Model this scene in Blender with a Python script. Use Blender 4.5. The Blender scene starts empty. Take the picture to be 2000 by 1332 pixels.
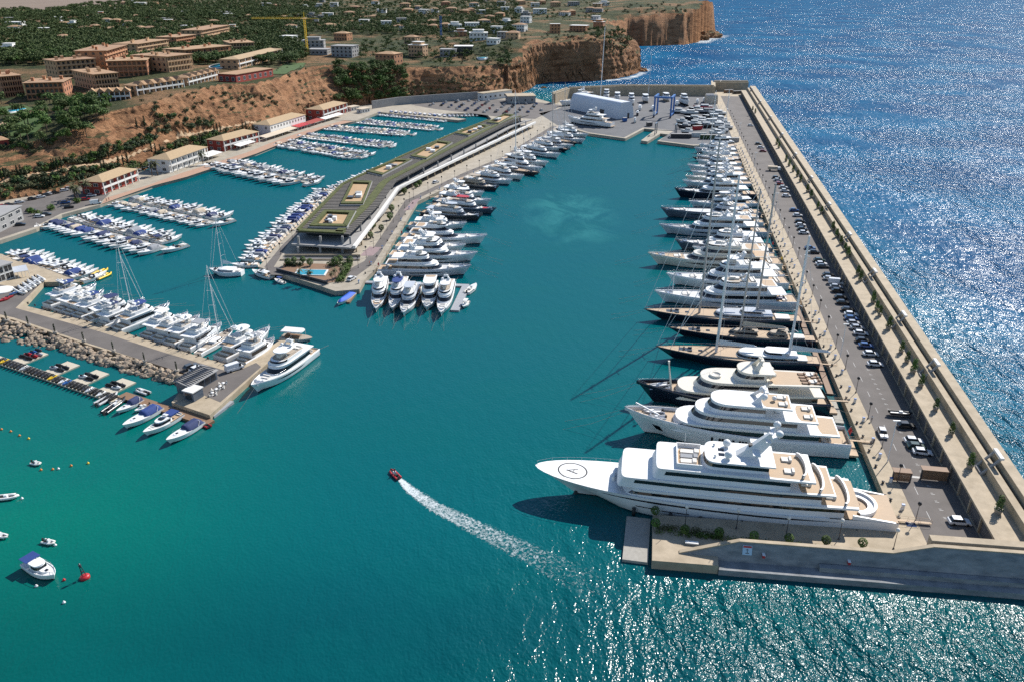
import bpy, bmesh, math, random
import numpy as np
from mathutils import Vector, Matrix, noise as mnoise
R = math.radians
rnd = random.Random(7)
scene = bpy.context.scene
COL = scene.collection
# ------------------------------------------------------------------ camera
CAM_H, PITCH, FPX = 105.0, R(24.7), 1556.0
cam_d = bpy.data.cameras.new('camera')
cam = bpy.data.objects.new('camera', cam_d); COL.objects.link(cam)
cam.location = (0, 0, CAM_H); cam.rotation_euler = (math.pi / 2 - PITCH, 0, 0)
cam_d.sensor_width = 36.0; cam_d.lens = 28.0; cam_d.clip_start = 1.0; cam_d.clip_end = 60000
scene.camera = cam
# ------------------------------------------------------------------ sky + sun
SUN_AZ, SUN_EL = R(41), R(40)
w = bpy.data.worlds.new('World'); scene.world = w; w.use_nodes = True
wn = w.node_tree.nodes; wl = w.node_tree.links
bg = wn['Background']; sky = wn.new('ShaderNodeTexSky'); sky.sky_type = 'NISHITA'; sky.sun_disc = False
sky.sun_elevation = SUN_EL; sky.sun_rotation = SUN_AZ; sky.air_density = 1.0; sky.dust_density = 0.1; sky.ozone_density = 2.0
wl.new(sky.outputs[0], bg.inputs[0]); bg.inputs[1].default_value = 0.095
sun_d = bpy.data.lights.new('sun', 'SUN'); sun_d.energy = 4.8; sun_d.angle = R(0.5); sun_d.color = (1, 0.955, 0.89)
sun = bpy.data.objects.new('sun', sun_d); COL.objects.link(sun)
sdir = Vector((math.sin(SUN_AZ) * math.cos(SUN_EL), math.cos(SUN_AZ) * math.cos(SUN_EL), math.sin(SUN_EL)))
sun.rotation_euler = sdir.to_track_quat('Z', 'Y').to_euler(); sun.location = (0, 0, 300)
vs = scene.view_settings; vs.view_transform = 'Standard'; vs.look = 'None'; vs.exposure = 0.5; vs.gamma = 1; vs.use_curve_mapping = False
scene.cycles.use_denoising = False
try: scene.cycles.denoiser = 'OPENIMAGEDENOISE'
except Exception: pass
scene.cycles.sample_clamp_indirect = .35; scene.cycles.blur_glossy = 4.0; scene.cycles.max_bounces = 6; scene.cycles.diffuse_bounces = 3; scene.cycles.glossy_bounces = 3; scene.cycles.transparent_max_bounces = 12
scene.cycles.caustics_reflective = False; scene.cycles.caustics_refractive = False

# ------------------------------------------------------------------ helpers
def P(px, py, z=0.0):                       # where the line of sight through a photo pixel meets the level z
    u = (px - 1000) / FPX; v = (py - 666) / FPX
    d = Vector((u, math.cos(PITCH) - v * math.sin(PITCH), -math.sin(PITCH) - v * math.cos(PITCH)))
    s = (z - CAM_H) / d.z
    return Vector((d.x * s, d.y * s, z))
def P2(px, py, z=0.0):
    p = P(px, py, z); return Vector((p.x, p.y))

MATS = {}
def mat(name, col, rough=0.6, var=0.12, scale=1.5, metal=0.0, bump=0.0, bscale=None, col2=None, spec=0.5, coord='Object', rand=0.0, stretch=(1,1,1), detail=4.0, coat=0.0, contrast=0.0):
    """Principled material whose colour wanders with noise; rand varies it per object."""
    if name in MATS: return MATS[name]
    m = bpy.data.materials.new(name); m.use_nodes = True
    nt = m.node_tree; N = nt.nodes; L = nt.links; b = N['Principled BSDF']
    b.inputs['Roughness'].default_value = rough; b.inputs['Metallic'].default_value = metal
    b.inputs['Specular IOR Level'].default_value = spec
    if coat: b.inputs['Coat Weight'].default_value = coat
    tc = N.new('ShaderNodeTexCoord'); mp = N.new('ShaderNodeMapping'); mp.inputs['Scale'].default_value = stretch
    if coord == 'World':
        g = N.new('ShaderNodeNewGeometry'); L.new(g.outputs['Position'], mp.inputs['Vector'])
    else: L.new(tc.outputs[coord], mp.inputs['Vector'])
    nz = N.new('ShaderNodeTexNoise'); nz.inputs['Scale'].default_value = scale; nz.inputs['Detail'].default_value = detail
    nz.inputs['Roughness'].default_value = 0.65
    L.new(mp.outputs[0], nz.inputs['Vector'])
    mx = N.new('ShaderNodeMix'); mx.data_type = 'RGBA'
    c = Vector(col)
    if col2 is None: a_, b_ = c * (1 - var), c * (1 + var)
    else: a_, b_ = c, Vector(col2)
    mx.inputs[6].default_value = (*a_, 1); mx.inputs[7].default_value = (*b_, 1)
    mr = N.new('ShaderNodeMapRange'); k = 0.25 - 0.2 * contrast
    mr.inputs[1].default_value = 0.5 - k; mr.inputs[2].default_value = 0.5 + k
    L.new(nz.outputs[0], mr.inputs[0]); L.new(mr.outputs[0], mx.inputs[0])
    out = mx.outputs[2]
    if rand:
        oi = N.new('ShaderNodeObjectInfo'); hs = N.new('ShaderNodeHueSaturation')
        r1 = N.new('ShaderNodeMapRange'); r1.inputs[3].default_value = 1 - rand; r1.inputs[4].default_value = 1 + rand
        L.new(oi.outputs['Random'], r1.inputs[0]); L.new(r1.outputs[0], hs.inputs['Value'])
        r2 = N.new('ShaderNodeMapRange'); r2.inputs[3].default_value = 0.5 - rand * .05; r2.inputs[4].default_value = 0.5 + rand * .05
        L.new(oi.outputs['Random'], r2.inputs[0]); L.new(r2.outputs[0], hs.inputs['Hue'])
        L.new(out, hs.inputs['Color']); out = hs.outputs[0]
    L.new(out, b.inputs['Base Color'])
    if bump:
        n2 = N.new('ShaderNodeTexNoise'); n2.inputs['Scale'].default_value = bscale or scale * 3; n2.inputs['Detail'].default_value = 5
        L.new(mp.outputs[0], n2.inputs['Vector'])
        bp = N.new('ShaderNodeBump'); bp.inputs['Distance'].default_value = bump; bp.inputs['Strength'].default_value = 1
        L.new(n2.outputs[0], bp.inputs['Height']); L.new(bp.outputs[0], b.inputs['Normal'])
    MATS[name] = m; return m

class MB:
    """Collects faces of one mesh; faces may carry a material slot."""
    def __init__(s): s.v = []; s.f = []; s.m = []; s.s = []
    def add(s, verts, faces, mi=0, smooth=False, M=None):
        o = len(s.v)
        s.v += [tuple(M @ Vector(q)) for q in verts] if M is not None else [tuple(q) for q in verts]
        for f in faces: s.f.append([i + o for i in f]); s.m.append(mi); s.s.append(smooth)
    def box(s, x0, x1, y0, y1, z0, z1, mi=0, M=None, top=1.0):
        cx, cy = (x0 + x1) / 2, (y0 + y1) / 2; hx, hy = (x1 - x0) / 2, (y1 - y0) / 2
        v = [(cx + a * hx * t, cy + b * hy * t, z) for z, t in ((z0, 1), (z1, top)) for a, b in ((-1,-1),(1,-1),(1,1),(-1,1))]
        s.add(v, [(3,2,1,0),(4,5,6,7),(0,1,5,4),(1,2,6,5),(2,3,7,6),(3,0,4,7)], mi, False, M)
    def prism(s, poly, z0, z1, mi=0, mi_top=None, M=None, bottom=True, z1s=None):
        n = len(poly); a = sum(poly[i][0] * poly[(i+1) % n][1] - poly[(i+1) % n][0] * poly[i][1] for i in range(n))
        poly = list(poly)
        if a < 0: poly.reverse(); z1s = list(reversed(z1s)) if z1s else None
        v = [(p[0], p[1], z0) for p in poly] + [(p[0], p[1], z1s[i] if z1s else z1) for i, p in enumerate(poly)]
        s.add(v, [(i, (i+1) % n, n + (i+1) % n, n + i) for i in range(n)], mi, False, M)
        s.add(v[n:], [tuple(range(n))], mi if mi_top is None else mi_top, False, M)
        if bottom: s.add(v[:n], [tuple(reversed(range(n)))], mi, False, M)
    def loft(s, rings, mi=0, smooth=True, close=True, caps=(True, True), M=None):
        n = len(rings[0]); v = [q for r in rings for q in r]; f = []
        for k in range(len(rings) - 1):
            for i in range(n if close else n - 1):
                j = (i + 1) % n; f.append((k*n + i, k*n + j, (k+1)*n + j, (k+1)*n + i))
        s.add(v, f, mi, smooth, M)
        if caps[0]: s.add(rings[0], [tuple(reversed(range(n)))], mi, False, M)
        if caps[1]: s.add(rings[-1], [tuple(range(n))], mi, False, M)
    def tube(s, pts, r, n=6, mi=0, M=None, r2=None):
        pts = [Vector(p) for p in pts]; rings = []
        for i, p in enumerate(pts):
            d = (pts[min(i+1, len(pts)-1)] - pts[max(i-1, 0)]).normalized()
            a = d.orthogonal().normalized(); b = d.cross(a)
            rr = r if r2 is None else r + (r2 - r) * i / (len(pts) - 1)
            rings.append([p + (a * math.cos(t) + b * math.sin(t)) * rr for t in [2*math.pi*k/n for k in range(n)]])
        s.loft(rings, mi, True, True, (True, True), M)
    def lathe(s, prof, n=12, mi=0, M=None, smooth=True):
        rings = [[(r * math.cos(2*math.pi*k/n), r * math.sin(2*math.pi*k/n), z) for k in range(n)] for r, z in prof]
        s.loft(rings, mi, smooth, True, (True, True), M)
    def ball(s, c, r, n=10, mi=0, sz=1.0, M=None):
        prof = [(max(r * math.sin(math.pi*k/6), 0.001), -r * sz * math.cos(math.pi*k/6)) for k in range(7)]
        T = Matrix.Translation(c); s.lathe(prof, n, mi, T if M is None else M @ T)
    def build(s, name, mats, parent=None):
        me = bpy.data.meshes.new(name); me.from_pydata(s.v, [], s.f)
        for m in (mats if isinstance(mats, (list, tuple)) else [mats]): me.materials.append(m)
        me.polygons.foreach_set('material_index', s.m); me.polygons.foreach_set('use_smooth', s.s); me.update()
        o = bpy.data.objects.new(name, me); COL.objects.link(o)
        if parent: o.parent = parent
        return o
def tag(o, label=None, cat=None, group=None, kind=None):
    if label: o['label'] = label
    if cat: o['category'] = cat
    if group: o['group'] = group
    if kind: o['kind'] = kind
    return o
def thing(name, label, cat, loc=(0,0,0), rz=0.0, group=None):
    o = bpy.data.objects.new(name, None); COL.objects.link(o); o.empty_display_size = 0.5
    o.location = loc; o.rotation_euler = (0, 0, rz); return tag(o, label, cat, group)
def struct(name, mb, m): return tag(mb.build(name, m), kind='structure')
KIDS = {}
def kids(o):
    return [c for c in KIDS.get(o.name, [])]
def index_kids(o):
    KIDS[o.name] = list(o.children)
    for c in KIDS[o.name]: index_kids(c)
def copy_tree(o, parent=None):
    if o.name not in KIDS: index_kids(o)
    c = o.copy(); COL.objects.link(c)
    if parent: c.parent = parent
    for ch in KIDS[o.name]: copy_tree(ch, c)
    return c
def hide_tree(o):                            # remove a pattern after its copies are made
    if o.name not in KIDS: index_kids(o)
    for ch in KIDS[o.name]: hide_tree(ch)
    bpy.data.objects.remove(o)
def put(o, loc, rz=0.0, sc=None, label=None, group=None):
    o.location = loc; o.rotation_euler = (0, 0, rz)
    if sc is not None: o.scale = (sc, sc, sc) if not hasattr(sc, '__len__') else sc
    if label: o['label'] = label
    if group: o['group'] = group
    return o
ORD = 'first second third fourth fifth sixth seventh eighth ninth tenth eleventh twelfth thirteenth fourteenth fifteenth sixteenth seventeenth eighteenth nineteenth twentieth'.split()
def ordn(i):
    if i < 20: return ORD[i]
    t = ['twenty', 'thirty', 'forty', 'fifty', 'sixty', 'seventy', 'eighty', 'ninety']; n = i + 1
    if n % 10 == 0: return ['twentieth','thirtieth','fortieth','fiftieth','sixtieth','seventieth','eightieth','ninetieth'][n // 10 - 2]
    return t[n // 10 - 2] + '-' + ORD[n % 10 - 1]
def lerp(a, b, t): return a + (b - a) * t
def along(pts, t):                           # point and direction at fraction t of a polyline
    seg = [(pts[i+1] - pts[i]).length for i in range(len(pts) - 1)]; L = sum(seg) * t
    for i, s_ in enumerate(seg):
        if L <= s_ or i == len(seg) - 1:
            d = (pts[i+1] - pts[i]).normalized(); return pts[i] + d * L, d
        L -= s_

# ------------------------------------------------------------------ shared materials
M = {
 'concrete': mat('concrete', (.3,.242,.165), .85, scale=.35, col2=(.47,.385,.275), coord='World', bump=.02, bscale=4),
 'paving': mat('pale paving', (.27,.235,.18), .85, scale=.25, col2=(.42,.37,.295), coord='World', bump=.01, bscale=5),
 'shadewall': mat('stained shade toned sea wall concrete', (.13,.145,.155), .9, scale=.3, col2=(.33,.335,.335), coord='World', stretch=(1,1,3), bump=.05, bscale=2),  # stained concrete, base darkened and blued to paint in the end wall's shade
 'asphalt': mat('grey asphalt', (.098,.087,.08), .9, scale=.12, col2=(.16,.142,.13), coord='World', bump=.01, bscale=8),
 'yard': mat('dark yard asphalt', (.075,.078,.085), .85, scale=.1, col2=(.125,.125,.13), coord='World'),
 'brick': mat('red brick paving', (.34,.2,.135), .9, scale=1.2, col2=(.45,.29,.2), coord='World'),
 'pinkpave': mat('pink paving', (.24,.17,.17), .9, scale=1.5, col2=(.31,.23,.23), coord='World'),
 'white': mat('white gelcoat', (.78,.78,.77), .38, .03, scale=.4),
 'white_b': mat('white gelcoat aged', (.72,.71,.68), .3, .05, scale=.5, rand=.06),
 'cream': mat('warm cream paint', (.72,.67,.57), .25, .04, scale=.3, coat=.2),
 'silver': mat('silver grey paint', (.5,.52,.55), .25, .04, scale=.3, coat=.2),
 'navy': mat('dark navy hull paint', (.012,.016,.03), .15, .1, scale=.3, coat=.4),
 'grey_hull': mat('blue grey hull paint', (.09,.115,.15), .25, .06, scale=.3, coat=.2),
 'dkgrey': mat('dark grey hull paint', (.05,.05,.055), .25, .06, scale=.3, coat=.2),
 'glass': mat('dark tinted glass', (.012,.014,.018), .06, .1, scale=.3, spec=.7),
 'teak': mat('pale teak decking', (.42,.30,.19), .7, .16, scale=2.0, stretch=(.3,6,1)),
 'teak_grey': mat('weathered teak', (.37,.31,.245), .75, .15, scale=2.0, stretch=(.3,6,1)),
 'wood': mat('brown timber', (.22,.13,.075), .7, .25, scale=2.0, stretch=(.5,5,1)),
 'boot': mat('dark antifouling', (.02,.022,.028), .5, .2),
 'red': mat('red paint', (.45,.025,.03), .4, .1), 'yellow': mat('yellow plastic', (.75,.5,.03), .45, .1),
 'blue_cover': mat('royal blue canvas', (.015,.045,.19), .8, .15, scale=2, bump=.03),
 'navy_cover': mat('navy canvas', (.02,.035,.11), .8, .15, scale=2, bump=.03),
 'beige_cover': mat('beige canvas', (.55,.46,.35), .85, .08, scale=2, bump=.03),
 'grey_cover': mat('grey canvas', (.28,.29,.31), .85, .1, scale=2, bump=.03),
 'cushion': mat('off white cushions', (.68,.65,.6), .8, .06),
 'steel': mat('polished steel', (.55,.56,.58), .25, .05, metal=.9),
 'alu': mat('grey aluminium spar', (.74,.74,.74), .35, .05), 'carbon': mat('dark grey spar', (.42,.4,.38), .35, .1),
 'black': mat('black rubber', (.02,.02,.022), .6, .2), 'rope': mat('mooring rope', (.2,.19,.17), .9, .1),
 'rubber_grey': mat('grey inflatable tube', (.42,.42,.43), .55, .06),
 'trunk': mat('brown bark', (.12,.085,.06), .95, .25, scale=3),
 'pot': mat('stone pot', (.3,.27,.23), .85, .1), 'blue_steel': mat('blue painted steel', (.025,.12,.36), .4, .12),
 'rock': mat('warm limestone boulder', (.2,.15,.105), .95, scale=1.2, col2=(.42,.34,.255), coord='World', bump=.1, bscale=3, rand=.12),
 'terracotta': mat('terracotta stucco', (.42,.2,.105), .9, .12, scale=.25, coord='World', rand=.1),
 'ochre': mat('ochre stucco', (.47,.3,.175), .9, .1, scale=.25, coord='World', rand=.08),
 'white_wall': mat('white render', (.7,.69,.66), .9, .06, scale=.3, coord='World'),
 'grey_wall': mat('grey render', (.3,.295,.29), .9, .1, scale=.3, coord='World'),
 'tile': mat('clay roof tile', (.36,.22,.125), .9, .2, scale=.8, coord='World', rand=.1),
 'tile_pale': mat('pale clay roof tile', (.4,.285,.165), .9, .18, scale=1.2, coord='World', bump=.05, bscale=6),
 'redwall': mat('dark red stucco', (.3,.045,.03), .8, .12, scale=.5),
 'window': mat('building window glass', (.03,.037,.045), .1, .3, scale=.6, spec=.6),
 'pool': mat('pool water', (.03,.3,.4), .05, .1, scale=1, bump=.02, bscale=3),
}
# ------------------------------------------------------------------ dike frame: s along the quay edge, n to the sea side
DO = Vector((78.98, 131.31)); DT = Vector((0.16893, 0.98563)); DN = Vector((0.98563, -0.16893))
def D(s, n): p = DO + DT * s + DN * n; return (p.x, p.y)
def wo(s): return 15.4 + 0.0145 * max(s, -20)          # the storage wall drifts outwards along the dike
SE = 668.0                                              # far end of the dike
# ------------------------------------------------------------------ water
def water_mat():
    m = bpy.data.materials.new('sea water'); m.use_nodes = True; nt = m.node_tree; N = nt.nodes; L = nt.links; b = N['Principled BSDF']
    g = N.new('ShaderNodeNewGeometry'); sx = N.new('ShaderNodeSeparateXYZ'); L.new(g.outputs['Position'], sx.inputs[0])
    def math_(op, a, b_=None, c=None, clamp=False):
        n = N.new('ShaderNodeMath'); n.operation = op; n.use_clamp = clamp
        for i, q in enumerate((a, b_, c)):
            if q is None: continue
            if isinstance(q, (int, float)): n.inputs[i].default_value = q
            else: L.new(q, n.inputs[i])
        return n.outputs[0]
    def ramp(v, a, b_, lo=0.0, hi=1.0):
        n = N.new('ShaderNodeMapRange'); n.interpolation_type = 'SMOOTHSTEP'
        L.new(v, n.inputs[0])
        for i, q in enumerate((a, b_, lo, hi)): n.inputs[i + 1].default_value = q
        return n.outputs[0]
    def noise_(scale, detail=3, rough=.5, sc=(1,1,1), rot=0, dist=0.0):
        mp = N.new('ShaderNodeMapping'); mp.inputs['Scale'].default_value = sc; mp.inputs['Rotation'].default_value = (0, 0, rot)
        L.new(g.outputs['Position'], mp.inputs[0])
        n = N.new('ShaderNodeTexNoise'); n.inputs['Scale'].default_value = scale; n.inputs['Detail'].default_value = detail
        n.inputs['Roughness'].default_value = rough; n.inputs['Distortion'].default_value = dist; L.new(mp.outputs[0], n.inputs[0]); return n.outputs[0]
    def mixc(f, a, b_):
        n = N.new('ShaderNodeMix'); n.data_type = 'RGBA'
        L.new(f, n.inputs[0])
        for i, q in ((6, a), (7, b_)):
            if isinstance(q, tuple): n.inputs[i].default_value = (*q, 1)
            else: L.new(q, n.inputs[i])
        return n.outputs[2]
    X, Y = sx.outputs[0], sx.outputs[1]
    # open sea lies beyond the dike and beyond the north wall
    dn = math_('ADD', math_('MULTIPLY', math_('SUBTRACT', X, DO.x), DN.x), math_('MULTIPLY', math_('SUBTRACT', Y, DO.y), DN.y))
    off = math_('MULTIPLY', math_('SUBTRACT', Y, 131), .0145)
    sea1 = math_('GREATER_THAN', math_('SUBTRACT', dn, off), 20)
    sea2 = math_('MULTIPLY', math_('GREATER_THAN', Y, 757), math_('GREATER_THAN', X, 2))
    sea = math_('MAXIMUM', sea1, sea2)
    # wind chop comes in past the dike head
    chop = math_('MULTIPLY', ramp(Y, 128, 112), ramp(X, -25, 60))
    swim = math_('MULTIPLY', ramp(Y, 185, 95), ramp(X, -55, 45, 0, .4))
    rough_f = math_('MAXIMUM', sea, math_('MAXIMUM', math_('MULTIPLY', chop, .8), swim))
    basin = ramp(X, -150, 10); green = (0.0, .14, .1); teal = (0.0, .095, .108); blue = (0.0, .088, .115)
    nearleft = math_('MULTIPLY', ramp(X, -25, -110), ramp(Y, 240, 120))
    c = mixc(nearleft, teal, green)
    c = mixc(math_('MULTIPLY', ramp(Y, 170, 420), .8), c, blue)
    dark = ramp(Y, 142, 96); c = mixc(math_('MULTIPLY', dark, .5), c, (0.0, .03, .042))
    cl = noise_(.022, 4, .6, (1,1.8,1)); c = mixc(ramp(cl, .42, .68, 0, .3), c, (0.0, .1, .1))
    # pale stirred-up silt in the middle basin
    px_, py_ = P2(1115, 420); d2 = math_('ADD', math_('POWER', math_('DIVIDE', math_('SUBTRACT', X, px_), 24), 2.0), math_('POWER', math_('DIVIDE', math_('SUBTRACT', Y, py_), 52), 2.0))
    silt = math_('MULTIPLY', ramp(d2, 1.3, 0.0), ramp(noise_(.05, 5, .65, (1,.6,1), dist=1.2), .4, .66)); c = mixc(math_('MULTIPLY', silt, .38), c, (.05, .27, .26))
    seac = mixc(ramp(noise_(.012, 4, .6), .35, .7), (0.0, .06, .16), (0.004, .11, .23))
    shal = math_('MULTIPLY', ramp(Y, 905, 760), ramp(X, 190, 60)); seac = mixc(math_('MULTIPLY', shal, .75), seac, (0.0, .12, .12))
    c = mixc(sea, c, seac)
    # a few wind-blown crests far out
    cap = math_('MULTIPLY', math_('MULTIPLY', ramp(noise_(.16, 6, .7, (1,.42,1), .35), .63, .72), ramp(noise_(.025, 2), .45, .6)), math_('MULTIPLY', sea, .8))
    c = mixc(cap, c, (.7, .74, .76))
    L.new(c, b.inputs['Base Color'])
    N.remove(b); df = N.new('ShaderNodeBsdfDiffuse'); gl = N.new('ShaderNodeBsdfGlossy'); ms = N.new('ShaderNodeMixShader'); fr = N.new('ShaderNodeFresnel'); fr.inputs['IOR'].default_value = 1.33
    L.new(c, df.inputs['Color']); L.new(ramp(rough_f, 0, 1, .16, .23), gl.inputs['Roughness']); L.new(math_('MINIMUM', fr.outputs[0], ramp(sea, 0, 1, .085, .07)), ms.inputs[0]); L.new(df.outputs[0], ms.inputs[1]); L.new(gl.outputs[0], ms.inputs[2]); L.new(ms.outputs[0], N['Material Output'].inputs[0])
    # waves: ripples everywhere, steeper the rougher the water
    rp = noise_(1.9, 1, .5, (1,.7,1), .5); wv = noise_(.4, 2, .55, (1,.5,1), .45); sw = noise_(.07, 2, .5, (1,.4,1), .3)
    hb = math_('ADD', math_('MULTIPLY', rp, .07), math_('MULTIPLY', wv, .13))
    w2 = noise_(.17, 2, .55, (1,.45,1), .2); gust = ramp(noise_(.014, 3, .6, (1,.7,1)), .36, .62, .45, 1.35)
    z0 = lambda q, k: math_('MULTIPLY', math_('SUBTRACT', q, .5), k)
    hs = math_('ADD', math_('ADD', z0(rp, .5), z0(wv, 1.7)), math_('ADD', z0(sw, 3.2), z0(w2, 2.4)))
    hs = math_('MULTIPLY', hs, gust)
    mixh = N.new('ShaderNodeMix'); L.new(rough_f, mixh.inputs[0]); L.new(hb, mixh.inputs[2]); L.new(hs, mixh.inputs[3])
    bp = N.new('ShaderNodeBump'); bp.inputs['Distance'].default_value = 1.0; bp.inputs['Strength'].default_value = 1.0
    L.new(mixh.outputs[0], bp.inputs['Height'])
    for q in (df, gl, fr): L.new(bp.outputs[0], q.inputs['Normal'])
    return m
mb = MB(); mb.add([(-30000, -3000, 0), (30000, -3000, 0), (30000, 50000, 0), (-30000, 50000, 0)], [(0, 1, 2, 3)])
struct('sea', mb, water_mat())

# ------------------------------------------------------------------ terrain: cliffs, terraces and the plateau
FOOT = [Vector(q) for q in ((-3200, 330), (-700, 330))] + [P2(x, y, 3) for x, y in ((-150, 425), (0, 388), (130, 367), (210, 345), (290, 320), (400, 288), (500, 266), (600, 226), (670, 208), (740, 200), (820, 195), (900, 191), (960, 187), (1000, 182))] \
     + [P2(x, y, 0) for x, y in ((1032, 176), (1045, 166), (1075, 161), (1110, 160), (1140, 159), (1170, 158), (1200, 155), (1225, 150), (1245, 143), (1251, 136), (1246, 126), (1225, 115), (1205, 106), (1203, 95), (1230, 89), (1260, 90), (1300, 89), (1340, 87), (1362, 82), (1372, 74))] \
     + [Vector(q) for q in ((395, 1640), (385, 1900), (330, 2400), (200, 3000), (-3200, 3200))]
BENCH = [Vector((-3200, 350)), Vector((-700, 350))] + [P2(*q) for q in ((-150, 392, 8), (0, 356, 8), (105, 336, 8.5), (210, 316, 9), (290, 291, 10), (345, 266, 11), (420, 245, 13), (500, 228, 14), (600, 219, 5), (670, 204, 4.5), (740, 196, 4.5), (820, 191, 5), (900, 187, 5), (990, 180, 4))]
TOPL = [(-700, 400, 15), (-3200, 420, 20)]
TOP3 = [(-150, 338, 15), (0, 303, 16), (60, 282, 19), (97, 268, 22), (126, 257, 24), (160, 246, 26), (195, 232, 27), (210, 217, 30), (260, 208, 31), (300, 198, 32), (360, 178, 33), (430, 164, 33), (500, 163, 31), (550, 150, 31), (600, 131, 32), (640, 126, 33), (672, 125, 34), (700, 132, 31), (740, 133, 29), (795, 132, 28), (850, 131, 28), (900, 130, 28), (950, 129, 26), (992, 128, 25), (1007, 110, 32), (1022, 88, 39), (1045, 77, 43), (1075, 73, 43), (1110, 70, 44), (1140, 68, 45), (1180, 78, 37), (1215, 92, 29), (1243, 107, 17), (1238, 97, 18), (1217, 68, 37), (1195, 57, 40), (1180, 47, 42), (1150, 42, 42), (1200, 39, 38), (1225, 27, 46), (1262, 15, 54), (1300, 14, 55), (1340, 17, 53), (1374, 34, 41)]
TOP = [Vector((-3200, 420)), Vector((-700, 400))] + [P2(*q) for q in TOP3] + [Vector(q) for q in ((362, 1560), (345, 1900), (260, 2500), (100, 2900), (-3200, 3050))]
CTRL = [(-3200, 420, 20), (-700, 400, 15)] + [(*P2(*q), q[2]) for q in TOP3] + [(362, 1560, 62), (345, 1900, 75), (260, 2500, 75), (100, 2900, 70), (-3200, 3050, 45),
        (-400, 1500, 43), (0, 1100, 40), (0, 1500, 46), (-800, 2000, 46), (-800, 1000, 40), (150, 1300, 44), (-300, 700, 35), (-150, 900, 36), (-600, 600, 31), (-2000, 1500, 46), (0, 2500, 55), (150, 2000, 62), (-480, 800, 36), (-100, 1250, 41), (100, 1000, 43), (-400, 480, 20), (250, 1550, 60)]
def axis(lo, a, b, hi, fine, g):
    mid = list(np.arange(a, b, fine)); right = [b]; st = fine
    while right[-1] < hi: st *= g; right.append(right[-1] + st)
    left = [a]; st = fine
    while left[-1] > lo: st *= g; left.append(left[-1] - st)
    return np.array(left[::-1] + mid[1:] + right)
AX = axis(-3100, -330, 400, 700, 2.4, 1.07); AY = axis(300, 380, 1060, 3000, 2.4, 1.035)
GX, GY = np.meshgrid(AX, AY)
def inside(poly):
    r = np.zeros(GX.shape, bool); n = len(poly)
    for i in range(n):
        (x1, y1), (x2, y2) = poly[i], poly[(i + 1) % n]
        c = ((y1 > GY) != (y2 > GY)); r ^= c & (GX < (x2 - x1) * (GY - y1) / ((y2 - y1) if y2 != y1 else 1e-9) + x1)
    return r
def dist(poly, closed=True):
    d = np.full(GX.shape, 1e9); n = len(poly)
    for i in range(n if closed else n - 1):
        (x1, y1), (x2, y2) = poly[i], poly[(i + 1) % n]; dx, dy = x2 - x1, y2 - y1
        t = np.clip(((GX - x1) * dx + (GY - y1) * dy) / (dx * dx + dy * dy + 1e-9), 0, 1)
        d = np.minimum(d, np.hypot(GX - x1 - t * dx, GY - y1 - t * dy))
    return d
def vnoise(scale, seed, oct=4, gx=None, gy=None):
    """numpy value noise over the grid, about -1..1"""
    gx = GX if gx is None else gx; gy = GY if gy is None else gy
    r_ = np.random.RandomState(seed); T = r_.rand(256, 256) * 2 - 1; tot = np.zeros(gx.shape); a = 1.0; s_ = scale; nrm = 0
    for o in range(oct):
        x = gx / s_ + 37.1 * o; y = gy / s_ + 91.7 * o; xi = np.floor(x).astype(int); yi = np.floor(y).astype(int); fx = x - xi; fy = y - yi
        fx = fx * fx * (3 - 2 * fx); fy = fy * fy * (3 - 2 * fy)
        g = lambda i, j: T[(xi + i) % 256, (yi + j) % 256]
        tot += a * ((g(0,0) * (1-fx) + g(1,0) * fx) * (1-fy) + (g(0,1) * (1-fx) + g(1,1) * fx) * fy); nrm += a; a *= .55; s_ *= .5
    return tot / nrm
fi, ti = inside(FOOT), inside(TOP)
wob = vnoise(17, 3, 5) * 1.5
dF = np.where(fi, dist(FOOT), 0); dT = np.where(ti, 0, dist(TOP))
dFw = np.maximum(dF + wob * np.minimum(dF, 5.0), 0); dTw = np.maximum(dT + vnoise(13, 5, 5) * 1.6 * np.minimum(dT, 6.0), 0)
num = np.zeros(GX.shape); den = np.zeros(GX.shape)
for x, y, z in CTRL:
    wgt = 1 / ((GX - x) ** 2 + (GY - y) ** 2 + 150.0) ** 1.5; num += wgt * z; den += wgt
ZL = num / den + vnoise(90, 11, 3) * 1.5 * np.where(ti, np.minimum(dist(TOP) / 40, 1), 0)
seaside = (GX > -6) & (GY > 740)
zf = np.where(seaside, -1.5, 2.2)
t = dFw / (dFw + dTw + 1e-6)
zc_cliff = zf + (ZL - zf) * (.9 * np.clip(t / .33, 0, 1) ** .75 + .1 * t)                     # steep sea cliff
steps = vnoise(30, 21, 2)
zs = zc_cliff; k_ = 6.5; q_ = zs / k_ + steps * .25; fr = q_ - np.floor(q_)
zc_cliff = np.where(t < .97, zs + (np.clip((fr - .5) * 2.4 + .5, 0, 1) - fr) * k_ * .45, zs)   # rock ledges
dB = dist(BENCH, False)
hB = np.clip(8 + (GX + 256) * .035, 7, 13.5)
belowB = inside(FOOT[:16] + BENCH[::-1])
tb = dFw / (dFw + dB + 1e-6); tu = dB / (dB + dTw + 1e-6)
z_low = zf + (hB - zf) * np.clip(tb * 1.25, 0, 1) ** .8
ter = tu + .035 * np.sin(tu * 34 + steps * 2)                            # the slope above the road is cut in terraces
flat = np.clip((tu - .06) / .94, 0, 1)
z_up = hB + (ZL - hB) * np.clip(flat ** .8 + .02 * np.sin(flat * 40 + steps * 3) * (flat < .95), 0, 1)
mid = np.clip((GX + 140) / 60, 0, 1) * (GY > 640)                          # where the road meets the foot the slope is single
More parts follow.
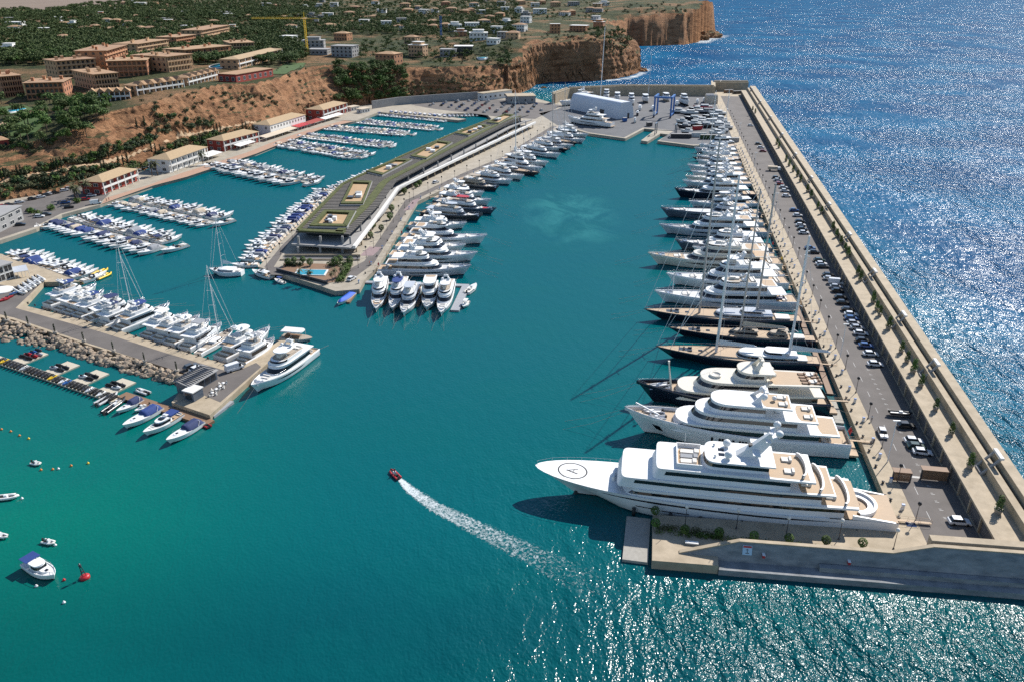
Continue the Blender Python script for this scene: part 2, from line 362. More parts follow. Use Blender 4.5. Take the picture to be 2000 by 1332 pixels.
qz = z_up / 3.4 + vnoise(26, 51, 3) * .6; fq = qz - np.floor(qz); z_up = np.where(flat > .04, z_up + (np.clip((fq - .5) * 2.6 + .5, 0, 1) - fq) * 3.4 * .55 * np.clip((1 - flat) * 6, 0, 1), z_up)
z_har = np.where(belowB, z_low, z_up); z_ns = zf + (ZL - zf) * np.clip(t, 0, 1) ** .8
z_har = z_har * (1 - mid) + z_ns * mid
ZG = np.where(seaside, zc_cliff, z_har)
ZG = np.where(ti, ZL, ZG)
rough = np.where(fi & ~ti & (dF > 2.5), (vnoise(7, 31, 4) * 1.5 - np.abs(vnoise(16, 41, 4)) * 3.4 + .6) * np.clip(dF / 6, 0, 1) * np.clip(dT / 4, 0, 1), 0)
ZG = ZG + rough
ZG = np.where(fi, ZG, np.where(dist(FOOT) < 14, -2.5, -6))
ny, nx = GX.shape
def zt(x, y):                                # terrain height
    i = int(np.clip(np.searchsorted(AX, x) - 1, 0, nx - 2)); j = int(np.clip(np.searchsorted(AY, y) - 1, 0, ny - 2))
    u = (x - AX[i]) / (AX[i+1] - AX[i]); v = (y - AY[j]) / (AY[j+1] - AY[j])
    return float((ZG[j, i] * (1-u) + ZG[j, i+1] * u) * (1-v) + (ZG[j+1, i] * (1-u) + ZG[j+1, i+1] * u) * v)
def G(px, py):                               # the land point seen through a photo pixel
    u = (px - 1000) / FPX; v = (py - 666) / FPX
    d = Vector((u, math.cos(PITCH) - v * math.sin(PITCH), -math.sin(PITCH) - v * math.cos(PITCH)))
    s = 330.0; st_p = 7.0; f_ = lambda q: zt(d.x * q, d.y * q) - CAM_H - d.z * q
    while s < 3200:
        if f_(s) >= 0:
            lo, hi = s - st_p, s
            for _ in range(7):
                m_ = (lo + hi) / 2; lo, hi = (lo, m_) if f_(m_) >= 0 else (m_, hi)
            return Vector((d.x * hi, d.y * hi, zt(d.x * hi, d.y * hi)))
        st_p = 7.0 if s < 1200 else 12.0; s += st_p
    return None
    while s < 3200:
        x, y, z = d.x * s, d.y * s, CAM_H + d.z * s
        if zt(x, y) >= z: return Vector((x, y, zt(x, y)))
        s += 2.0 if s < 1200 else 5.0
    return None
def terrain_mat():
    m = bpy.data.materials.new('earth and rock'); m.use_nodes = True; nt = m.node_tree; N = nt.nodes; L = nt.links; b = N['Principled BSDF']
    b.inputs['Roughness'].default_value = .95; b.inputs['Specular IOR Level'].default_value = .2
    g = N.new('ShaderNodeNewGeometry'); sx = N.new('ShaderNodeSeparateXYZ'); L.new(g.outputs['True Normal'], sx.inputs[0])
    def nz(scale, sc=(1,1,1), det=5, r=.6):
        mp = N.new('ShaderNodeMapping'); mp.inputs['Scale'].default_value = sc; L.new(g.outputs['Position'], mp.inputs[0])
        n = N.new('ShaderNodeTexNoise'); n.inputs['Scale'].default_value = scale; n.inputs['Detail'].default_value = det; n.inputs['Roughness'].default_value = r
        L.new(mp.outputs[0], n.inputs[0]); return n.outputs[0]
    def ramp(v, a, b_, c=0, d=1):
        n = N.new('ShaderNodeMapRange'); L.new(v, n.inputs[0])
        for i, q in enumerate((a, b_, c, d)): n.inputs[i+1].default_value = q
        return n.outputs[0]
    def mix(f, a, b_):
        n = N.new('ShaderNodeMix'); n.data_type = 'RGBA'; L.new(f, n.inputs[0])
        for i, q in ((6, a), (7, b_)):
            if isinstance(q, tuple): n.inputs[i].default_value = (*q, 1)
            else: L.new(q, n.inputs[i])
        return n.outputs[2]
    strata = nz(.33, (.16, .16, 1.0), 6, .7); patch = nz(.05, det=5)
    rock = mix(ramp(strata, .35, .65), (.18, .085, .042), (.45, .235, .12))
    rock = mix(ramp(patch, .45, .7, 0, .55), rock, (.34, .2, .11))
    soil = mix(ramp(nz(.12), .35, .65), (.29, .165, .085), (.15, .1, .05))
    grass = mix(ramp(nz(.06), .4, .62), (.03, .045, .017), (.085, .085, .035))
    flat = mix(ramp(nz(.02), .38, .5), soil, grass)
    c = mix(ramp(sx.outputs[2], .88, .97), rock, flat)
    L.new(c, b.inputs['Base Color'])
    n3 = nz(.4, (1,1,2.6), 8, .72); bp = N.new('ShaderNodeBump'); bp.inputs['Distance'].default_value = 2.6; L.new(n3, bp.inputs['Height']); L.new(bp.outputs[0], b.inputs['Normal'])
    return m
TM = terrain_mat()
keep = np.zeros(GX.shape, bool); near = fi | (dist(FOOT) < 30)
me = bpy.data.meshes.new('terrain'); idx = -np.ones(GX.shape, int)
cell = near[:-1, :-1] | near[1:, :-1] | near[:-1, 1:] | near[1:, 1:]
used = np.zeros(GX.shape, bool); used[:-1, :-1] |= cell; used[1:, :-1] |= cell; used[:-1, 1:] |= cell; used[1:, 1:] |= cell
idx[used] = np.arange(used.sum())
co = np.stack([GX[used], GY[used], ZG[used]], 1)
# steep cells are cut finer and given ledges and fractures
gy_, gx_ = np.gradient(ZG, AY, AX); slope_ = np.hypot(gx_, gy_)
zr = np.maximum.reduce([ZG[:-1, :-1], ZG[1:, :-1], ZG[:-1, 1:], ZG[1:, 1:]]) - np.minimum.reduce([ZG[:-1, :-1], ZG[1:, :-1], ZG[:-1, 1:], ZG[1:, 1:]])
st_ = (zr > 2.4) & cell & (np.diff(AX)[None, :] < 6) & (np.diff(AY)[:, None] < 9); s2 = st_.copy()
for a_ in (-1, 0, 1):
    for b_ in (-1, 0, 1): s2 |= np.roll(np.roll(st_, a_, 0), b_, 1)
s2 &= cell & fi[:-1, :-1]
K = 4; fv, ff = [], []; cj, ci = np.nonzero(s2); tt = np.linspace(0, 1, K + 1)
for j, i in zip(cj, ci):
    o_ = len(fv)
    for v_ in tt:
        for u_ in tt:
            w_ = ((1-u_)*(1-v_), u_*(1-v_), (1-u_)*v_, u_*v_); L4 = lambda A: A[j, i]*w_[0] + A[j, i+1]*w_[1] + A[j+1, i]*w_[2] + A[j+1, i+1]*w_[3]
            x, y, z, gx1, gy1, sl = AX[i] + u_*(AX[i+1]-AX[i]), AY[j] + v_*(AY[j+1]-AY[j]), L4(ZG), L4(gx_), L4(gy_), L4(slope_)
            k_ = min(max((sl - .75) / 1.2, 0), 1)
            if k_ > 0:
                q_ = Vector((x, y, z)); h = mnoise.noise(Vector((x * .012, y * .012, z * .42))) * 2.0 + mnoise.fractal(q_ * Vector((.09, .09, .2)) if False else Vector((x * .1, y * .1, z * .17)), .8, 2.1, 5) * 1.7
                g_ = math.hypot(gx1, gy1) + 1e-6; x -= gx1 / g_ * h * k_; y -= gy1 / g_ * h * k_
            fv.append((x, y, z))
    for v_ in range(K):
        for u_ in range(K): a_ = o_ + v_ * (K+1) + u_; ff.append((a_, a_ + 1, a_ + K + 2, a_ + K + 1))
cell = cell & ~s2
jj, ii = np.nonzero(cell)
fbase = len(co); co = np.concatenate([co, np.array(fv)]) if fv else co
faces = np.stack([idx[jj, ii], idx[jj, ii+1], idx[jj+1, ii+1], idx[jj+1, ii]], 1)
faces = np.concatenate([faces, np.array(ff) + fbase]) if ff else faces
me.vertices.add(len(co)); me.vertices.foreach_set('co', co.ravel())
me.loops.add(faces.size); me.loops.foreach_set('vertex_index', faces.ravel())
me.polygons.add(len(faces)); me.polygons.foreach_set('loop_start', np.arange(0, faces.size, 4)); me.polygons.foreach_set('loop_total', np.full(len(faces), 4))
me.update(calc_edges=True); me.materials.append(TM)
tag(bpy.data.objects.new('terrain', me), kind='structure'); COL.objects.link(bpy.data.objects['terrain'])
def pip(p, poly):
    r = False; n = len(poly)
    for i in range(n):
        (x1, y1), (x2, y2) = poly[i], poly[(i + 1) % n]
        if (y1 > p[1]) != (y2 > p[1]) and p[0] < (x2 - x1) * (p[1] - y1) / (y2 - y1) + x1: r = not r
    return r
def drape(name, poly, m, res=2.0, off=.35, kind='structure'):
    xs = [p[0] for p in poly]; ys = [p[1] for p in poly]; mb = MB(); vid = {}
    def vert(i, j):
        if (i, j) not in vid:
            x, y = min(xs) + i * res, min(ys) + j * res; vid[(i, j)] = len(mb.v); mb.v.append((x, y, zt(x, y) + off))
        return vid[(i, j)]
    for i in range(int((max(xs) - min(xs)) / res) + 1):
        for j in range(int((max(ys) - min(ys)) / res) + 1):
            if pip((min(xs) + (i + .5) * res, min(ys) + (j + .5) * res), poly):
                mb.f.append([vert(i, j), vert(i+1, j), vert(i+1, j+1), vert(i, j+1)]); mb.m.append(0); mb.s.append(False)
    if mb.f: return tag(mb.build(name, m), kind=kind)
def Gp(l): return [tuple(G(x, y).xy) for x, y in l]
M['lawn'] = mat('green lawn', (.055, .1, .022), .95, .25, scale=.3, coord='World')
M['field'] = mat('ploughed brown field', (.2, .145, .105), .95, .1, scale=.02, coord='World', stretch=(1,.2,1))
M['dirt'] = mat('tan dirt road', (.42, .29, .175), .95, .12, scale=.4, coord='World')
M['scrub'] = mat('dark green hedge', (.032, .058, .02), .9, .35, scale=.7, coord='World', bump=.3, bscale=1.5)
drape('field', Gp([(-60, 30), (40, 24), (90, 27), (150, 16), (250, 6), (240, 0), (-60, -4)]), M['field'], 9)
drape('lawn', Gp([(520, 146), (548, 132), (560, 123), (598, 124), (592, 132), (555, 146)]), M['lawn'], 2)
drape('lawn', Gp([(10, 262), (30, 236), (60, 226), (90, 218), (95, 234), (70, 262), (30, 272)]), M['lawn'], 2)
drape('lawn', Gp([(-5, 212), (40, 205), (70, 214), (30, 224), (-5, 226)]), M['lawn'], 2)
drape('path', Gp([(-10, 246), (90, 213), (92, 217), (-10, 253)]), M['dirt'], 1.5, .4)
drape('path', [(p + Vector((0, -2.2))).to_tuple() for p in BENCH[3:10]] + [(p + Vector((0, 2.6))).to_tuple() for p in BENCH[9:2:-1]], M['dirt'], 1.5, .3)

# ------------------------------------------------------------------ quays, yard, piers
def quay(name, poly, z, m, z0=-4):
    mb = MB(); mb.prism(poly, z0, z); return struct(name, mb, m)
def sheet(name, poly, z, m):
    mb = MB(); n = len(poly); a = sum(poly[i][0] * poly[(i+1) % n][1] - poly[(i+1) % n][0] * poly[i][1] for i in range(n))
    mb.add([(x, y, z) for x, y in (poly if a > 0 else poly[::-1])], [tuple(range(n))]); return struct(name, mb, m)
def pp(l, z=1.8): return [tuple(P2(x, y, z)) for x, y in l]
# dike body and road
def sb(n): return -15.1 + .049 * n                     # foot of the end wall
def sf(n, z): return -11.0 + .049 * n + (z - 5) * .45   # its battered face
quay('quay', [D(sb(-49.6), -49.6), D(-2.9, -49.6), D(0, 0), D(SE, 0), D(SE, wo(SE) + 9), D(sf(25, 2) + .6, wo(-17) + 9), D(sf(-37, 2) + .6, -37), D(sb(-37), -37)], 2.0, M['concrete'])
sheet('road', [D(-4.5, 4.4), D(100, 4.5), D(200, 6), D(SE - 20, 6), D(SE - 20, wo(SE)), D(-8, wo(-8))], 2.02, M['asphalt'])
mb = MB()
for k in range(26):                                                       # bay marks beside the wall
    s = 3 + k * 2.9
    for a in (0, .9): mb.add([(*D(s + a * .5, 10.2), 2.035), (*D(s + a * .5, 11.0 - a * .3), 2.035), (*D(s + .14 + a * .5, 11.0 - a * .3), 2.035), (*D(s + .14 + a * .5, 10.2), 2.035)], [(3, 2, 1, 0)])
for k in range(60):
    s = 5 + k * 9; mb.add([(*D(s, 7.3), 2.035), (*D(s, 7.42), 2.035), (*D(s + 3, 7.42), 2.035), (*D(s + 3, 7.3), 2.035)], [(0, 1, 2, 3)])
mb.add([(*D(20.6, 5), 2.036), (*D(20.6, 10), 2.036), (*D(21.4, 10), 2.036), (*D(21.4, 5), 2.036)], [(0, 1, 2, 3)])
struct('road_marking', mb, mat('worn white road paint', (.5, .49, .47), .85, .2, scale=3, coord='World'))
# north ground: boat yard, far car park and jetty of the small marina
NORTH = [(-121, 632.4), (-109.7, 675.3), (-41.4, 634.8), (-36, 641), (-70, 664), (-22, 672), (-16, 640), (36, 606), (38.3, 608.3), (54.8, 578.7), (78.6, 559.2), (97.5, 598), (105, 593.5), (88.2, 551.7), (92.1, 548.1), (106, 578), (111, 574), (99.1, 549.9), (120.5, 533.8), (152, 546), (188.6, 770), (108, 775), (52, 758), (38, 722), (15, 770), (-5, 790), (-60, 770), (-130, 735), (-170, 665), (-150, 640)]
quay('ground', NORTH, 1.83, M['paving'])
sheet('yard', [(46, 600), (56, 581.5), (77.8, 562.5), (97, 602), (118, 590), (101, 552), (120.5, 537), (151, 548), (186, 768), (109, 771), (56, 752), (48, 716), (38, 690), (22, 668), (34, 612)], 1.85, M['yard'])
sheet('car_park', [(-32, 668), (-10, 650), (18, 640), (44, 712), (10, 742), (-30, 752), (-62, 742), (-88, 716), (-64, 690)], 1.85, M['asphalt'])
# west quay with its promenade and parking
WEST = [(-300, 300)] + [tuple(P2(x, y, 1.6)) for x, y in ((-130, 508), (0, 470), (70, 447), (120, 420), (195, 400), (300, 362), (365, 345), (500, 300), (550, 280), (632, 250), (695, 237))] + [(-152, 640), (-172, 668), (-172, 560), (-205, 480), (-230, 420), (-252, 398), (-420, 420)]
quay('quay', WEST, 1.6, M['paving'])
sheet('promenade', pp([(198, 399), (300, 362.7), (365, 345.8), (500, 300.8), (550, 280.8), (632, 250.8), (690, 238), (672, 236), (600, 255), (540, 275), (480, 299), (420, 318), (350, 340), (290, 362), (205, 388)], 1.63), 1.63, M['brick'])
sheet('car_park', pp([(-60, 420), (0, 403), (130, 368), (168, 362), (176, 376), (215, 378), (196, 396), (118, 418), (66, 444), (0, 466), (-60, 480)], 1.62), 1.62, M['asphalt'])
# main left pier
LP = [tuple(P2(x, y, 1.6)) for x, y in ((-60, 486), (20, 500), (155, 551), (85, 552), (45, 597), (200, 635.5), (325, 677.5), (470, 720), (500, 697), (545, 666), (575, 664), (497, 732), (410, 811), (335, 786), (375, 731), (175, 675), (25, 625), (-60, 608))] + [(-330, 240), (-330, 300)]
quay('quay', LP, 1.7, M['concrete'])
sheet('road', pp([(-60, 545), (20, 560), (78, 556), (30, 602), (195, 648), (320, 688), (455, 728), (500, 708), (510, 716), (430, 785), (395, 770), (380, 735), (178, 672), (28, 621), (-60, 600)], 1.72), 1.72, M['asphalt'])
# middle pier
PIER = [tuple(P2(x, y, 1.6)) for x, y in ((534, 531), (620, 558), (655, 570), (702, 566), (712, 548), (740, 519))] + [(-47.3, 390.8), (-21.8, 450), (0, 494.4), (13.7, 538.4), (36.4, 606), (-16.4, 640.5), (-24, 606), (-45, 545), (-69, 476), (-92.5, 415), (-95.9, 363), (-98.6, 320), (-98.4, 293)]
quay('quay', PIER, 1.77, M['paving'])
sheet('road', [(-58.5, 283), (-54.3, 297), (-49.9, 391.5), (-24.4, 451.5), (-2.6, 496), (11, 539), (34, 608), (30.5, 610.5), (7.5, 541), (-5.8, 498), (-28, 453.5), (-53.6, 393), (-58.5, 300), (-62, 292), (-92.5, 293), (-94.3, 322), (-91.7, 363), (-88.5, 412), (-90.5, 412), (-93.8, 363), (-96.4, 320), (-96.2, 293), (-91, 284)], 1.79, M['asphalt'])
sheet('plaza', [(-79.5, 283.5), (-69.5, 283.5), (-68.3, 291.5), (-76.5, 291.5)], 1.805, M['pinkpave'])
sheet('plaza', pp([(702, 500), (722, 482), (746, 484), (728, 500)], 1.8), 1.805, M['pinkpave'])
sheet('plaza', pp([(788, 412), (806, 392), (822, 386), (806, 410)], 1.8), 1.805, M['pinkpave'])

# ------------------------------------------------------------------ dike wall, promenade, parapet
def strip(mb, s0, s1, na, nb, za, zb, nseg=12, mi=0):
    """block between offsets na..nb (functions of s) and heights za..zb along the dike"""
    for k in range(nseg):
        a, c = lerp(s0, s1, k / nseg), lerp(s0, s1, (k + 1) / nseg)
        q = [D(a, na(a)), D(a, nb(a)), D(c, nb(c)), D(c, na(c))]; v = [(x, y, za) for x, y in q] + [(x, y, zb) for x, y in q]
        f = [(4, 5, 6, 7), (3, 0, 4, 7), (1, 2, 6, 5)]
        if k == 0: f.append((0, 1, 5, 4))
        if k == nseg - 1: f.append((2, 3, 7, 6))
        mb.add(v, [t_[::-1] for t_ in f], mi)
dk = thing('breakwater_wall', 'long tan concrete sea wall with walkway and planters along the road', 'sea wall', (*D(0, 18), 2))
def dpart(name, mb, m): o = mb.build(name, m, dk); o.matrix_parent_inverse = Matrix.Translation(-dk.location); return o
mb = MB(); strip(mb, -8.2, SE - 6, lambda s: wo(s) + .5, lambda s: wo(s) + 6.0, 1.9, 5.9, 14); dpart('storage_wall', mb, M['concrete'])
mb = MB(); strip(mb, -8.2, SE - 6, lambda s: wo(s), lambda s: wo(s) + .55, 5.55, 6.05, 14); dpart('deck_edge', mb, M['concrete'])
mb = MB(); strip(mb, -8.2, SE - 4, lambda s: wo(s) + 5.9, lambda s: wo(s) + 7.5, 1.9, 8.0, 14); dpart('planter_wall', mb, M['concrete'])
mb = MB(); strip(mb, -8.2, SE, lambda s: wo(s) + 7.5, lambda s: wo(s) + 8.3, -3, 7.0, 14); strip(mb, -8.2, SE, lambda s: wo(s) + 8.3, lambda s: wo(s) + 10.6 + .004 * s, -3, 9.3, 14); dpart('parapet', mb, M['concrete'])
mb = MB(); strip(mb, -8, SE - 8, lambda s: wo(s) + .42, lambda s: wo(s) + .56, 2.0, 5.5, 14); dpart('door_panel', mb, mat('dark roller shutter', (.1, .095, .095), .7, .25, scale=.4, coord='World', stretch=(1,1,.1)))
for k in range(0, 100):                                                     # pillars between the store doors
    s = -4 + k * 6.5; mb = MB(); a, c = D(s, wo(s) + .05), D(s, wo(s) + .5)
    u = DT * .2; mb.prism([(a[0]-u.x, a[1]-u.y), (c[0]-u.x, c[1]-u.y), (c[0]+u.x, c[1]+u.y), (a[0]+u.x, a[1]+u.y)], 2.0, 5.56); dpart('pillar', mb, M['concrete'])
# south wall facing the camera: battered face with ledge, ramp at its free end
sw = thing('sea_wall', 'stained concrete end wall, shade toned grey, with sloping tan top beside the white superyacht', 'sea wall', (*D(-12, -20), 0))
def spart(name, mb, m, par=None): o = mb.build(name, m, par or sw); o.matrix_parent_inverse = Matrix.Translation(-sw.location); return o
NB = wo(0) + 60
st_ = [(-44.4, 2.15), (-33.0, 5.0), (-4.5, 5.0), (2.8, 6.6), (NB, 6.6)]
mb = MB(); v = []; f = []
for n, z in st_: v += [(*D(sf(n, z), n), z), (*D(sf(n, z) + .8, n), z), (*D(sf(n, 1.0), n), 1.0), (*D(sf(n, z) + .8, n), 1.0)]
for k in range(len(st_) - 1):
    a, c = 4 * k, 4 * (k + 1); f += [(a, c, c + 1, a + 1), (a + 2, c + 2, c, a), (a + 1, c + 1, c + 3, a + 3)]
mb.add(v, [q[::-1] for q in f]); spart('wall_face', mb, M['shadewall'])
mb = MB(); v = []; f = []                                                    # tan coping on the wall's crest
for n, z in st_: v += [(*D(sf(n, z) - .12, n), z + .06), (*D(sf(n, z) + .8, n), z + .06), (*D(sf(n, z) - .12, n), z - .2)]
for k in range(len(st_) - 1): f += [(3*k, 3*k+3, 3*k+4, 3*k+1), (3*k+2, 3*k+5, 3*k+3, 3*k)]
mb.add(v, [q[::-1] for q in f]); spart('coping', mb, M['concrete'])
mb = MB(); mb.prism([D(sb(-37) - .3, -36.9), D(sf(-37, 1) + .5, -36.9), D(sf(NB, 1) + .5, NB), D(sb(NB) - .3, NB)], -4, 1.3); spart('ledge', mb, M['shadewall'])
mb = MB(); mb.prism([D(sf(-18, 1) - .9, -18), D(sf(-18, 1) + .3, -18), D(sf(NB, 1) + .3, NB), D(sf(NB, 1) - .9, NB)], 1.2, 2.3); spart('lower_step', mb, M['shadewall'])
mb = MB(); mb.prism([D(sf(3, 6.6) + 1.8, 2.9), D(sf(3, 6.6) + 3.6, 2.9), D(sf(NB, 6.6) + 3.6, NB), D(sf(NB, 6.6) + 1.8, NB)], 1.95, 6.64); spart('end_block', mb, M['concrete'])
# north wall
nw = thing('north_wall', 'grey concrete harbour wall with pale top behind the boat yard', 'sea wall', (108, 772, 1.8))
def npart(name, mb, m): o = mb.build(name, m, nw); o.matrix_parent_inverse = Matrix.Translation(-nw.location); return o
def thick(line, t0, t1, z0, z1, mb):
    for i in range(len(line) - 1):
        a, b = Vector(line[i]), Vector(line[i+1]); d = (b - a).normalized(); n = Vector((-d.y, d.x)); e = d * .0
        mb.prism([tuple(a + n * t0 - e), tuple(b + n * t0 + e), tuple(b + n * t1 + e), tuple(a + n * t1 - e)], z0, z1)
NL = [(20, 716), (38, 722), (53, 757), (107.4, 775.5), (188.5, 771.5)]
mb = MB(); thick(NL[1:], 0, 3.2, -3, 10.0, mb); npart('wall_face', mb, M['concrete'])
mb = MB(); thick(NL[1:], -.1, .9, 10.003, 10.5, mb); thick(NL[1:], 2.2, 3.6, 10.003, 11.2, mb); npart('coping', mb, M['concrete'])
mb = MB(); thick([(188.5, 771.5), (196, 805), (229, 805)], -.8, 3.0, -3, 10.2, mb); thick([(188.5, 771.5), (196, 805), (229, 805)], 1.6, 3.3, 10.2, 11.4, mb); npart('corner_block', mb, M['concrete'])
mb = MB(); mb.prism([(190, 768), (196, 803), (226, 803), (D(SE - 6, 20))], -3, 1.9); npart('footing', mb, M['concrete'])

def islet(name, c, sx, sy, sz, seed):
    bm = bmesh.new(); bmesh.ops.create_icosphere(bm, subdivisions=4, radius=1)
    for v in bm.verts: v.co *= 1 + .35 * mnoise.fractal(v.co * 2 + Vector((seed, 0, 0)), 1, 2, 4); v.co.z *= .6
    me = bpy.data.meshes.new(name); bm.to_mesh(me); bm.free(); me.materials.append(TM); o = bpy.data.objects.new(name, me); COL.objects.link(o); o.location = (c.x, c.y, 0); o.scale = (sx, sy, sz); tag(o, kind='structure')
islet('islet', P2(1386, 73), 22, 30, 17, 3); islet('islet', P2(1369, 78), 14, 22, 22, 5); islet('islet', P2(1254, 139), 7, 10, 6, 9); islet('islet', P2(1062, 172), 3, 4, 2, 12)
# ------------------------------------------------------------------ boat building blocks (bow towards +x, waterline at z = 0)
def sm(t): t = max(0, min(1, t)); return t * t * (3 - 2 * t)
class Hull:
    def __init__(s, L, B, F, rise=.5, rake=None, stern=.86, full=2.3, bul=.0, draft=1.0, fine=.8):
        s.L, s.B, s.F, s.rise, s.stern, s.full, s.bul, s.draft, s.fine = L, B, F, rise, stern, full, bul, draft, fine
        s.rake = L * .09 if rake is None else rake
    def t(s, x): return max(0, min(1, x / s.L + .5))
    def f(s, t):
        a = lerp(s.stern, 1, sm(t / .4)) if t < .4 else 1.0
        return a * max(1 - max((t - .42) / .58, 0) ** s.full, 0) ** s.fine
    def hw(s, x): return s.B / 2 * s.f(s.t(x))
    def z(s, x): t = s.t(x); return s.F + s.rise * max((t - .25) / .75, 0) ** 1.8
    def dz(s, x): return s.z(x) - s.bul
    def ww(s, t): tt = min(t * (1 + .9 * s.rake / s.L), 1); return s.B / 2 * .93 * s.f(tt)
    def side(s, x, g, off=0.0):
        """point on the port side at height fraction g of the topsides"""
        t = s.t(x); F = s.z(x); w0, w1 = s.ww(t), s.hw(x); k = sm((t - .55) / .45)
        return (x - s.rake * (1 - g) * k, lerp(w0, w1, g ** .8) + off, F * g)
    def build(s, parent, m, boot=None, name='hull'):
        ts = [0, .08, .18, .3, .42, .52, .61, .69, .76, .82, .87, .91, .945, .97, .988, 1]
        mb = MB(); rings = []
        for t in ts:
            x = (t - .5) * s.L; k = sm((t - .55) / .45); w0, w1, F = s.ww(t), s.hw(x), s.z(x)
            r = [(x - s.rake * k * 1.25, w0 * .5, -s.draft * .8), (x - s.rake * k * 1.02, w0 * .97, -.02)]
            gs = (min(.28 / F, .2), .45, .75, 1)
            r += [s.side(x, g) for g in gs]
            if s.bul: r += [(x - .02, max(w1 - .16, 0), F), (x - .02, max(w1 - .2, 0), F - s.bul - .05)]
            rings.append(r)
        n = len(rings[0])
        for sg in (1, -1):
            v = [(q[0], q[1] * sg, q[2]) for r in rings for q in r]; f = []; mi = []
            for a in range(len(ts) - 1):
                for b_ in range(n - 1):
                    q = (a*n + b_, (a+1)*n + b_, (a+1)*n + b_ + 1, a*n + b_ + 1)
                    f.append(q[::-1] if sg > 0 else q); mi.append(1 if b_ < 2 and boot else 0)
            o = len(mb.v); mb.v += v; mb.f += [[i + o for i in q] for q in f]; mb.m += mi; mb.s += [True] * len(f)
        r0 = rings[0][:6]; tr = [(x, y, z) for x, y, z in r0] + [(x, -y, z) for x, y, z in reversed(r0)]
        mb.add(tr, [tuple(range(len(tr)))], 0)
        return mb.build(name, [m, boot or m], parent)
    def deck(s, parent, m, x0=None, x1=None, name='deck', lift=0.0, inset=None):
        x0 = -s.L / 2 if x0 is None else x0; x1 = s.L / 2 - .05 if x1 is None else x1; ins = (.19 if s.bul else 0.0) if inset is None else inset
        mb = MB(); v = []; n = 16
        for k in range(n + 1):
            x = lerp(x0, x1, 1 - (1 - k / n) ** 1.6 if x1 > s.L * .4 else k / n); w = max(s.hw(x) - ins, .01); v += [(x, w, s.dz(x) + lift), (x, -w, s.dz(x) + lift)]
        mb.add(v, [(2*k, 2*k+1, 2*k+3, 2*k+2) for k in range(n)]); return mb.build(name, m, parent)
    def strip_window(s, parent, m, x0, x1, g0, g1, name='hull_window', taper=True, sides=(1, -1)):
        n = 10
        for sg in sides:
            v = []; mb = MB()
            for k in range(n + 1):
                u = k / n; x = lerp(x0, x1, u); w_ = (min(u * 5, 1, (1 - u) * 4) if taper else 1); gm = (g0 + g1) / 2; h = (g1 - g0) / 2 * max(w_, .05)
                for g in (gm - h, gm + h): q = s.side(x, g, .035); v.append((q[0], q[1] * sg, q[2]))
            mb.add(v, [((2*k, 2*k+2, 2*k+3, 2*k+1) if sg < 0 else (2*k, 2*k+1, 2*k+3, 2*k+2)) for k in range(n)]); mb.build(name, m, parent)
def outline(x0, x1, w, nose, hull=None, marg=.3, n=7, p=2.4, ax=None):
    """plan outline, counter-clockwise, starting aft starboard; clamps inside the hull when given"""
    pts = [(x0, -w)]; m_ = 4
    for k in range(1, m_): pts.append((lerp(x0, x1 - nose, k / m_), -w))
    for k in range(2 * n + 1):
        a = -math.pi / 2 + math.pi * k / (2 * n); c, s_ = math.cos(a), math.sin(a)
        pts.append((x1 - nose + nose * abs(c) ** (2 / p), w * math.copysign(abs(s_) ** (2 / p), s_)))
    for k in range(m_ - 1, 0, -1): pts.append((lerp(x0, x1 - nose, k / m_), w))
    pts.append((x0, w))
    if hull: pts = [(x, math.copysign(min(abs(y), max(hull.hw(x) - marg, .05)), y)) for x, y in pts]
    return pts
def tier(parent, x0, x1, w, z0, h, nose, m, gm, rf=.5, ra=0.0, tum=.1, hull=None, marg=.3, win=(.35, .8), wx=(None, None), roof=True, over=.25, aft=0.0, fwd=.1, roofm=None, th=.22, teak=None, name='superstructure', p=2.4, roof_taper=1.0, front=True):
    """one storey: rounded-nose body, dark window band, overhanging roof with optional decking on it"""
    def ring(f, off=0.0):
        o = outline(x0 + ra * f, x1 - rf * f, w - tum * f, nose, hull, marg + tum * f, p=p); z = z0 + h * f
        if off:
            r_ = []
            for i, (x, y) in enumerate(o):
                a, b = o[max(i-1, 0)], o[min(i+1, len(o)-1)]; d = Vector((b[0]-a[0], b[1]-a[1])).normalized(); r_.append((x + d.y * off, y - d.x * off))
            o = r_
        return [(x, y, z) for x, y in o]
    mb = MB(); a, b = ring(0), ring(1); mb.loft([a, b], 0, True, True, (False, False)); mb.add(b, [tuple(range(len(b)))]); body = mb.build(name, m, parent)
    if win:
        wa, wb = ring(win[0], .04), ring(win[1], .04); xa = x0 + .6 if wx[0] is None else wx[0]; xb = 1e9 if wx[1] is None else wx[1]
        mb = MB(); n = len(wa); v = wa + wb
        f = [(i, i+1, n+i+1, n+i) for i in range(n-1) if xa <= (wa[i][0] + wa[i+1][0]) / 2 <= xb]
        # end points pulled in so that the band stops cleanly
        mb.add(v, f, 0, True); mb.build('window_band', gm, parent)
    if roof:
        o = outline(x0 - aft, x1 - rf + fwd, (w - tum + over), nose, hull, marg - over, p=p); mb = MB()
        top = [(x, y * roof_taper) for x, y in o]; mb.loft([[(x, y, z0 + h) for x, y in o], [(x, y, z0 + h + th) for x, y in top]], 0, False, True, (True, True))
        mb.build('roof', roofm or m, parent)
        if teak:
            t0, t1 = teak; o2 = outline(t0, t1, w - tum - .15, min(1.2, (t1 - t0) / 3), hull, marg + .35, p=p); mb = MB(); mb.add([(x, y, z0 + h + th + .012) for x, y in o2], [tuple(range(len(o2)))]); mb.build('upper_deck', M['teak'], parent)
    return z0 + h + (th if roof else 0)
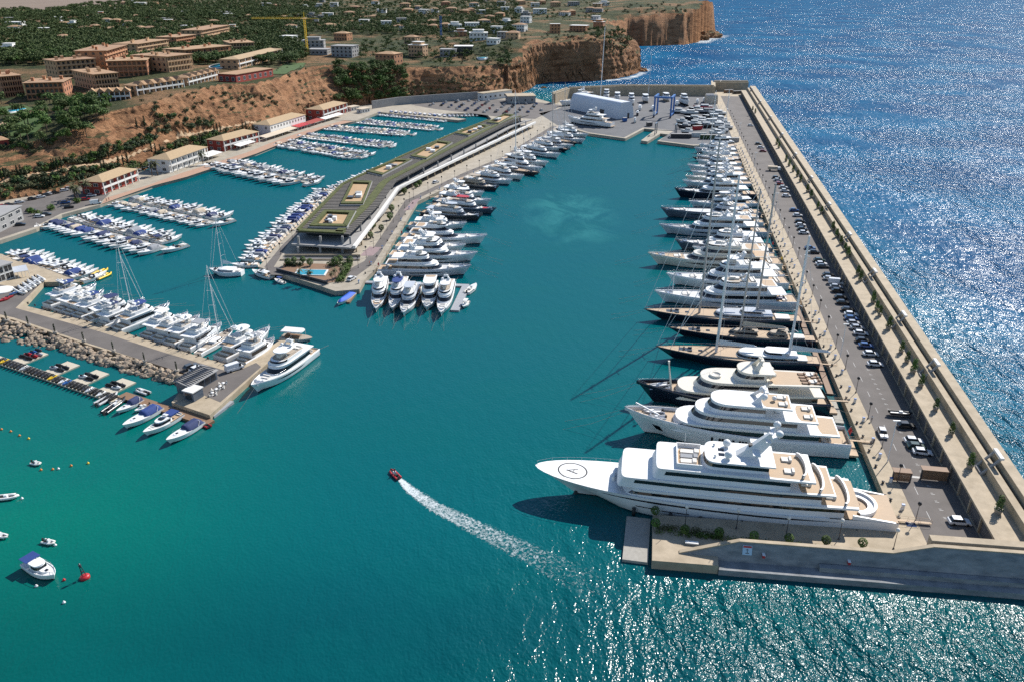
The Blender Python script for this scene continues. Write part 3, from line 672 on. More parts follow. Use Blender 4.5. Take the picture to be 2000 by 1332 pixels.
def dome(parent, x, y, z, r=.5, m=None):
    mb = MB(); mb.lathe([(.3 * r, 0), (.35 * r, r * .35), (r * .8, r * .5), (r, r * 1.05), (r * .85, r * 1.6), (r * .45, r * 1.95), (.01, r * 2.05)], 12, 0, Matrix.Translation((x, y, z))); return mb.build('radar_dome', m or M['white'], parent)
def seat_box(parent, x0, x1, y0, y1, z, h=.45, m=None, name='sun_lounger'):
    mb = MB(); mb.box(x0, x1, y0, y1, z, z + h * .7, 0); mb.box(x0, x0 + (x1 - x0) * .25, y0, y1, z + h * .7, z + h * 1.3, 0); return mb.build(name, m or M['cushion'], parent)
def rails(parent, H, x0, x1, h=.9, step=2.2, name='railing', r=.03):
    mb = MB(); n = max(int((x1 - x0) / step), 3)
    for sg in (1, -1):
        pts = [(lerp(x0, x1, k / n), (H.hw(lerp(x0, x1, k / n)) - .1) * sg, H.z(lerp(x0, x1, k / n)) + h) for k in range(n + 1)]
        mb.tube(pts, r, 4)
        for q in pts: mb.tube([(q[0], q[1], q[2] - h), q], r, 4)
    return mb.build(name, M['steel'], parent)
def mast_arch(parent, x, z, w, h, m, lean=1.2):
    mb = MB()
    for sg in (1, -1): mb.loft([[(x + .7, sg * w, z), (x - .7, sg * w, z), (x - .7, sg * (w - .3), z), (x + .7, sg * (w - .3), z)], [(x + .3 - lean, sg * w * .55, z + h), (x - .5 - lean, sg * w * .55, z + h), (x - .5 - lean, sg * (w * .55 - .25), z + h), (x + .3 - lean, sg * (w * .55 - .25), z + h)]], 0, False)
    mb.box(x - .7 - lean, x + .4 - lean, -w * .6, w * .6, z + h - .1, z + h + .2); mb.box(x - .3 - lean, x + .1 - lean, -w * .9, w * .9, z + h * .55, z + h * .65)
    mb.tube([(x - lean, 0, z + h), (x - lean - .3, 0, z + h * 1.9)], .09, 5, 0, None, .04); mb.box(x - lean - .15, x - lean + .15, -w * .5, w * .5, z + h * 1.25, z + h * 1.33)
    return mb.build('radar_mast', m, parent)
def flag(parent, x, z, m, s=1.0):
    mb = MB(); mb.tube([(x, 0, z), (x - .9 * s, 0, z + 2.2 * s)], .04 * s, 5); mb.build('flagstaff', M['white'], parent)
    mb = MB(); v = []; n = 6
    for k in range(n + 1): u = k / n; v += [(x - .85 * s - u * .5 * s, .12 * math.sin(u * 6) * s, z + 2.1 * s - u * 1.0 * s), (x - .45 * s - u * .5 * s, .12 * math.sin(u * 6 + .5) * s, z + 1.2 * s - u * 1.1 * s)]
    f = [(2*k, 2*k+1, 2*k+3, 2*k+2) for k in range(n)]; mb.add(v, f); mb.add([(a, b + .012, c) for a, b, c in v], [q[::-1] for q in f]); return mb.build('flag', m, parent)
def tender(parent, x, y, z, L=4.5, rz=0.0, name='tender', m=None):
    mb = MB(); T = Matrix.Translation((x, y, z)) @ Matrix.Rotation(rz, 4, 'Z'); r = .26
    pts = [(-L/2, .7, r), (L*.2, .75, r), (L*.42, .45, r + .1), (L*.5, 0, r + .18), (L*.42, -.45, r + .1), (L*.2, -.75, r), (-L/2, -.7, r)]
    mb.tube(pts, r, 7, 0, T); mb.box(-L*.48, L*.36, -.6, .6, .08, .22, 1, T); mb.box(-L*.05, L*.1, -.3, .3, .2, .75, 1, T); mb.box(-L*.55, -L*.45, -.2, .2, .2, .9, 2, T)
    return mb.build(name, [m or M['rubber_grey'], M['white'], M['black']], parent)
def fenders(parent, H, xs, side=-1):
    for x in xs:
        q = H.side(x, .35, .45); mb = MB(); mb.lathe([(.05, -1.1), (.38, -.9), (.42, 0), (.38, .9), (.05, 1.1)], 8, 0, Matrix.Translation((q[0], q[1] * side, 1.0))); mb.build('fender', M['black'], parent)
def foredeck_gear(parent, H, x0, x1, m=None):
    mb = MB(); z = H.dz((x0 + x1) / 2)
    for sg in (1, -1):
        mb.lathe([(.28, 0), (.3, .35), (.18, .45), (.22, .6)], 8, 0, Matrix.Translation((lerp(x0, x1, .6), sg * .55, z))); mb.box(lerp(x0, x1, .1), lerp(x0, x1, .35), sg * 1.1 - .25, sg * 1.1 + .25, z, z + .35)
    mb.box(lerp(x0, x1, .05), x1, -1.3 if abs(x1 - x0) > 3.5 else -.9, 1.3 if abs(x1 - x0) > 3.5 else .9, z - .3, z + .06, 0, None, .85)
    return mb.build('windlass', m or M['steel'], parent)
def gangway(parent, x, y, z, L=5.0):
    mb = MB(); mb.box(x - L, x, y - .35, y + .35, z, z + .1); mb.tube([(x, y + .35, z + .9), (x - L, y + .35, z + .9)], .03, 4); mb.tube([(x, y - .35, z + .9), (x - L, y - .35, z + .9)], .03, 4)
    for k in range(5):
        for sg in (-.35, .35): mb.tube([(x - L * k / 4, y + sg, z), (x - L * k / 4, y + sg, z + .9)], .025, 4)
    return mb.build('gangway', M['teak'], parent)
def place(bow, stern, zb, zs=1.0):
    a, b = P2(*bow, zb), P2(*stern, zs); d = a - b; return (a + b) / 2, math.atan2(d.y, d.x), d.length
def moor(o, H, tow=14):
    mb = MB(); L = H.L
    for sg in (1, -1): mb.tube([(L/2 - 1.5, sg * .6, H.z(L/2 - 1.5) - .4), (L/2 + tow * .5, sg * 1.6, H.z(L/2) * .3), (L/2 + tow, sg * 2.2, -.3)], .03, 4)
    mb.build('bow_line', M['rope'], o)
    mb = MB()
    for sg in (1, -1): mb.tube([(-L/2 + .5, sg * H.hw(-L/2) * .8, H.F * .8), (-L/2 - 4, sg * H.hw(-L/2) * 1.2, 1.9)], .04, 4)
    mb.build('stern_line', M['rope'], o)

# ------------------------------------------------------------------ big motor yachts
def motor_yacht(bow, stern, label, name='motor_yacht', hm='white', sm_='white', tiers=2, B=None, zb=None, group='yachts moored stern-to', flagm=None, mast=True, boot='boot', teakfore=False, hw_=None, deckm=None, seed=0, nose=.16, cushions=True, gang=True, xs=None, hard=None, wide=.9):
    zb = zb or 4.5; c, rz, L = place(bow, stern, zb); r_ = random.Random(seed + 31); B = B or min(max(L * .205, 4.5), 11)
    F = zb * .62 if L > 30 else zb * .66; H = Hull(L, B, F, zb - F, L * .085, .88, 2.2, .35 if L > 26 else .18, 1.2)
    o = thing(name, label, 'yacht', (c.x, c.y, 0), rz, group); hmat, smat = M[hm], M[sm_]
    H.build(o, hmat, M[boot]); H.deck(o, M[deckm] if deckm else M['white_b'], -L * .14); H.deck(o, M['teak'], -L/2, -L * .12, 'aft_deck', .015)
    if teakfore: H.deck(o, M['teak'], L * .22, L * .44, 'foredeck', .02, .5)
    g0 = hw_ or (.5, .66); H.strip_window(o, M['glass'], -L * .22, L * .24, *g0)
    if L > 32: H.strip_window(o, M['glass'], -L * .3, L * .05, .2, .28, 'porthole_strip', False)
    h = 2.45 if L < 40 else 2.7; z = F - H.bul; w = B / 2 * wide
    x0, x1 = -L * .33 + r_.uniform(-.02, .02) * L, L * (.22 + r_.uniform(-.02, .03)); nl = L * nose
    if xs: x0, x1 = xs[0] * L, xs[1] * L
    z = tier(o, x0, x1, w, z, h, nl, smat, M['glass'], nl * .5, 0, .15, H, .35 if L > 32 else .2, (.36, .78), over=.25, aft=L * .07, fwd=.25, teak=(x0 - L * .06, x0 + L * .04) if seed % 3 == 0 else None)
    for k in range(1, tiers):
        x0 += L * (.07 if tiers > 2 else .06); x1 -= L * .1 if k == 1 else L * .085; w *= .86; nl *= .85
        if tiers > 2 and k < tiers - 1 or (hard is False and k == tiers - 1):
            z = tier(o, x0, x1, w, z, h * .96, nl, smat, M['glass'], nl * .6, 0, .15, None, .3, (.34, .78), over=.3, aft=L * .07, fwd=.3, teak=(x0 - L * .06, x0 + L * .03) if seed % 2 else None)
        else:      # open flybridge: coaming, screen, hardtop on struts, sunpads
            tier(o, x0, x1 + L * .02, w, z, .95, nl, smat, M['glass'], .7, 0, .05, None, .3, (.55, 1.05), wx=(x1 - L * .1, None), roof=False)
            mb = MB(); oo = outline(x0 + .2, x1 - 1.2, w - .3, nl * .7); mb.add([(a, b, z + .97) for a, b in oo], [tuple(range(len(oo)))]); mb.build('flybridge_deck', M['teak_grey'] if r_.random() < .4 else M['white_b'], o)
            seat_box(o, x0 + .4, x0 + 2.0, -w * .7, w * .7, z + .98, .4, M['cushion'], 'sunpad')
            mb = MB(); mb.box(lerp(x0, x1, .5), lerp(x0, x1, .62), -w * .6, w * .1, z + .98, z + 1.5); mb.box(lerp(x0, x1, .62) - .02, lerp(x0, x1, .78), -w * .3, w * .1, z + .98, z + 1.9); mb.build('helm_seat', M['cushion'], o)
            if hard is not None or r_.random() < .75:
                xa, xb = lerp(x0, x1, .3), lerp(x0, x1, .85); mb = MB(); oo = outline(xa, xb, w * .85, (xb - xa) * .4); mb.loft([[(a, b, z + 2.75) for a, b in oo], [(a * .98 + .02 * (xa + xb) / 2, b * .95, z + 2.95) for a, b in oo]], 0, False); mb.build('hardtop', M[hard] if isinstance(hard, str) else smat, o)
                mb = MB()
                for a in (xa + .4, lerp(xa, xb, .75)):
                    for sg in (1, -1): mb.tube([(a - .4, sg * w * .78, z + .9), (a, sg * w * .7, z + 2.8)], .07, 5)
                mb.build('hardtop_strut', smat, o); ztop = z + 2.95
            else: ztop = z + 1.0
            z = ztop; x0, x1 = lerp(x0, x1, .25), lerp(x0, x1, .8)
    if mast:
        xm = lerp(x0, x1, .25); mast_arch(o, xm, z - .05, min(w * .6, 1.8), 1.7 if L > 32 else 1.1, smat); k = min(L / 60, .75)
        for sg in (1, -1): dome(o, xm + .5, sg * min(w * .55, 1.9), z - .03, .32 + .3 * k)
    seat_box(o, L * .25, L * .3, -B * .16, B * .16, H.dz(L * .27) + .0, .5, M['cushion'], 'bow_sunpad')
    if cushions: seat_box(o, -L * .43, -L * .4, -B * .3, B * .3, H.dz(-L * .4), .55, M['cushion'], 'aft_settee')
    mb = MB(); mb.box(-L/2 - L * .028, -L/2, -B * .38, B * .38, .35, .6); mb.build('swim_platform', M['teak'], o)
    foredeck_gear(o, H, L * .36, L * .45); rails(o, H, L * .1, L * .49, .75, 2.4)
    if flagm: flag(o, -L/2 + .4, F, M[flagm], .9)
    if gang: gangway(o, -L/2, B * .2, F * .5, 4.5)
    moor(o, H, 6 + L * .15); return o, H

# ------------------------------------------------------------------ the white superyacht alongside the south quay
c0, c1 = Vector(D(4.7, -75.7)), Vector(D(4.7, -.6)); L = (c0 - c1).length
o = thing('superyacht', 'huge white superyacht with ringed letter A on the foredeck, moored along the end quay', 'superyacht', (*((c0 + c1) / 2), 0), math.atan2(c0.y - c1.y, c0.x - c1.x)); SY = o
H = Hull(L, 13.0, 4.1, 2.4, 9.5, .8, 3.5, 0.0, 1.5, .62); H.build(o, M['white'], M['boot'])
H.deck(o, M['white'], -L * .32); X = lambda px: L / 2 - (px - 1048) / 697 * L
H.strip_window(o, M['glass'], X(1640), X(1150), .76, .86); H.strip_window(o, M['glass'], X(1360), X(1300), .4, .45, 'hull_window', False); H.strip_window(o, M['glass'], X(1290), X(1240), .44, .49, 'hull_window', False); H.strip_window(o, M['glass'], X(1636), X(1598), .4, .46, 'hull_window', False)
mb = MB(); ex = X(1125); ez = H.dz(ex) + .03                               # ring and letter on the foredeck
n = 40; rr = 3.05
v = []
for k in range(n): a = 2 * math.pi * k / n; v += [(ex + math.cos(a) * rr * 1.08, math.sin(a) * rr, H.dz(ex + math.cos(a) * rr) + .03), (ex + math.cos(a) * (rr - .3) * 1.08, math.sin(a) * (rr - .3), H.dz(ex + math.cos(a) * rr) + .03)]
mb.add(v, [(2*k, (2*k+2) % (2*n), (2*k+3) % (2*n), 2*k+1) for k in range(n)]); mb.build('foredeck_ring', M['black'], o)
mb = MB()
def stroke(x0, y0, x1, y1, t_):
    d = Vector((x1 - x0, y1 - y0)).normalized(); q = Vector((-d.y, d.x)) * t_ / 2; zz = lambda x: H.dz(x) + .032
    mb.add([(x0 - q.x, y0 - q.y, zz(x0)), (x1 - q.x, y1 - q.y, zz(x1)), (x1 + q.x, y1 + q.y, zz(x1)), (x0 + q.x, y0 + q.y, zz(x0))], [(0, 1, 2, 3)])
stroke(ex + 1.35, .15, ex - 1.2, -.95, .22); stroke(ex + 1.35, -.05, ex - 1.2, .95, .34); stroke(ex - .45, -.75, ex - .05, .5, .16); mb.build('foredeck_letter', M['black'], o)
W6 = 6.1
z1 = tier(o, X(1645), X(1214), W6, 4.05, 2.4, 5, M['white'], M['glass'], 3.0, 0, .3, H, .35, (.55, .82), wx=(X(1640), X(1240)), over=.35, aft=2.6, fwd=.2, teak=(X(1672), X(1600)), th=.45, p=4)
z2 = tier(o, X(1600), X(1216), 5.9, z1, 2.2, 3, M['white'], M['glass'], 1.0, 0, .35, H, .5, (.52, .84), wx=(X(1590), X(1290)), over=.3, aft=2.6, fwd=.2, teak=(X(1622), X(1560)), th=.4, p=6)
z3 = tier(o, X(1540), X(1283), 5.3, z2, 2.2, 2.0, M['white'], M['glass'], 1.0, 0, .4, None, .3, (.45, .8), wx=(X(1535), X(1310)), over=.45, aft=4.8, fwd=.3, teak=(X(1575), X(1500)), th=.4, p=6)
mb = MB(); oo = outline(X(1376), X(1330), 3.6, 1.0); mb.add([(a, b, z3 + .015) for a, b in oo], [tuple(range(len(oo)))]); mb.build('sun_deck', M['teak'], o)
mb = MB()
for sg in (1, -1): mb.box(X(1376), X(1328), sg * 4.1 - .12, sg * 4.1 + .12, z3, z3 + .9)
mb.box(X(1330), X(1328), -4.1, 4.1, z3, z3 + .9); mb.build('windbreak', M['white'], o)
for k in range(3): seat_box(o, X(1372) + .3 * k, X(1336), -2.6 + 1.9 * k, -1.2 + 1.9 * k, z3 + .02, .5, M['cushion' if k != 1 else 'grey_cover'])
z4 = tier(o, X(1500), X(1378), 3.9, z3, 1.7, 3.0, M['white'], M['glass'], .7, 0, .3, None, .3, (.35, .75), over=.6, aft=1.2, fwd=.4, th=.3, p=3.2)
mb = MB()                                                                    # raked radar mast and its wings
mb.loft([[(X(1440), -1.0, z4), (X(1480), -1.0, z4), (X(1480), 1.0, z4), (X(1440), 1.0, z4)], [(X(1468), -.7, z4 + 2.5), (X(1497), -.7, z4 + 2.5), (X(1497), .7, z4 + 2.5), (X(1468), .7, z4 + 2.5)], [(X(1497), -.45, z4 + 5.6), (X(1512), -.45, z4 + 5.6), (X(1512), .45, z4 + 5.6), (X(1497), .45, z4 + 5.6)]], 0, False)
mb.box(X(1482), X(1468), -3.4, 3.4, z4 + 1.6, z4 + 1.85); mb.box(X(1500), X(1490), -2.0, 2.0, z4 + 4.2, z4 + 4.4); mb.box(X(1510), X(1500), -2.3, 2.3, z4 + 5.5, z4 + 5.7); mb.tube([(X(1505), 0, z4 + 5.6), (X(1509), 0, z4 + 8.6)], .1, 6, 0, None, .05); mb.build('radar_mast', M['white'], o)
mb = MB(); mb.box(X(1484), X(1462), -.55, .55, z4 + 2.1, z4 + 2.6); mb.build('mast_panel', M['black'], o)
for x, y, z, r in ((1424, 2.3, z4, .85), (1424, -2.3, z4, .85), (1512, 1.9, z4 + 5.7, .8), (1512, -1.9, z4 + 5.7, .8), (1400, 2.2, z4, .3), (1400, -2.2, z4, .3)): dome(o, X(x), y, z, r)
mb = MB()
for y in (-.9, 1.0): mb.box(X(1418), X(1407), y - .55, y + .55, z4, z4 + .05)
mb.build('skylight', M['glass'], o)
for zz, x, w_ in ((z3, 1572, 4.4), (z2, 1606, 5.0), (z1, 1655, 5.2)):          # aft bulwarks and loose furniture of the stepped decks
    mb = MB(); pts = [(X(x) + 1.2 - 1.2 * math.cos(a), w_ * math.sin(a)) for a in [math.pi * (k / 8 - .5) for k in range(9)]]
    mb.loft([[(a, b, zz) for a, b in pts], [(a - .2, b * 1.0, zz + .9) for a, b in pts], [(a + .15, b * .96, zz + .9) for a, b in pts], [(a + .2, b * .96, zz) for a, b in pts]], 0, False, False, (False, False)); mb.build('aft_bulwark', M['white'], o)
    for sg in (1, -1): seat_box(o, X(x) + 2.5, X(x) + 4.5, sg * 2.2 - .8, sg * 2.2 + .8, zz + .02, .5, M['cushion'], 'lounge_sofa')
za = H.dz(X(1690)); H.deck(o, M['teak'], -L/2, -L * .31, 'aft_deck', .015, .3)
mb = MB(); cx = X(1665)
pts = [[(cx - 1.2 - r * math.cos(a), r * math.sin(a) * 1.05, z) for a in [math.pi * (k / 14 - .5) for k in range(15)]] for r, z in ((4.2, za), (4.2, za + .95), (3.6, za + .95), (3.4, za + .5), (2.4, za + .5), (2.4, za))]
mb.loft(pts, 0, False, False, (False, False)); mb.build('curved_sofa', M['white'], o)
mb = MB(); mb.lathe([(1.25, 0), (1.3, .45), (.01, .47)], 20, 0, Matrix.Translation((cx - .8, 0, za + .02))); mb.build('round_table', M['wood'], o)
mb = MB()
for sg in (1, -1): mb = MB(); mb.loft([[(-L/2 + 9, sg * H.hw(-L/2 + 9) - .15 * sg, za), (-L/2 + 9, sg * H.hw(-L/2 + 9) - .5 * sg, za), (-L/2 + 9, sg * H.hw(-L/2 + 9) - .5 * sg, za + 1.0), (-L/2 + 9, sg * H.hw(-L/2 + 9) - .15 * sg, za + 1.0)], [(-L/2 + .5, sg * H.hw(-L/2) - .1 * sg, za - .2), (-L/2 + .5, sg * H.hw(-L/2) - .5 * sg, za - .2), (-L/2 + .5, sg * H.hw(-L/2) - .5 * sg, za), (-L/2 + .5, sg * H.hw(-L/2) - .1 * sg, za)]], 0, False); mb.build('quarter_bulwark', M['white'], o)
mb = MB(); mb.prism([(-L/2 - 3.6, -4.2), (-L/2, -4.9), (-L/2, 4.9), (-L/2 - 3.6, 4.2)], .5, 1.3); mb.build('swim_platform', M['teak'], o)
fenders(o, H, [X(q) for q in (1232, 1322, 1382, 1460, 1537, 1672)], 1); flag(o, X(1640), za + .5, M['red'], 1.0); gangway(o, -L/2 + 1.5, 1.5, 2.4, 9.0)
mb = MB(); mb.tube([(L/2 - 9.5, 0, 2.0), (L/2 - 9, 0, -.5)], .5, 6); mb.build('anchor_pocket', M['dkgrey'], o); rails(o, H, L * .2, L * .495, .8, 3.0, r=.025)
mb = MB(); mb.tube([(X(1345), -3.9, z3), (X(1345), -3.9, z3 + 3.4)], .05, 5); mb.build('antenna', M['white'], o); mb = MB(); mb.tube([(X(1372), 3.9, z3), (X(1372), 3.9, z3 + 3.0)], .05, 5); mb.build('antenna', M['white'], o)
mb = MB(); mb.box(X(1211), X(1206), -1.6, 1.6, 5.0, 6.2, 0, None, .8); mb.build('bow_hatch', M['white'], o)

# ------------------------------------------------------------------ second: large pale yacht, third: dark hull and cream decks
def big_yacht(bow, stern, zb, label, hm, smm, B, T, gname='white', deckm='teak', flagm=None, crane=False):
    c, rz, L = place(bow, stern, zb); F = zb * .6; H = Hull(L, B, F, zb - F, L * .1, .84, 2.3, .9, 1.4, .78); o = thing('superyacht', label, 'superyacht', (c.x, c.y, 0), rz)
    H.build(o, M[hm], M['boot']); H.deck(o, M[deckm]); z = F - .9; X = lambda f: L / 2 - f * L
    for i, (a, b, w, h, aft, teak, rfk) in enumerate(T):
        z = tier(o, X(b), X(a), w, z, h, L * (.13 if i < 2 else .09), M[smm], M['glass'], L * .05 * rfk, 0, .25, H if i < 2 else None, .25 + .35 * i, (.42, .8), wx=(X(b) + .6, None if i else X(a) - 2.5), over=.45, aft=aft, fwd=.35, teak=(X(b) - aft + .3, X(b) - aft + .3 + teak) if teak else None, th=.4)
        zz = z
        if teak and i:
            for sg in (1, -1): seat_box(o, X(b) - aft + 1, X(b) - aft + 3, sg * w * .45 - .8, sg * w * .45 + .8, z + .02, .5, M['cushion'])
    foredeck_gear(o, H, L * .3, L * .43); rails(o, H, L * .15, L * .49, .3, 3.0); seat_box(o, -L * .42, -L * .38, -B * .28, B * .28, H.dz(-L * .4), .5, M['cushion'], 'aft_settee')
    mb = MB(); mb.box(-L/2 - 2.2, -L/2, -B * .36, B * .36, .5, 1.0); mb.build('swim_platform', M['teak'], o); moor(o, H, 16); gangway(o, -L/2 + .5, -1, F * .55, 6.5)
    if flagm: flag(o, -L/2 + .8, F, M[flagm], 1.2)
    return o, H, L, zz, X
o, H, L, zt_, X = big_yacht((1220, 793), (1652, 872), 7.0, 'large pale grey superyacht with three stepped decks, next beyond the lettered superyacht', 'white', 'white', 10.5,
    [(.2, .86, 4.9, 2.6, 4.5, 4.2, .8), (.29, .76, 4.4, 2.5, 4.6, 4.2, .7), (.36, .62, 3.7, 2.3, 6.0, 6.5, .6)], flagm='red')
for a_, b_ in ((.405, .395), (.44, .43), (.453, .443), (.466, .456), (.5, .49), (.53, .52), (.543, .533), (.556, .546)): H.strip_window(o, M['glass'], X(a_), X(b_), .42, .66, 'hull_window', False); H.strip_window(o, M['glass'], X(.13), X(.09), .3, .55, 'anchor_pocket', False)
mb = MB(); mb.box(X(.47), X(.38), -2.6, 2.6, zt_ - 2.28, zt_ - 2.2); mb.build('forward_lounge', M['teak'], o)
mast_arch(o, X(.57), zt_, 2.4, 2.6, M['white'], 2.4); dome(o, X(.61), 1.9, zt_ + 1.0, .85); dome(o, X(.61), -1.9, zt_ + 1.0, .85); dome(o, X(.66), 0, zt_ + .1, .6)
mb = MB(); mb.tube([(X(.05), 0, H.z(X(.05)) + 1.6), (X(.16), 1.0, H.dz(X(.16)) + .8)], .22, 6); mb.build('deck_crane', M['white'], o); tender(o, X(.13), -1.2, H.dz(X(.13)) + .1, 5, .2); tender(o, X(.15), 1.5, H.dz(X(.15)) + .1, 4.5, .1)
mb = MB(); mb.lathe([(1.0, 0), (1.05, .7), (.85, .72), (.8, .5), (.01, .5)], 16, 0, Matrix.Translation((X(.68), 0, zt_ - 2.65))); mb.build('hot_tub', M['white'], o)
o, H, L, zt_, X = big_yacht((1243, 742), (1612, 792), 6.3, 'dark navy hulled superyacht with cream decks and rows of brown loungers aft', 'navy', 'cream', 10.2,
    [(.19, .93, 4.9, 2.6, 1.5, 0, .7), (.3, .72, 4.4, 2.5, 11.0, 12.5, .8), (.5, .66, 3.6, 2.2, 2.0, 0, .5)])
mast_arch(o, X(.61), zt_, 2.0, 2.4, M['cream'], 1.2); dome(o, X(.7), 1.6, zt_ - 1.9, .8, M['cream']); dome(o, X(.7), -1.6, zt_ - 1.9, .8, M['cream']); dome(o, X(.68), 2.6, zt_ - 1.9, .55, M['cream'])
mb = MB(); mb.tube([(X(.185), 1.2, H.dz(X(.2))), (X(.16), 1.2, H.dz(X(.2)) + 8.0)], .28, 6, 0, None, .18); mb.box(X(.165), X(.155), .9, 1.5, H.dz(X(.2)) + 8, H.dz(X(.2)) + 8.6); mb.build('foremast', M['cream'], o)
for i in range(4):
    for j in range(2): seat_box(o, X(.865 + j * .06) - 1, X(.865 + j * .06) + 1.0, -2.9 + i * 1.7, -1.9 + i * 1.7, zt_ - 2.7 + .15, .35, M['wood'])
mb = MB(); mb.lathe([(1.5, 0), (1.6, .6), (1.3, .62), (1.2, .35), (.01, .35)], 18, 0, Matrix.Translation((X(.41), .4, zt_ - 2.65))); mb.build('hot_tub', M['cream'], o); tender(o, X(.12), 0, H.dz(X(.12)) + .2, 5.5, .3)

# ------------------------------------------------------------------ sailing yachts
def sail_yacht(bow, stern, zb, label, hm='navy', masts=((.42, 50),), B=None, house=((.42, .8),), hous='white', deckm='teak', group=None, spar='alu', boom=True, cov='white', name='sailing_yacht', stay=True, rr=.3):
    c, rz, L = place(bow, stern, zb); B = B or L * .2; F = zb * .8; H = Hull(L, B, F, zb - F, L * .12, .55, 1.9, .12, 1.2, .9)
    o = thing(name, label, 'sailing yacht', (c.x, c.y, 0), rz, group); H.build(o, M[hm], M['boot']); H.deck(o, M[deckm]); X = lambda f: L / 2 - f * L; z = H.dz(0)
    for a, b, *rest in house:
        w = B * (rest[0] if rest else .32); hh = 1.15 if L > 25 else .6
        tier(o, X(b), X(a), w, z, hh, (b - a) * L * .35, M[hous], M['glass'], .9, .4, .2, H, .7, (.2, .75), over=.02, fwd=-.2, th=.12)
        if L > 25: tier(o, X(lerp(a, b, .8)), X(lerp(a, b, .45)), w * .6, z + hh + .1, .9, 1.6, M[hous], M['glass'], .5, .2, .1, None, .3, (.25, .8), over=.25, aft=1.2, fwd=.2, th=.1)
    mb = MB(); mb.prism([(X(.93), -B * .2), (X(.84), -B * .24), (X(.84), B * .24), (X(.93), B * .2)], z + .02, z + .35); mb.build('aft_cockpit', M['cushion'], o)
    for f, hgt in masts:
        xm = X(f); mb = MB(); mb.tube([(xm, 0, z), (xm - hgt * .012, 0, z + hgt)], rr * 1.12, 8, 0, None, rr * .7)
        for q in (.25, .46, .66, .85):
            if hgt < 22 and q in (.25, .66): continue
            s_ = B * .34 * (1 - q * .45); zz = z + hgt * q; mb.tube([(xm - 1, -s_, zz + .2), (xm, 0, zz)], rr * .3, 5); mb.tube([(xm - 1, s_, zz + .2), (xm, 0, zz)], rr * .3, 5)
        mb.build('mast', M[spar], o)
        rg = MB(); wr = .035 if L > 25 else .03
        for sg in (1, -1): rg.tube([(xm - .8, sg * H.hw(xm), H.z(xm)), (xm - 1, sg * B * .3, z + hgt * .25), (xm - 1, sg * B * .25, z + hgt * .5), (xm - .5, 0, z + hgt * .98)], wr, 4)
        if stay: rg.tube([(xm - hgt * .012, 0, z + hgt * .99), (X(.965), 0, H.z(X(.965)))], wr, 4)
        if f == masts[0][0] and stay:
            rg.tube([(xm, 0, z + hgt * .98), (L/2 - .4, 0, H.z(L/2))], wr * 1.6, 5); rg.tube([(xm, 0, z + hgt * .74), (X(.1), 0, H.z(X(.1)))], wr * 2.6, 5)
        rg.build('rigging', M['alu'], o)
        if boom:
            bl = L * .3 if len(masts) < 2 else L * .24; mb = MB(); mb.tube([(xm - .4, 0, z + 2.6), (xm - bl, 0, z + 2.7)], .28 if L > 25 else .12, 6); mb.build('boom', M[spar], o)
            mb = MB(); mb.loft([[(xm - .6, -.3, z + 2.8), (xm - .6, .3, z + 2.8), (xm - .6, 0, z + 4.2)], [(xm - bl * .95, -.2, z + 2.9), (xm - bl * .95, .2, z + 2.9), (xm - bl * .95, 0, z + 3.3)]], 0, False); mb.build('sail_cover', M[cov], o)
    foredeck_gear(o, H, L * .26, L * .36, M['dkgrey']); rails(o, H, -L * .46, L * .49, .7, 2.6, r=.025)
    mb = MB()
    for k in (.2, .27): mb.box(X(k + .025), X(k), -.5, .5, H.dz(X(k)), H.dz(X(k)) + .12)
    mb.build('deck_hatch', M['glass'], o)
    if L > 24: moor(o, H, 12); gangway(o, -L/2, .8, F * .7, 5)
    return o
# ------------------------------------------------------------------ sailing yachts on the dike
sail_yacht((1280, 675), (1597, 714), 3.6, 'dark navy ketch with white deckhouse and two tall pale masts, beside the cream decked superyacht', masts=((.38, 53), (.82, 37)), house=((.5, .87, .34),), B=9.6, rr=.38)
sail_yacht((1303, 638), (1590, 668), 3.0, 'classic black sailing yacht with cream covers and varnished deckhouse, between two dark ketches', masts=((.5, 46),), house=((.42, .62, .2), (.68, .82, .24)), B=7.6, hous='teak_grey', cov='beige_cover', spar='carbon', rr=.28)
sail_yacht((1257, 603), (1562, 632), 3.6, 'long black ketch with teak foredeck and silver deckhouse, third sailing yacht from the near end', masts=((.36, 57), (.72, 44)), house=((.45, .82, .34),), B=9.4, hous='silver', spar='carbon', cov='grey_cover', rr=.36)
# ------------------------------------------------------------------ motor yachts along the dike, near to far
o, H = motor_yacht((1278, 567), (1552, 592), 'white displacement yacht with raised foremast and blue tender on its aft deck', zb=4.6, tiers=3, seed=1, B=9)
L_ = H.L; mb = MB(); mb.tube([(L_ * .37, 0, H.z(L_ * .37) - .3), (L_ * .37, 0, H.z(L_ * .37) + 7)], .16, 6); mb.build('foremast', M['white'], o)
tender(o, -L_ * .36, .5, H.dz(-L_ * .36) + .1, 5.5, .1, 'tender', M['blue_cover'])
motor_yacht((1301, 533), (1535, 556), 'white three deck yacht with round radar domes, beyond the yacht with the foremast', zb=4.8, tiers=3, seed=2, B=9, nose=.2)
motor_yacht((1265, 493), (1523, 519), 'cream yacht with bronze hull band and long beige foredeck on the dike', zb=5.0, hm='cream', sm_='cream', tiers=3, seed=3, B=9.4, teakfore=True, flagm='yellow')
motor_yacht((1318, 467), (1506, 488), 'grey hulled yacht with white upper decks beside the cream yacht', zb=4.4, hm='grey_hull', tiers=3, seed=4, B=8, flagm='red')
motor_yacht((1287, 437), (1496, 457), 'silver hulled yacht with white sweeping superstructure and dark foredeck', zb=4.6, hm='silver', tiers=3, seed=5, B=8.4, deckm='grey_cover')
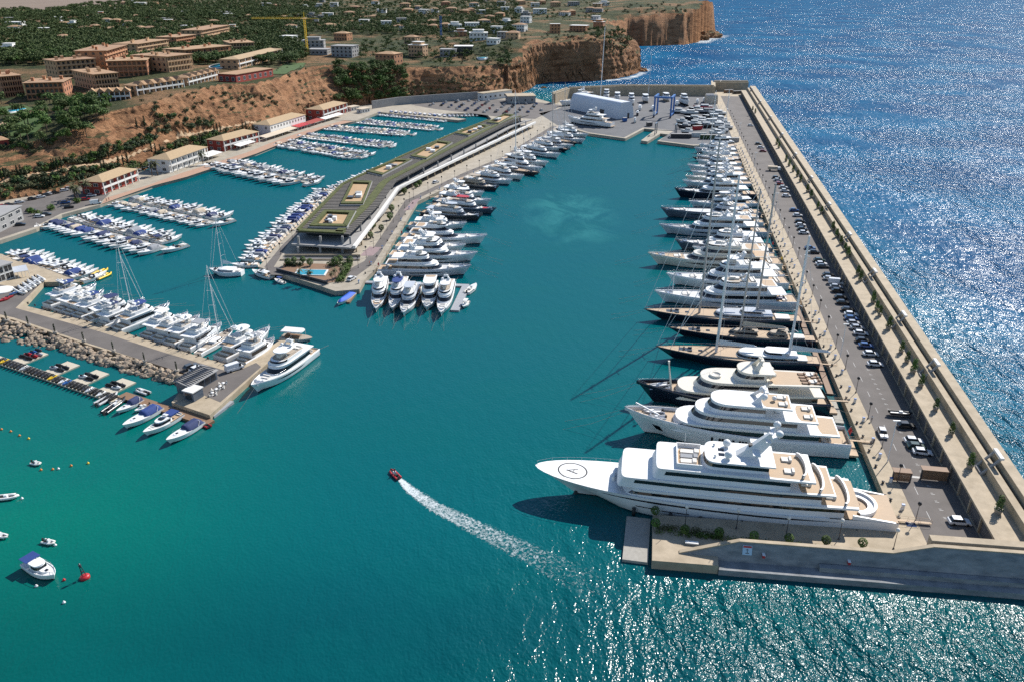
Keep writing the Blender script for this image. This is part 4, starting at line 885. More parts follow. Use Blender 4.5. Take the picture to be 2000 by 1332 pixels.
o, H = motor_yacht((1290, 405), (1482, 420), 'blue grey plumb bowed explorer yacht with low open foredeck', 'explorer_yacht', zb=4.8, hm='grey_hull', sm_='silver', tiers=2, seed=6, B=8.6, xs=(-.3, 0), hard='silver')
motor_yacht((1317, 367), (1474, 384), 'white yacht with dark blue lower hull and three decks, beyond the explorer yacht', zb=5.0, hm='navy', tiers=3, seed=7, B=9, hw_=(.7, .9))
FARR = [((1333, 352), (1468, 361), 'white', 3), ((1338, 343), (1462, 349), 'cream', 2), ((1349, 333), (1455, 341), 'white', 2), ((1342, 321), (1450, 331), 'white', 3), ((1360, 311), (1447, 321), 'white', 2), ((1360, 303), (1444, 311), 'white', 2), ((1370, 294), (1441, 303), 'white', 2), ((1356, 288), (1438, 295), 'silver', 2), ((1365, 281), (1436, 287), 'white', 3)]
for i, (b, s_, hm, tn) in enumerate(FARR):
    motor_yacht(b, s_, f'{"pale cream" if hm == "cream" else "silver grey" if hm == "silver" else "white"} {"three" if tn == 3 else "two"} deck yacht, {ordn(i)} beyond the dark blue hulled yacht along the dike', zb=3.6, hm=hm, tiers=tn, seed=20 + i, B=6.6, group='yachts at the far end of the dike', cushions=False, gang=False)
for i, (b, s_, w_) in enumerate([((1395, 529), (1528, 538), 0), ((1352, 481), (1512, 503), 1), ((1370, 422), (1490, 437), 0), ((1345, 392), (1478, 399), 1)]):
    motor_yacht(b, s_, ['slim white motor yacht squeezed between the domed yacht and the cream yacht', 'white motor yacht in the gap behind the cream yacht', 'short white motor yacht between the explorer and the silver hulled yacht', 'white motor yacht between the explorer and the dark blue hulled yacht'][i], zb=3.4, tiers=2, seed=40 + i, B=6)
sail_yacht((1352, 307), (1446, 313), 2.6, 'dark sailing yacht with thin white mast in the far part of the dike row', masts=((.34, 40),), house=((.5, .8, .3),), B=6.0, hm='dkgrey', rr=.2)
sail_yacht((1372, 283), (1438, 289), 2.4, 'white sailing yacht nearest the boat yard on the dike', masts=((.6, 36),), house=((.5, .8, .3),), B=5.6, hm='white', rr=.2)
# ------------------------------------------------------------------ motor yachts on the middle pier, near to far
MP = [((921, 517), (742, 529), 4.3, 'white', 3, 'long blue white three deck yacht nearest the end of the middle pier', dict(flagm='red', hm='silver')),
      ((933, 492), (764, 500), 4.2, 'white', 3, 'white yacht with square hull windows, second from the end of the middle pier', dict(hw_=(.4, .6))),
      ((910, 477), (776, 482), 3.4, 'white', 2, 'smaller white yacht with dark windscreen, third from the end of the middle pier', {}),
      ((952, 458), (787, 466), 4.4, 'white', 3, 'sleek white yacht with curved dark side windows and red ensign on the middle pier', dict(flagm='red', nose=.26)),
      ((912, 434), (800, 441), 3.2, 'white', 2, 'white flybridge yacht between the sleek yacht and the dark grey yacht', {}),
      ((943, 419), (826, 416), 3.4, 'silver', 2, 'dark grey hulled sport yacht with silver cabin on the middle pier', dict(hm='dkgrey')),
      ((970, 406), (846, 402), 3.4, 'white', 2, 'grey hulled yacht with red sun covers on roof and bow', dict(hm='grey_hull', hard='red')),
      ((960, 389), (852, 388), 3.6, 'white', 2, 'white yacht with blue grey boot at the bend of the middle pier', {}),
      ((946, 374), (862, 376), 3.2, 'white', 2, 'white yacht just past the bend of the middle pier', {}),
      ((975, 364), (892, 358), 2.8, 'teak_grey', 2, 'low black hulled classic motor launch on the middle pier', dict(hm='dkgrey', mast=False)),
      ((1001, 351), (926, 348), 3.2, 'white', 2, 'white sport yacht with pointed bow, alone beyond the black launch', {}),
      ((1024, 342), (942, 335), 3.4, 'white', 2, 'white flybridge yacht beside the dark sailing yacht', {}),
      ((1060, 327), (976, 317), 3.8, 'white', 3, 'large white yacht with two decks beyond the dark sailing yacht', {}),
      ((1072, 316), (990, 309), 3.2, 'white', 2, 'white yacht third beyond the dark sailing yacht', {}),
      ((1095, 300), (1014, 293), 3.6, 'white', 2, 'white yacht with long foredeck in the upper half of the pier row', {}),
      ((1102, 288), (1030, 284), 3.0, 'white', 2, 'white yacht fourth from the yard on the middle pier', {}),
      ((1120, 283), (1046, 277), 3.0, 'silver', 2, 'silver yacht third from the yard on the middle pier', {}),
      ((1144, 272), (1066, 266), 3.2, 'white', 2, 'white yacht second from the yard on the middle pier', {}),
      ((1150, 262), (1080, 256), 3.0, 'white', 2, 'white yacht closest to the yard on the middle pier', {})]
for i, (b, s_, zb, smm, tn, lab, kw) in enumerate(MP):
    kw = dict(kw); kw.setdefault('hm', 'white'); o, H = motor_yacht(b, s_, lab, zb=zb, sm_=smm, tiers=tn, seed=60 + i, group='yachts along the middle pier', B=7.6 if i < 4 else 6.4, gang=i < 8, **kw)
    if i == 6: seat_box(o, H.L * .29, H.L * .37, -1.2, 1.2, H.dz(H.L * .3) + .02, .25, M['red'], 'red_cover')
sail_yacht((1055, 337), (962, 327), 2.6, 'dark hulled sailing yacht with tall thin mast on the middle pier', masts=((.5, 44),), house=((.45, .75, .28),), B=6, hm='dkgrey', rr=.2)
sail_yacht((1112, 292), (1040, 281), 2.4, 'black sailing yacht with dark mast among the white yachts near the yard', masts=((.45, 40),), house=((.5, .8, .28),), B=5.4, hm='navy', spar='carbon', rr=.2)
sail_yacht((1130, 279), (1062, 271), 2.4, 'black sailing yacht with dark mast second from the yard', masts=((.4, 38),), house=((.5, .8, .28),), B=5.2, hm='navy', spar='carbon', rr=.2)
# boats on the floating dock off the pier end (bows towards the camera)
for i, (b, s_, lab, kw) in enumerate([((733, 601), (747, 549), 'white flybridge boat with beige bow sunpad on the floating dock, first from the pier', dict(teakfore=True, hard='white')), ((764, 600), (788, 551), 'white flybridge boat with dark blue bimini on the floating dock', dict(hard='blue_cover')), ((786, 609), (812, 563), 'grey open sport cruiser with dark bow hatch on the floating dock', dict(sm_='silver', mast=False)), ((832, 598), (845, 561), 'white coupe with three roof hatches beside the wooden finger', dict(hard=False, mast=False)), ((860, 609), (878, 554), 'white flybridge yacht with grey windscreen between finger and grey pontoon', dict(hard='white'))]):
    kw.setdefault('sm_', 'white'); motor_yacht(b, s_, lab, 'motor_boat', zb=2.9, tiers=2, seed=80 + i, B=5.4, group='boats on the floating dock', gang=False, **kw)
# ------------------------------------------------------------------ big row on the left pier, far to near
LPB = [((188, 553), (92, 601), 3.6, 'blue_cover', 'white yacht with hardtop and navy cockpit covers, farthest up the left pier'), ((203, 566), (112, 609), 3.0, None, 'white motor yacht second along the left pier'), ((219, 572), (130, 615), 3.0, None, 'white motor yacht third along the left pier beside the catamaran mast'), ((232, 578), (150, 621), 3.0, 'blue_cover', 'white motor yacht with blue bimini fourth along the left pier'),
       ((281, 584), (170, 627), 2.8, 'navy_cover', 'white cruiser with navy cockpit tent under the sloping mast'), ((331, 591), (228, 648), 3.6, 'blue_cover', 'large white yacht with blue flybridge cover and long sharp bow'), ((262, 600), (196, 638), 2.8, 'navy_cover', 'white cruiser with dark navy awning left of the large blue topped yacht'),
       ((367, 609), (284, 660), 3.0, None, 'white hardtop yacht first of four in a tight group'), ((390, 614), (306, 667), 3.0, None, 'white yacht with grey windows second of the tight group'), ((410, 621), (330, 674), 3.0, None, 'white yacht with open flybridge third of the tight group'), ((432, 629), (360, 683), 3.0, 'grey_cover', 'white cruiser with grey cockpit cover beside the sailing yacht'),
       ((527, 637), (430, 704), 3.6, None, 'large white flybridge yacht with tan seats, second from the pier head'), ((535, 658), (468, 712), 3.2, 'grey_cover', 'white yacht with grey bimini, last before the pier head')]
for i, (b, s_, zb, hard, lab) in enumerate(LPB):
    motor_yacht(b, s_, lab, zb=zb, tiers=2, seed=100 + i, group='yachts along the left pier', B=5.6 if i not in (5, 11) else 6.2, hard=hard, mast=i % 3 != 1, gang=False)
sail_yacht((459, 636), (386, 693), 2.0, 'white sailing yacht with single mast moored on the left pier', masts=((.44, 24),), house=((.4, .65, .26),), B=4.8, hm='white', deckm='teak_grey', rr=.14)
sail_yacht((283, 585), (232, 640), 2.0, 'white sailing yacht with furled jib crowded among the left pier yachts', masts=((.5, 27),), house=((.4, .65, .26),), B=4.6, hm='white', deckm='white_b', rr=.14)
o, H = motor_yacht((490, 751), (608, 686), 'large white yacht with turquoise tinted hull side moored along the pier head', zb=3.6, tiers=2, seed=130, B=7.0, hard='white', gang=False); o['group'] = 'yachts along the left pier'
# catamaran with mast on the pier's west side
o = sail_yacht((408, 524), (474, 533), 2.4, 'white sailing catamaran with tall mast at the corner of the middle pier', masts=((.4, 22),), house=((.25, .78, .36),), B=6.5, hm='white', deckm='white_b', name='catamaran', rr=.13)
# canopy boat and pier-head floats
c, rz, L = place((610, 660), (550, 655), 1.0); o = thing('pontoon_boat', 'white canopied pontoon boat beyond the pier head', 'boat', (c.x, c.y, 0), rz)
H = Hull(L, 4.2, .9, .2, .8, .9); H.build(o, M['white_b']); H.deck(o, M['teak_grey'])
mb = MB(); oo = outline(-L * .45, L * .25, 2.0, 1.5); mb.loft([[(a, b, 3.0) for a, b in oo], [(a * .96, b * .9, 3.3) for a, b in oo]], 0, False); mb.build('canopy', M['white_b'], o)
mb = MB()
for a in (-.42, -.1, .2):
    for sg in (1, -1): mb.tube([(a * L, sg * 1.8, .9), (a * L, sg * 1.8, 3.1)], .05, 5)
mb.build('canopy_post', M['white'], o); seat_box(o, -L * .35, L * .1, -1.2, 1.2, .92, .5, M['wood'], 'bench')
# ------------------------------------------------------------------ floating docks
def dock(name, label, line, wd, z, m, group=None, fingers=None):
    a, b = Vector(line[0]), Vector(line[-1]); o = thing(name, label, 'dock', (a.x, a.y, 0), 0, group)
    mb = MB(); thick([tuple(Vector(q) - a) for q in line], -wd / 2, wd / 2, -.2, z, mb); mb.build('walkway', m, o); return o
M['dockgrey'] = mat('pale dock planking', (.34, .32, .28), .85, .15, scale=1.2, coord='World', rand=.05)
M['dockmetal'] = mat('grey metal grating', (.3, .31, .33), .6, .1, scale=1.5, coord='World')
PONT = [((235, 393), (427, 436)), ((115, 430), (332, 486)), ((420, 318), (606, 358)), ((545, 280), (706, 307)), ((585, 265), (762, 286)), ((632, 250), (803, 263)), ((700, 238), (855, 253))]
PLAB = ['by the balconied building', 'by the left parking', 'by the white quay hall', 'by the red awning', 'past the red awning', 'by the far red house', 'next to the jetty']
PW = [(P2(*a, .5), P2(*b, .5)) for a, b in PONT]
for i, (a, b) in enumerate(PW): dock('floating_pontoon', f'long pale floating pontoon lined with small boats {PLAB[i]}', [tuple(a), tuple(b)], 2.0, .55, M['dockgrey'], 'floating pontoons of the small marina')
# ------------------------------------------------------------------ small boat patterns
def small(kind, L, cover=None, hm='white_b', hard=None):
    B = L * (.31 if L > 7.5 else .36); F = .085 * L + .25; H = Hull(L, B, F, .06 * L, L * .1, .9, 2.1, 0.0, .5, .8); o = thing({'sport': 'sport_boat', 'cover': 'covered_boat', 'cruiser': 'cabin_cruiser', 'open': 'open_boat'}[kind], 'x', {'sport': 'sport boat', 'cover': 'covered boat', 'cruiser': 'cabin cruiser', 'open': 'open boat'}[kind])
    H.build(o, M[hm], M['boot']); H.deck(o, M['white_b'], -L * .1); z = F
    if kind == 'rib': pass
    if kind in ('sport', 'cover'):
        H.deck(o, M['teak' if cover != 'teakless' else 'white_b'], -L/2, -L * .1, 'cockpit', -.18, .22)
        mb = MB(); oo = outline(-L * .1, L * .3, B * .3, L * .2); mb.loft([[(x, y, H.z(x) - .02) for x, y in oo], [(x * .9 - .1, y * .75, F + .05 * L) for x, y in oo]], 0, True); mb.build('cabin_top', M['white'], o)
        mb = MB(); pts = [(-L * .12 + L * .13 * math.cos(a), B * .4 * math.sin(a)) for a in [math.pi * (k / 10 - .5) for k in range(11)]]
        mb.loft([[(x + .25, y, F + .02) for x, y in pts], [(x - .05, y * .9, F + .06 * L + .25) for x, y in pts]], 0, True, False, (False, False)); mb.build('windscreen', M['glass'], o)
        mb = MB(); mb.box(-L * .46, -L * .34, -B * .36, B * .36, F - .2, F + .25); mb.build('sunpad', M['cushion'], o)
        mb = MB(); mb.box(-L * .3, -L * .24, -B * .32, B * .3, F - .2, F + .3); mb.build('seat', M['cushion'], o)
        mb = MB()
        for sg in (1, -1): mb.tube([(-L * .3, sg * B * .45, F), (-L * .36, sg * B * .4, F + 1.1), (-L * .37, 0, F + 1.25)], .07, 5)
        mb.build('radar_arch', M['white'], o)
        mb = MB(); mb.box(L * .16, L * .22, -.3, .3, F + .02 * L + .1, F + .04 * L + .18); mb.build('hatch', M['glass'], o)
        if kind == 'cover':
            mb = MB(); oo = outline(-L * .46, L * .02, B * .46, L * .12); mb.loft([[(x, y, F + .02) for x, y in oo], [(x * .9 - L * .01, y * .75, F + 1.0) for x, y in oo], [(x * .7 - L * .05, y * .3, F + 1.35) for x, y in oo]], 0, True); mb.build('cockpit_cover', M[cover], o)
    if kind == 'cruiser':
        H.deck(o, M['teak'], -L/2, -L * .12, 'cockpit', .01, .2)
        zt2 = tier(o, -L * .18, L * .24, B * .38, F - .05, 1.15, L * .2, M['white'], M['glass'], L * .1, 0, .12, H, .2, (.35, .85), over=.06, aft=L * .14, fwd=.1, th=.12)
        if cover: mb = MB(); mb.prism([(-L * .4, -B * .38), (-L * .16, -B * .38), (-L * .16, B * .38), (-L * .4, B * .38)], zt2 + .05, zt2 + .35); mb.build('bimini', M[cover], o)
        mb = MB(); mb.box(-L * .04, L * .04, -B * .2, B * .2, zt2, zt2 + .35, 0, None, .8); mb.build('roof_hatch', M['glass'], o); seat_box(o, -L * .46, -L * .4, -B * .35, B * .35, F, .4, M['cushion'], 'seat')
        seat_box(o, L * .24, L * .32, -B * .16, B * .16, H.z(L * .28), .25, M['cushion'], 'sunpad')
        mb = MB(); mb.tube([(-L * .1, 0, zt2), (-L * .14, 0, zt2 + 1.2)], .06, 5); mb.box(-L * .16, -L * .1, -B * .2, B * .2, zt2 + .5, zt2 + .58); mb.build('radar_mast', M['white'], o)
    if kind == 'open':
        H.deck(o, M['cushion'], -L/2, L * .3, 'cockpit', -.02, .25)
        mb = MB(); mb.box(-L * .05, L * .1, -.45, .45, F, F + .85, 0, None, .8); mb.build('console', M['white'], o)
        mb = MB(); mb.box(-L * .25, -L * .16, -.5, .5, F, F + .5); mb.build('seat', M['cushion'], o)
        mb = MB(); mb.box(-L * .54, -L * .46, -.22, .22, F * .3, F + .55, 0, None, .75); mb.build('outboard_motor', M['black'], o)
        if cover:
            mb = MB(); oo = outline(-L * .22, L * .18, B * .34, .5); mb.loft([[(x, y, F + 1.75) for x, y in oo], [(x, y * .9, F + 1.87) for x, y in oo]], 0, False); mb.build('awning', M[cover], o)
            mb = MB()
            for a in (-.2, .12):
                for sg in (1, -1): mb.tube([(a * L, sg * B * .3, F), (a * L, sg * B * .3, F + 1.75)], .04, 4)
            mb.build('awning_frame', M['steel'], o)
    mb = MB(); mb.box(-L * .56, -L * .49, -B * .34, B * .34, .25, .4); mb.build('swim_platform', M['teak' if kind != 'open' else 'white_b'], o)
    return o
KINDS = [('sport', 11, None), ('cruiser', 11.5, None), ('cover', 10.5, 'blue_cover'), ('cover', 10, 'navy_cover'), ('cover', 9.5, 'beige_cover'), ('cover', 9.5, 'grey_cover'), ('cruiser', 12, 'navy_cover'), ('open', 7.5, None), ('open', 7.5, 'white_b'), ('open', 7, 'blue_cover')]
KDES = ['open white sport boat', 'white hardtop cruiser', 'boat with bright blue cover', 'boat with navy cover', 'boat with beige cover', 'boat with grey cover', 'white cruiser with navy bimini', 'small outboard boat', 'boat with white awning', 'boat with blue awning']
PROTO = [small(*k) for k in KINDS]
def berth(a, d, out, kinds, Ls, spacing, n, labf, group, jit=.5, rng=None, start=0.0, z=0):
    """n boats side by side from point a along d, bows pointing out"""
    r = rng or rnd; pos = start
    for k in range(n):
        i = r.choice(kinds); L0 = KINDS[i][1]; L = r.uniform(*Ls); sc = L / L0; gap = r.random() < .05
        if gap: pos += spacing * .7
        p = a + d * (pos + spacing / 2) + out * (L / 2 + 1.5 + r.uniform(0, jit))
        o = copy_tree(PROTO[i]); put(o, (p.x, p.y, z), math.atan2(out.y, out.x) + r.uniform(-.09, .09), sc, labf(KDES[i], k), group); pos += spacing * r.uniform(.94, 1.06)
rb = random.Random(5)
for i, (a, b) in enumerate(PW):
    d = (b - a); Lp = d.length; d = d / Lp
    for side in (1, -1):
        out = Vector((-d.y, d.x)) * side; far_side = out.y > 0
        big = i in (2,) and not far_side; Ls = (13, 16) if big else ((10, 13.5) if i < 3 else ((9, 11.5) if i == 3 else (7, 9.5)))
        if i in (1, 0) and not far_side: Ls = (10, 13) if i == 1 else (7.5, 10.5)
        sp = max(Ls[1] * .335, 2.9); n = int((Lp - 5) / sp); ks = [0, 1, 0, 1, 0, 1, 2, 3, 4, 5, 6, 0] if Ls[1] > 9 else [0, 0, 3, 4, 5, 7, 8, 9, 7, 8, 2, 7]
        if big: ks = [0, 1, 1, 0, 6]
        berth(a, d, out, ks, Ls, sp, n, lambda de, k, i=i, f=far_side: f'{de}, {ordn(k)} on {"far" if f else "near"} side of pontoon {PLAB[i]}', 'small boats on the pontoons', .5, rb, 3.0)
    # boat lying across the pontoon head
    j = 0 if i < 3 else 7; o = copy_tree(PROTO[j]); p = b + d * 2.6; sc = (12.5 if i < 3 else 7.5) / KINDS[j][1]
    put(o, (p.x, p.y, 0), math.atan2(d.x, -d.y) + (math.pi if i in (0, 1) else 0), sc, f'{KDES[j]} across the outer end of pontoon {PLAB[i]}', 'small boats on the pontoons')
# along the west side of the middle pier, bows to the marina
WL = [Vector(q) for q in ((-98.4, 296), (-98.9, 320.5), (-96.2, 363), (-92.8, 415), (-69.5, 475), (-45.5, 544), (-24.5, 605))]
k = 0
for i in range(len(WL) - 1):
    d = WL[i+1] - WL[i]; Ls_ = d.length; d /= Ls_; out = Vector((-d.y, d.x)); near = i < 3
    n = int((Ls_ - 1) / (3.5 if near else 3.1))
    def lf(de, q, k0=k): return f'{de}, {ordn((k0 + q) % 90)} from catamaran on middle pier west side'
    berth(WL[i], d, out, [0, 1, 2, 3, 5, 6, 0, 1, 0] if near else [0, 1, 7, 5, 0], (9.5, 12.5) if near else (7, 9.5), Ls_ / n, n, lf, 'small boats along the west side of the middle pier', .4, rb); k += n
# far jetty, inner side and head
JA, JB = Vector((-107, 672)), Vector((-43, 636)); d = (JB - JA).normalized(); out = Vector((d.y, -d.x))
berth(JA, d, out, [7, 9, 5, 3, 0], (6, 8), 3.1, 21, lambda de, q: f'{de}, {ordn(q)} from shore along the paved jetty', 'small boats along the paved jetty', .3, rb)
berth(Vector((-66, 663)), Vector((.96, .2)), Vector((.25, -.97)), [7, 8, 0, 5], (6.5, 8.5), 3.2, 12, lambda de, q: f'{de}, {ordn(q)} from left in cove behind jetty', 'small boats in the far cove', .3, rb)
# left quay
QA, QB = P2(-10, 505, 1), P2(146, 552, 1); d = (QB - QA); n = 14; out = Vector((-d.y, d.x)).normalized()
berth(QA, d.normalized(), out, [0, 1, 6, 1, 0, 2], (11, 14), d.length / n, n, lambda de, q: f'{de}, {ordn(q)} from left on glass building quay', 'boats on the left quay', .4, rb)
o = copy_tree(PROTO[0]); q = P2(96, 446); put(o, (q.x, q.y, 0), .45, 1.15, 'white sport boat lying alone beside the left parking', 'boats on the left quay')
o = copy_tree(PROTO[1]); q = P2(512, 540); put(o, (q.x, q.y, 0), 2.55, .95, 'white cabin cruiser at the south west corner of the middle pier', 'boats around the pier end')
o = copy_tree(PROTO[9]); q = P2(546, 552); put(o, (q.x, q.y, 0), 2.5, .8, 'small open boat with blue awning below the pool terrace', 'boats around the pier end')
for px, py, i, rz, sc, lab in ((909, 598, 8, -1.75, .85, 'small white launch at the tip of the grey pontoon'), (921, 568, 7, 1.2, 1.15, 'white launch with open cockpit on the right side of the grey pontoon'), (792, 592, 7, -1.7, .5, 'tiny dinghy beside the grey sport cruiser')):
    o = copy_tree(PROTO[i]); q = P2(px, py); put(o, (q.x, q.y, 0), rz, sc, lab, 'boats on the floating dock')
# blue covered boat on the wooden finger
a, b = P2(660, 596, .6), P2(689, 573, .6); L = (b - a).length + .5; H = Hull(L, 3.1, .9, .4, .8, .88, 2.1); o = thing('covered_boat', 'motor boat under a bright blue cover beside the short wooden finger pier', 'boat', (*((a + b) / 2), 0), math.atan2(a.y - b.y, a.x - b.x))
H.build(o, M['white'], M['boot']); mb = MB(); oo = outline(-L * .47, L * .4, 1.45, L * .4, H, .08); mb.loft([[(x, y, H.z(x) + .02) for x, y in oo], [(x * .85, y * .6, H.z(x) + .55) for x, y in oo], [(x * .6, y * .12, H.z(x) + .8) for x, y in oo]], 0, True); mb.build('cover', mat('bright blue canvas', (.01, .09, .5), .7, .1), o)
# floating dock off the pier end with fingers
d0, d1 = P2(714, 551, .5), P2(916, 558, .5); dock('floating_dock', 'grey floating dock running out from the middle pier end', [tuple(d0), tuple(d1)], 2.2, .6, M['dockmetal'])
dock('grey_pontoon', 'wide grey pontoon pointing to the camera between motor yacht and launches', [tuple(P2(910, 560, .5)), tuple(P2(888, 607, .5))], 3.0, .64, M['dockmetal'])
for i, (a, b) in enumerate((((833, 560), (815, 597)), ((765, 570), (748, 594)), ((697, 568), (680, 591)))): dock('finger_pier', f'narrow wooden finger pier {["between the grey cruiser and the white coupe", "between the first two flybridge boats", "beside the blue covered boat"][i]}', [tuple(P2(*a, .5)), tuple(P2(*b, .5))], 1.0, .6, M['wood'], 'wooden finger piers')
dock('floating_platform', 'two plank grey floating platform at the free end of the end quay', [D(-2.5, -52.5), D(-16.5, -52.8)], 5.0, .6, M['dockgrey'])
for i, s_ in enumerate((62, 96)): dock('floating_pontoon', f'narrow brown floating pontoon along the dike {["beside the sailing yachts", "behind the cream yachts"][i]}', [D(s_, -2.0), D(s_ + 30, -1.6)], 1.6, .5, M['wood'], 'pontoons along the dike')
dock('floating_pontoon', 'pale short pontoon behind the navy and cream superyacht', [D(46, -2.6), D(58, -2.4)], 2.2, .5, M['dockgrey'], 'pontoons along the dike')
# ------------------------------------------------------------------ jet ski dock
M['cube'] = mat('cream plastic dock cubes', (.52, .46, .36), .7, .1, scale=2.5, coord='World', bump=.03)
J0, J1 = P2(0, 703, .4), P2(240, 783, .4); JD = (J1 - J0); JLn = JD.length; JD /= JLn; JN = Vector((-JD.y, JD.x))
dock('cube_dock', 'long cream dock of plastic cubes carrying jet skis', [tuple(J0 - JD * 14), tuple(J1)], 3.4, .4, M['cube'])
for i, q in enumerate(((62, 696), (123, 718), (180, 735), (232, 752))):
    c = P2(*q, .4); dock('cube_platform', f'square cream cube platform with jet skis, {ordn(i)} from the left behind the long cube dock', [tuple(c - JN * 4.3), tuple(c + JN * 3.4)], 5.6, .42, M['cube'], 'jet ski platforms')
def jetski(seatm, bodym):
    o = thing('jet_ski', 'x', 'jet ski'); L = 3.2; H = Hull(L, 1.15, .5, .18, .5, .8, 2.0, 0, .2); H.build(o, M[bodym], M['black']); H.deck(o, M[bodym])
    mb = MB(); mb.loft([[(-1.2, -.25, .5), (-1.2, .25, .5), (-1.2, .2, .8), (-1.2, -.2, .8)], [(0.1, -.25, .5), (.1, .25, .5), (.1, .18, .85), (.1, -.18, .85)]], 0, True); mb.build('saddle', M[seatm], o)
    mb = MB(); mb.loft([[(.0, -.4, .5), (.0, .4, .5), (.0, .25, .95), (.0, -.25, .95)], [(1.2, -.2, .6), (1.2, .2, .6), (1.2, .1, .68), (1.2, -.1, .68)]], 0, True); mb.build('cowl', M[bodym], o)
    mb = MB(); mb.tube([(.1, -.45, 1.05), (.18, 0, 1.0), (.1, .45, 1.05)], .05, 5); mb.build('handlebar', M['black'], o); return o
JP = [jetski('black', 'black'), jetski('black', 'dkgrey'), jetski('black', 'white'), jetski('black', 'yellow'), jetski('black', 'red'), jetski('black', 'blue_steel'), jetski('dkgrey', 'silver')]
JC = ['black', 'charcoal', 'white', 'yellow', 'red', 'blue', 'silver']
seq = [1, 3, 0, 1, 1, 0, 1, 6, 1, 0, 0, 1, 0, 1, 0, 3, 1, 0, 2, 5, 1, 0, 0, 0, 1, 6, 0, 0, 2, 0, 1, 0]
for k, i in enumerate(seq):
    p = J0 + JD * (1.2 + k * (JLn - 3) / len(seq)) - JN * .6; o = copy_tree(JP[i]); put(o, (p.x, p.y, .42), math.atan2(JN.y, JN.x) + math.pi + .25, 1.05, f'{JC[i]} jet ski, {ordn(k)} from the left edge on the long cube dock', 'jet skis on the cube docks')
for q, l in (((62, 696), (0, 0, 4, 4, 5, 6, 1)), ((123, 718), (6, 1, 0, 1)), ((180, 735), (2, 0, 1, 0)), ((232, 752), (0, 2, 0, 1))):
    c = P2(*q, .4)
    for k, i in enumerate(l):
        p = c + JD * (((k % 2) - .5) * 2.8) + JN * ((k // 2) * 1.6 - 1.6); o = copy_tree(JP[i]); put(o, (p.x, p.y, .44), math.atan2(JD.y, JD.x) + .1, 1.0, f'{JC[i]} jet ski, {ordn(k)} on the cube platform {["nearest the left edge", "with three dark craft", "with open corner", "nearest the timber jetty"][[62, 123, 180, 232].index(q[0])]}', 'jet skis on the cube docks')
for o in JP: hide_tree(o)
dock('timber_jetty', 'brown timber jetty from the cube dock to the pier head', [tuple(P2(238, 770, .6)), tuple(P2(410, 826, .6))], 3.0, .7, M['wood'])
# boats at the timber jetty
def jet_boat(bow, stern, label, kind, cover, hm='white'):
    a, b = P2(*bow, .6), P2(*stern, .6); L = (a - b).length; o = small(kind, L, cover, hm); o.location = (*((a + b) / 2), 0); o.rotation_euler = (0, 0, math.atan2(a.y - b.y, a.x - b.x)); tag(o, label, None, 'boats at the timber jetty'); return o
jet_boat((241, 838), (312, 797), 'white sport boat with royal blue cockpit cover at the timber jetty', 'cover', 'blue_cover')
jet_boat((281, 852), (352, 810), 'white cruiser with blue awning between the two sport boats', 'cruiser', 'blue_cover')
jet_boat((326, 867), (392, 825), 'white sport boat with black stripe, nearest the camera at the timber jetty', 'cover', 'navy_cover')
jet_boat((228, 807), (276, 780), 'white boat with navy cover, left of the blue covered sport boat', 'cover', 'navy_cover')
jet_boat((263, 803), (292, 789), 'small white open boat tucked between larger boats at the timber jetty', 'open', None)
def rib(bow, stern, label, tm, group=None, cat='inflatable boat', people=0, z=0.0):
    a, b = P2(*bow, .4), P2(*stern, .4); L = max((a - b).length, 2.5); o = thing('inflatable_boat', label, cat, (*((a + b) / 2), z), math.atan2(a.y - b.y, a.x - b.x), group); B = min(max(L * .2, .75), 1.3); r = B * .3
    mb = MB(); mb.tube([(-L * .5, B - r, r + .1), (L * .15, B - r, r + .12), (L * .36, B * .6, r + .18), (L * .5, 0, r + .3), (L * .36, -B * .6, r + .18), (L * .15, -B + r, r + .12), (-L * .5, -B + r, r + .1)], r, 8); mb.build('tube', M[tm], o)
    mb = MB(); mb.prism([(-L * .46, -B + r), (L * .2, -B + r), (L * .4, 0), (L * .2, B - r), (-L * .46, B - r)], .05, .28); mb.build('floor', M['dkgrey'], o)
    mb = MB(); mb.box(-L * .05, L * .1, -.35, .35, .28, 1.05, 0, None, .8); mb.build('console', M['white'], o); mb = MB(); mb.box(-L * .28, -L * .12, -.4, .4, .28, .75); mb.build('seat', M['black'], o)
    mb = MB(); mb.box(-L * .56, -L * .47, -.2, .2, -.1, 1.0, 0, None, .8); mb.build('outboard_motor', M['black'], o); return o
rib((228, 768), (188, 790), 'grey inflatable boat with twin seats, left end of the timber jetty', 'rubber_grey', 'boats at the timber jetty'); rib((244, 777), (203, 806), 'dark grey inflatable boat beside the cube dock end', 'dkgrey', 'boats at the timber jetty')
rib((240, 783), (214, 789), 'pale inflatable boat under a yellow cushion by the cube dock', 'white_b', 'boats at the timber jetty'); rib((266, 760), (290, 768), 'white inflatable with red stripe inside the rock shelter', 'white_b', 'boats at the timber jetty')
rib((389, 824), (409, 833), 'orange red inflatable tied across the end of the timber jetty', 'red', 'boats at the timber jetty')
sp = rib((763, 917), (779, 933), 'red inflatable speedboat running fast ahead of its white wake', 'red')
rib((106, 1060), (84, 1055), 'small white inflatable with brown seats adrift near the mooring buoys', 'white_b')
for q, l in (((203, 540), 0), ((172, 548), 1), ((196, 532), 2)): rib((q[0] + 14, q[1] - 6), (q[0] - 14, q[1] + 6), f'yellow inflatable boat {["nearest the sailing mast", "closest to the quay", "behind the other yellow ones"][l]} on the left quay', 'yellow', 'yellow inflatables')
for k in range(5): rib((60 + k * 9 - 22 + 14, 580 - k * 6 + 3), (60 + k * 9 - 22 - 14 + 10, 580 - k * 6 - 7), f'white dinghy ashore on the asphalt slip, {ordn(k)} from the near end', 'white_b', 'dinghies ashore', z=1.75)
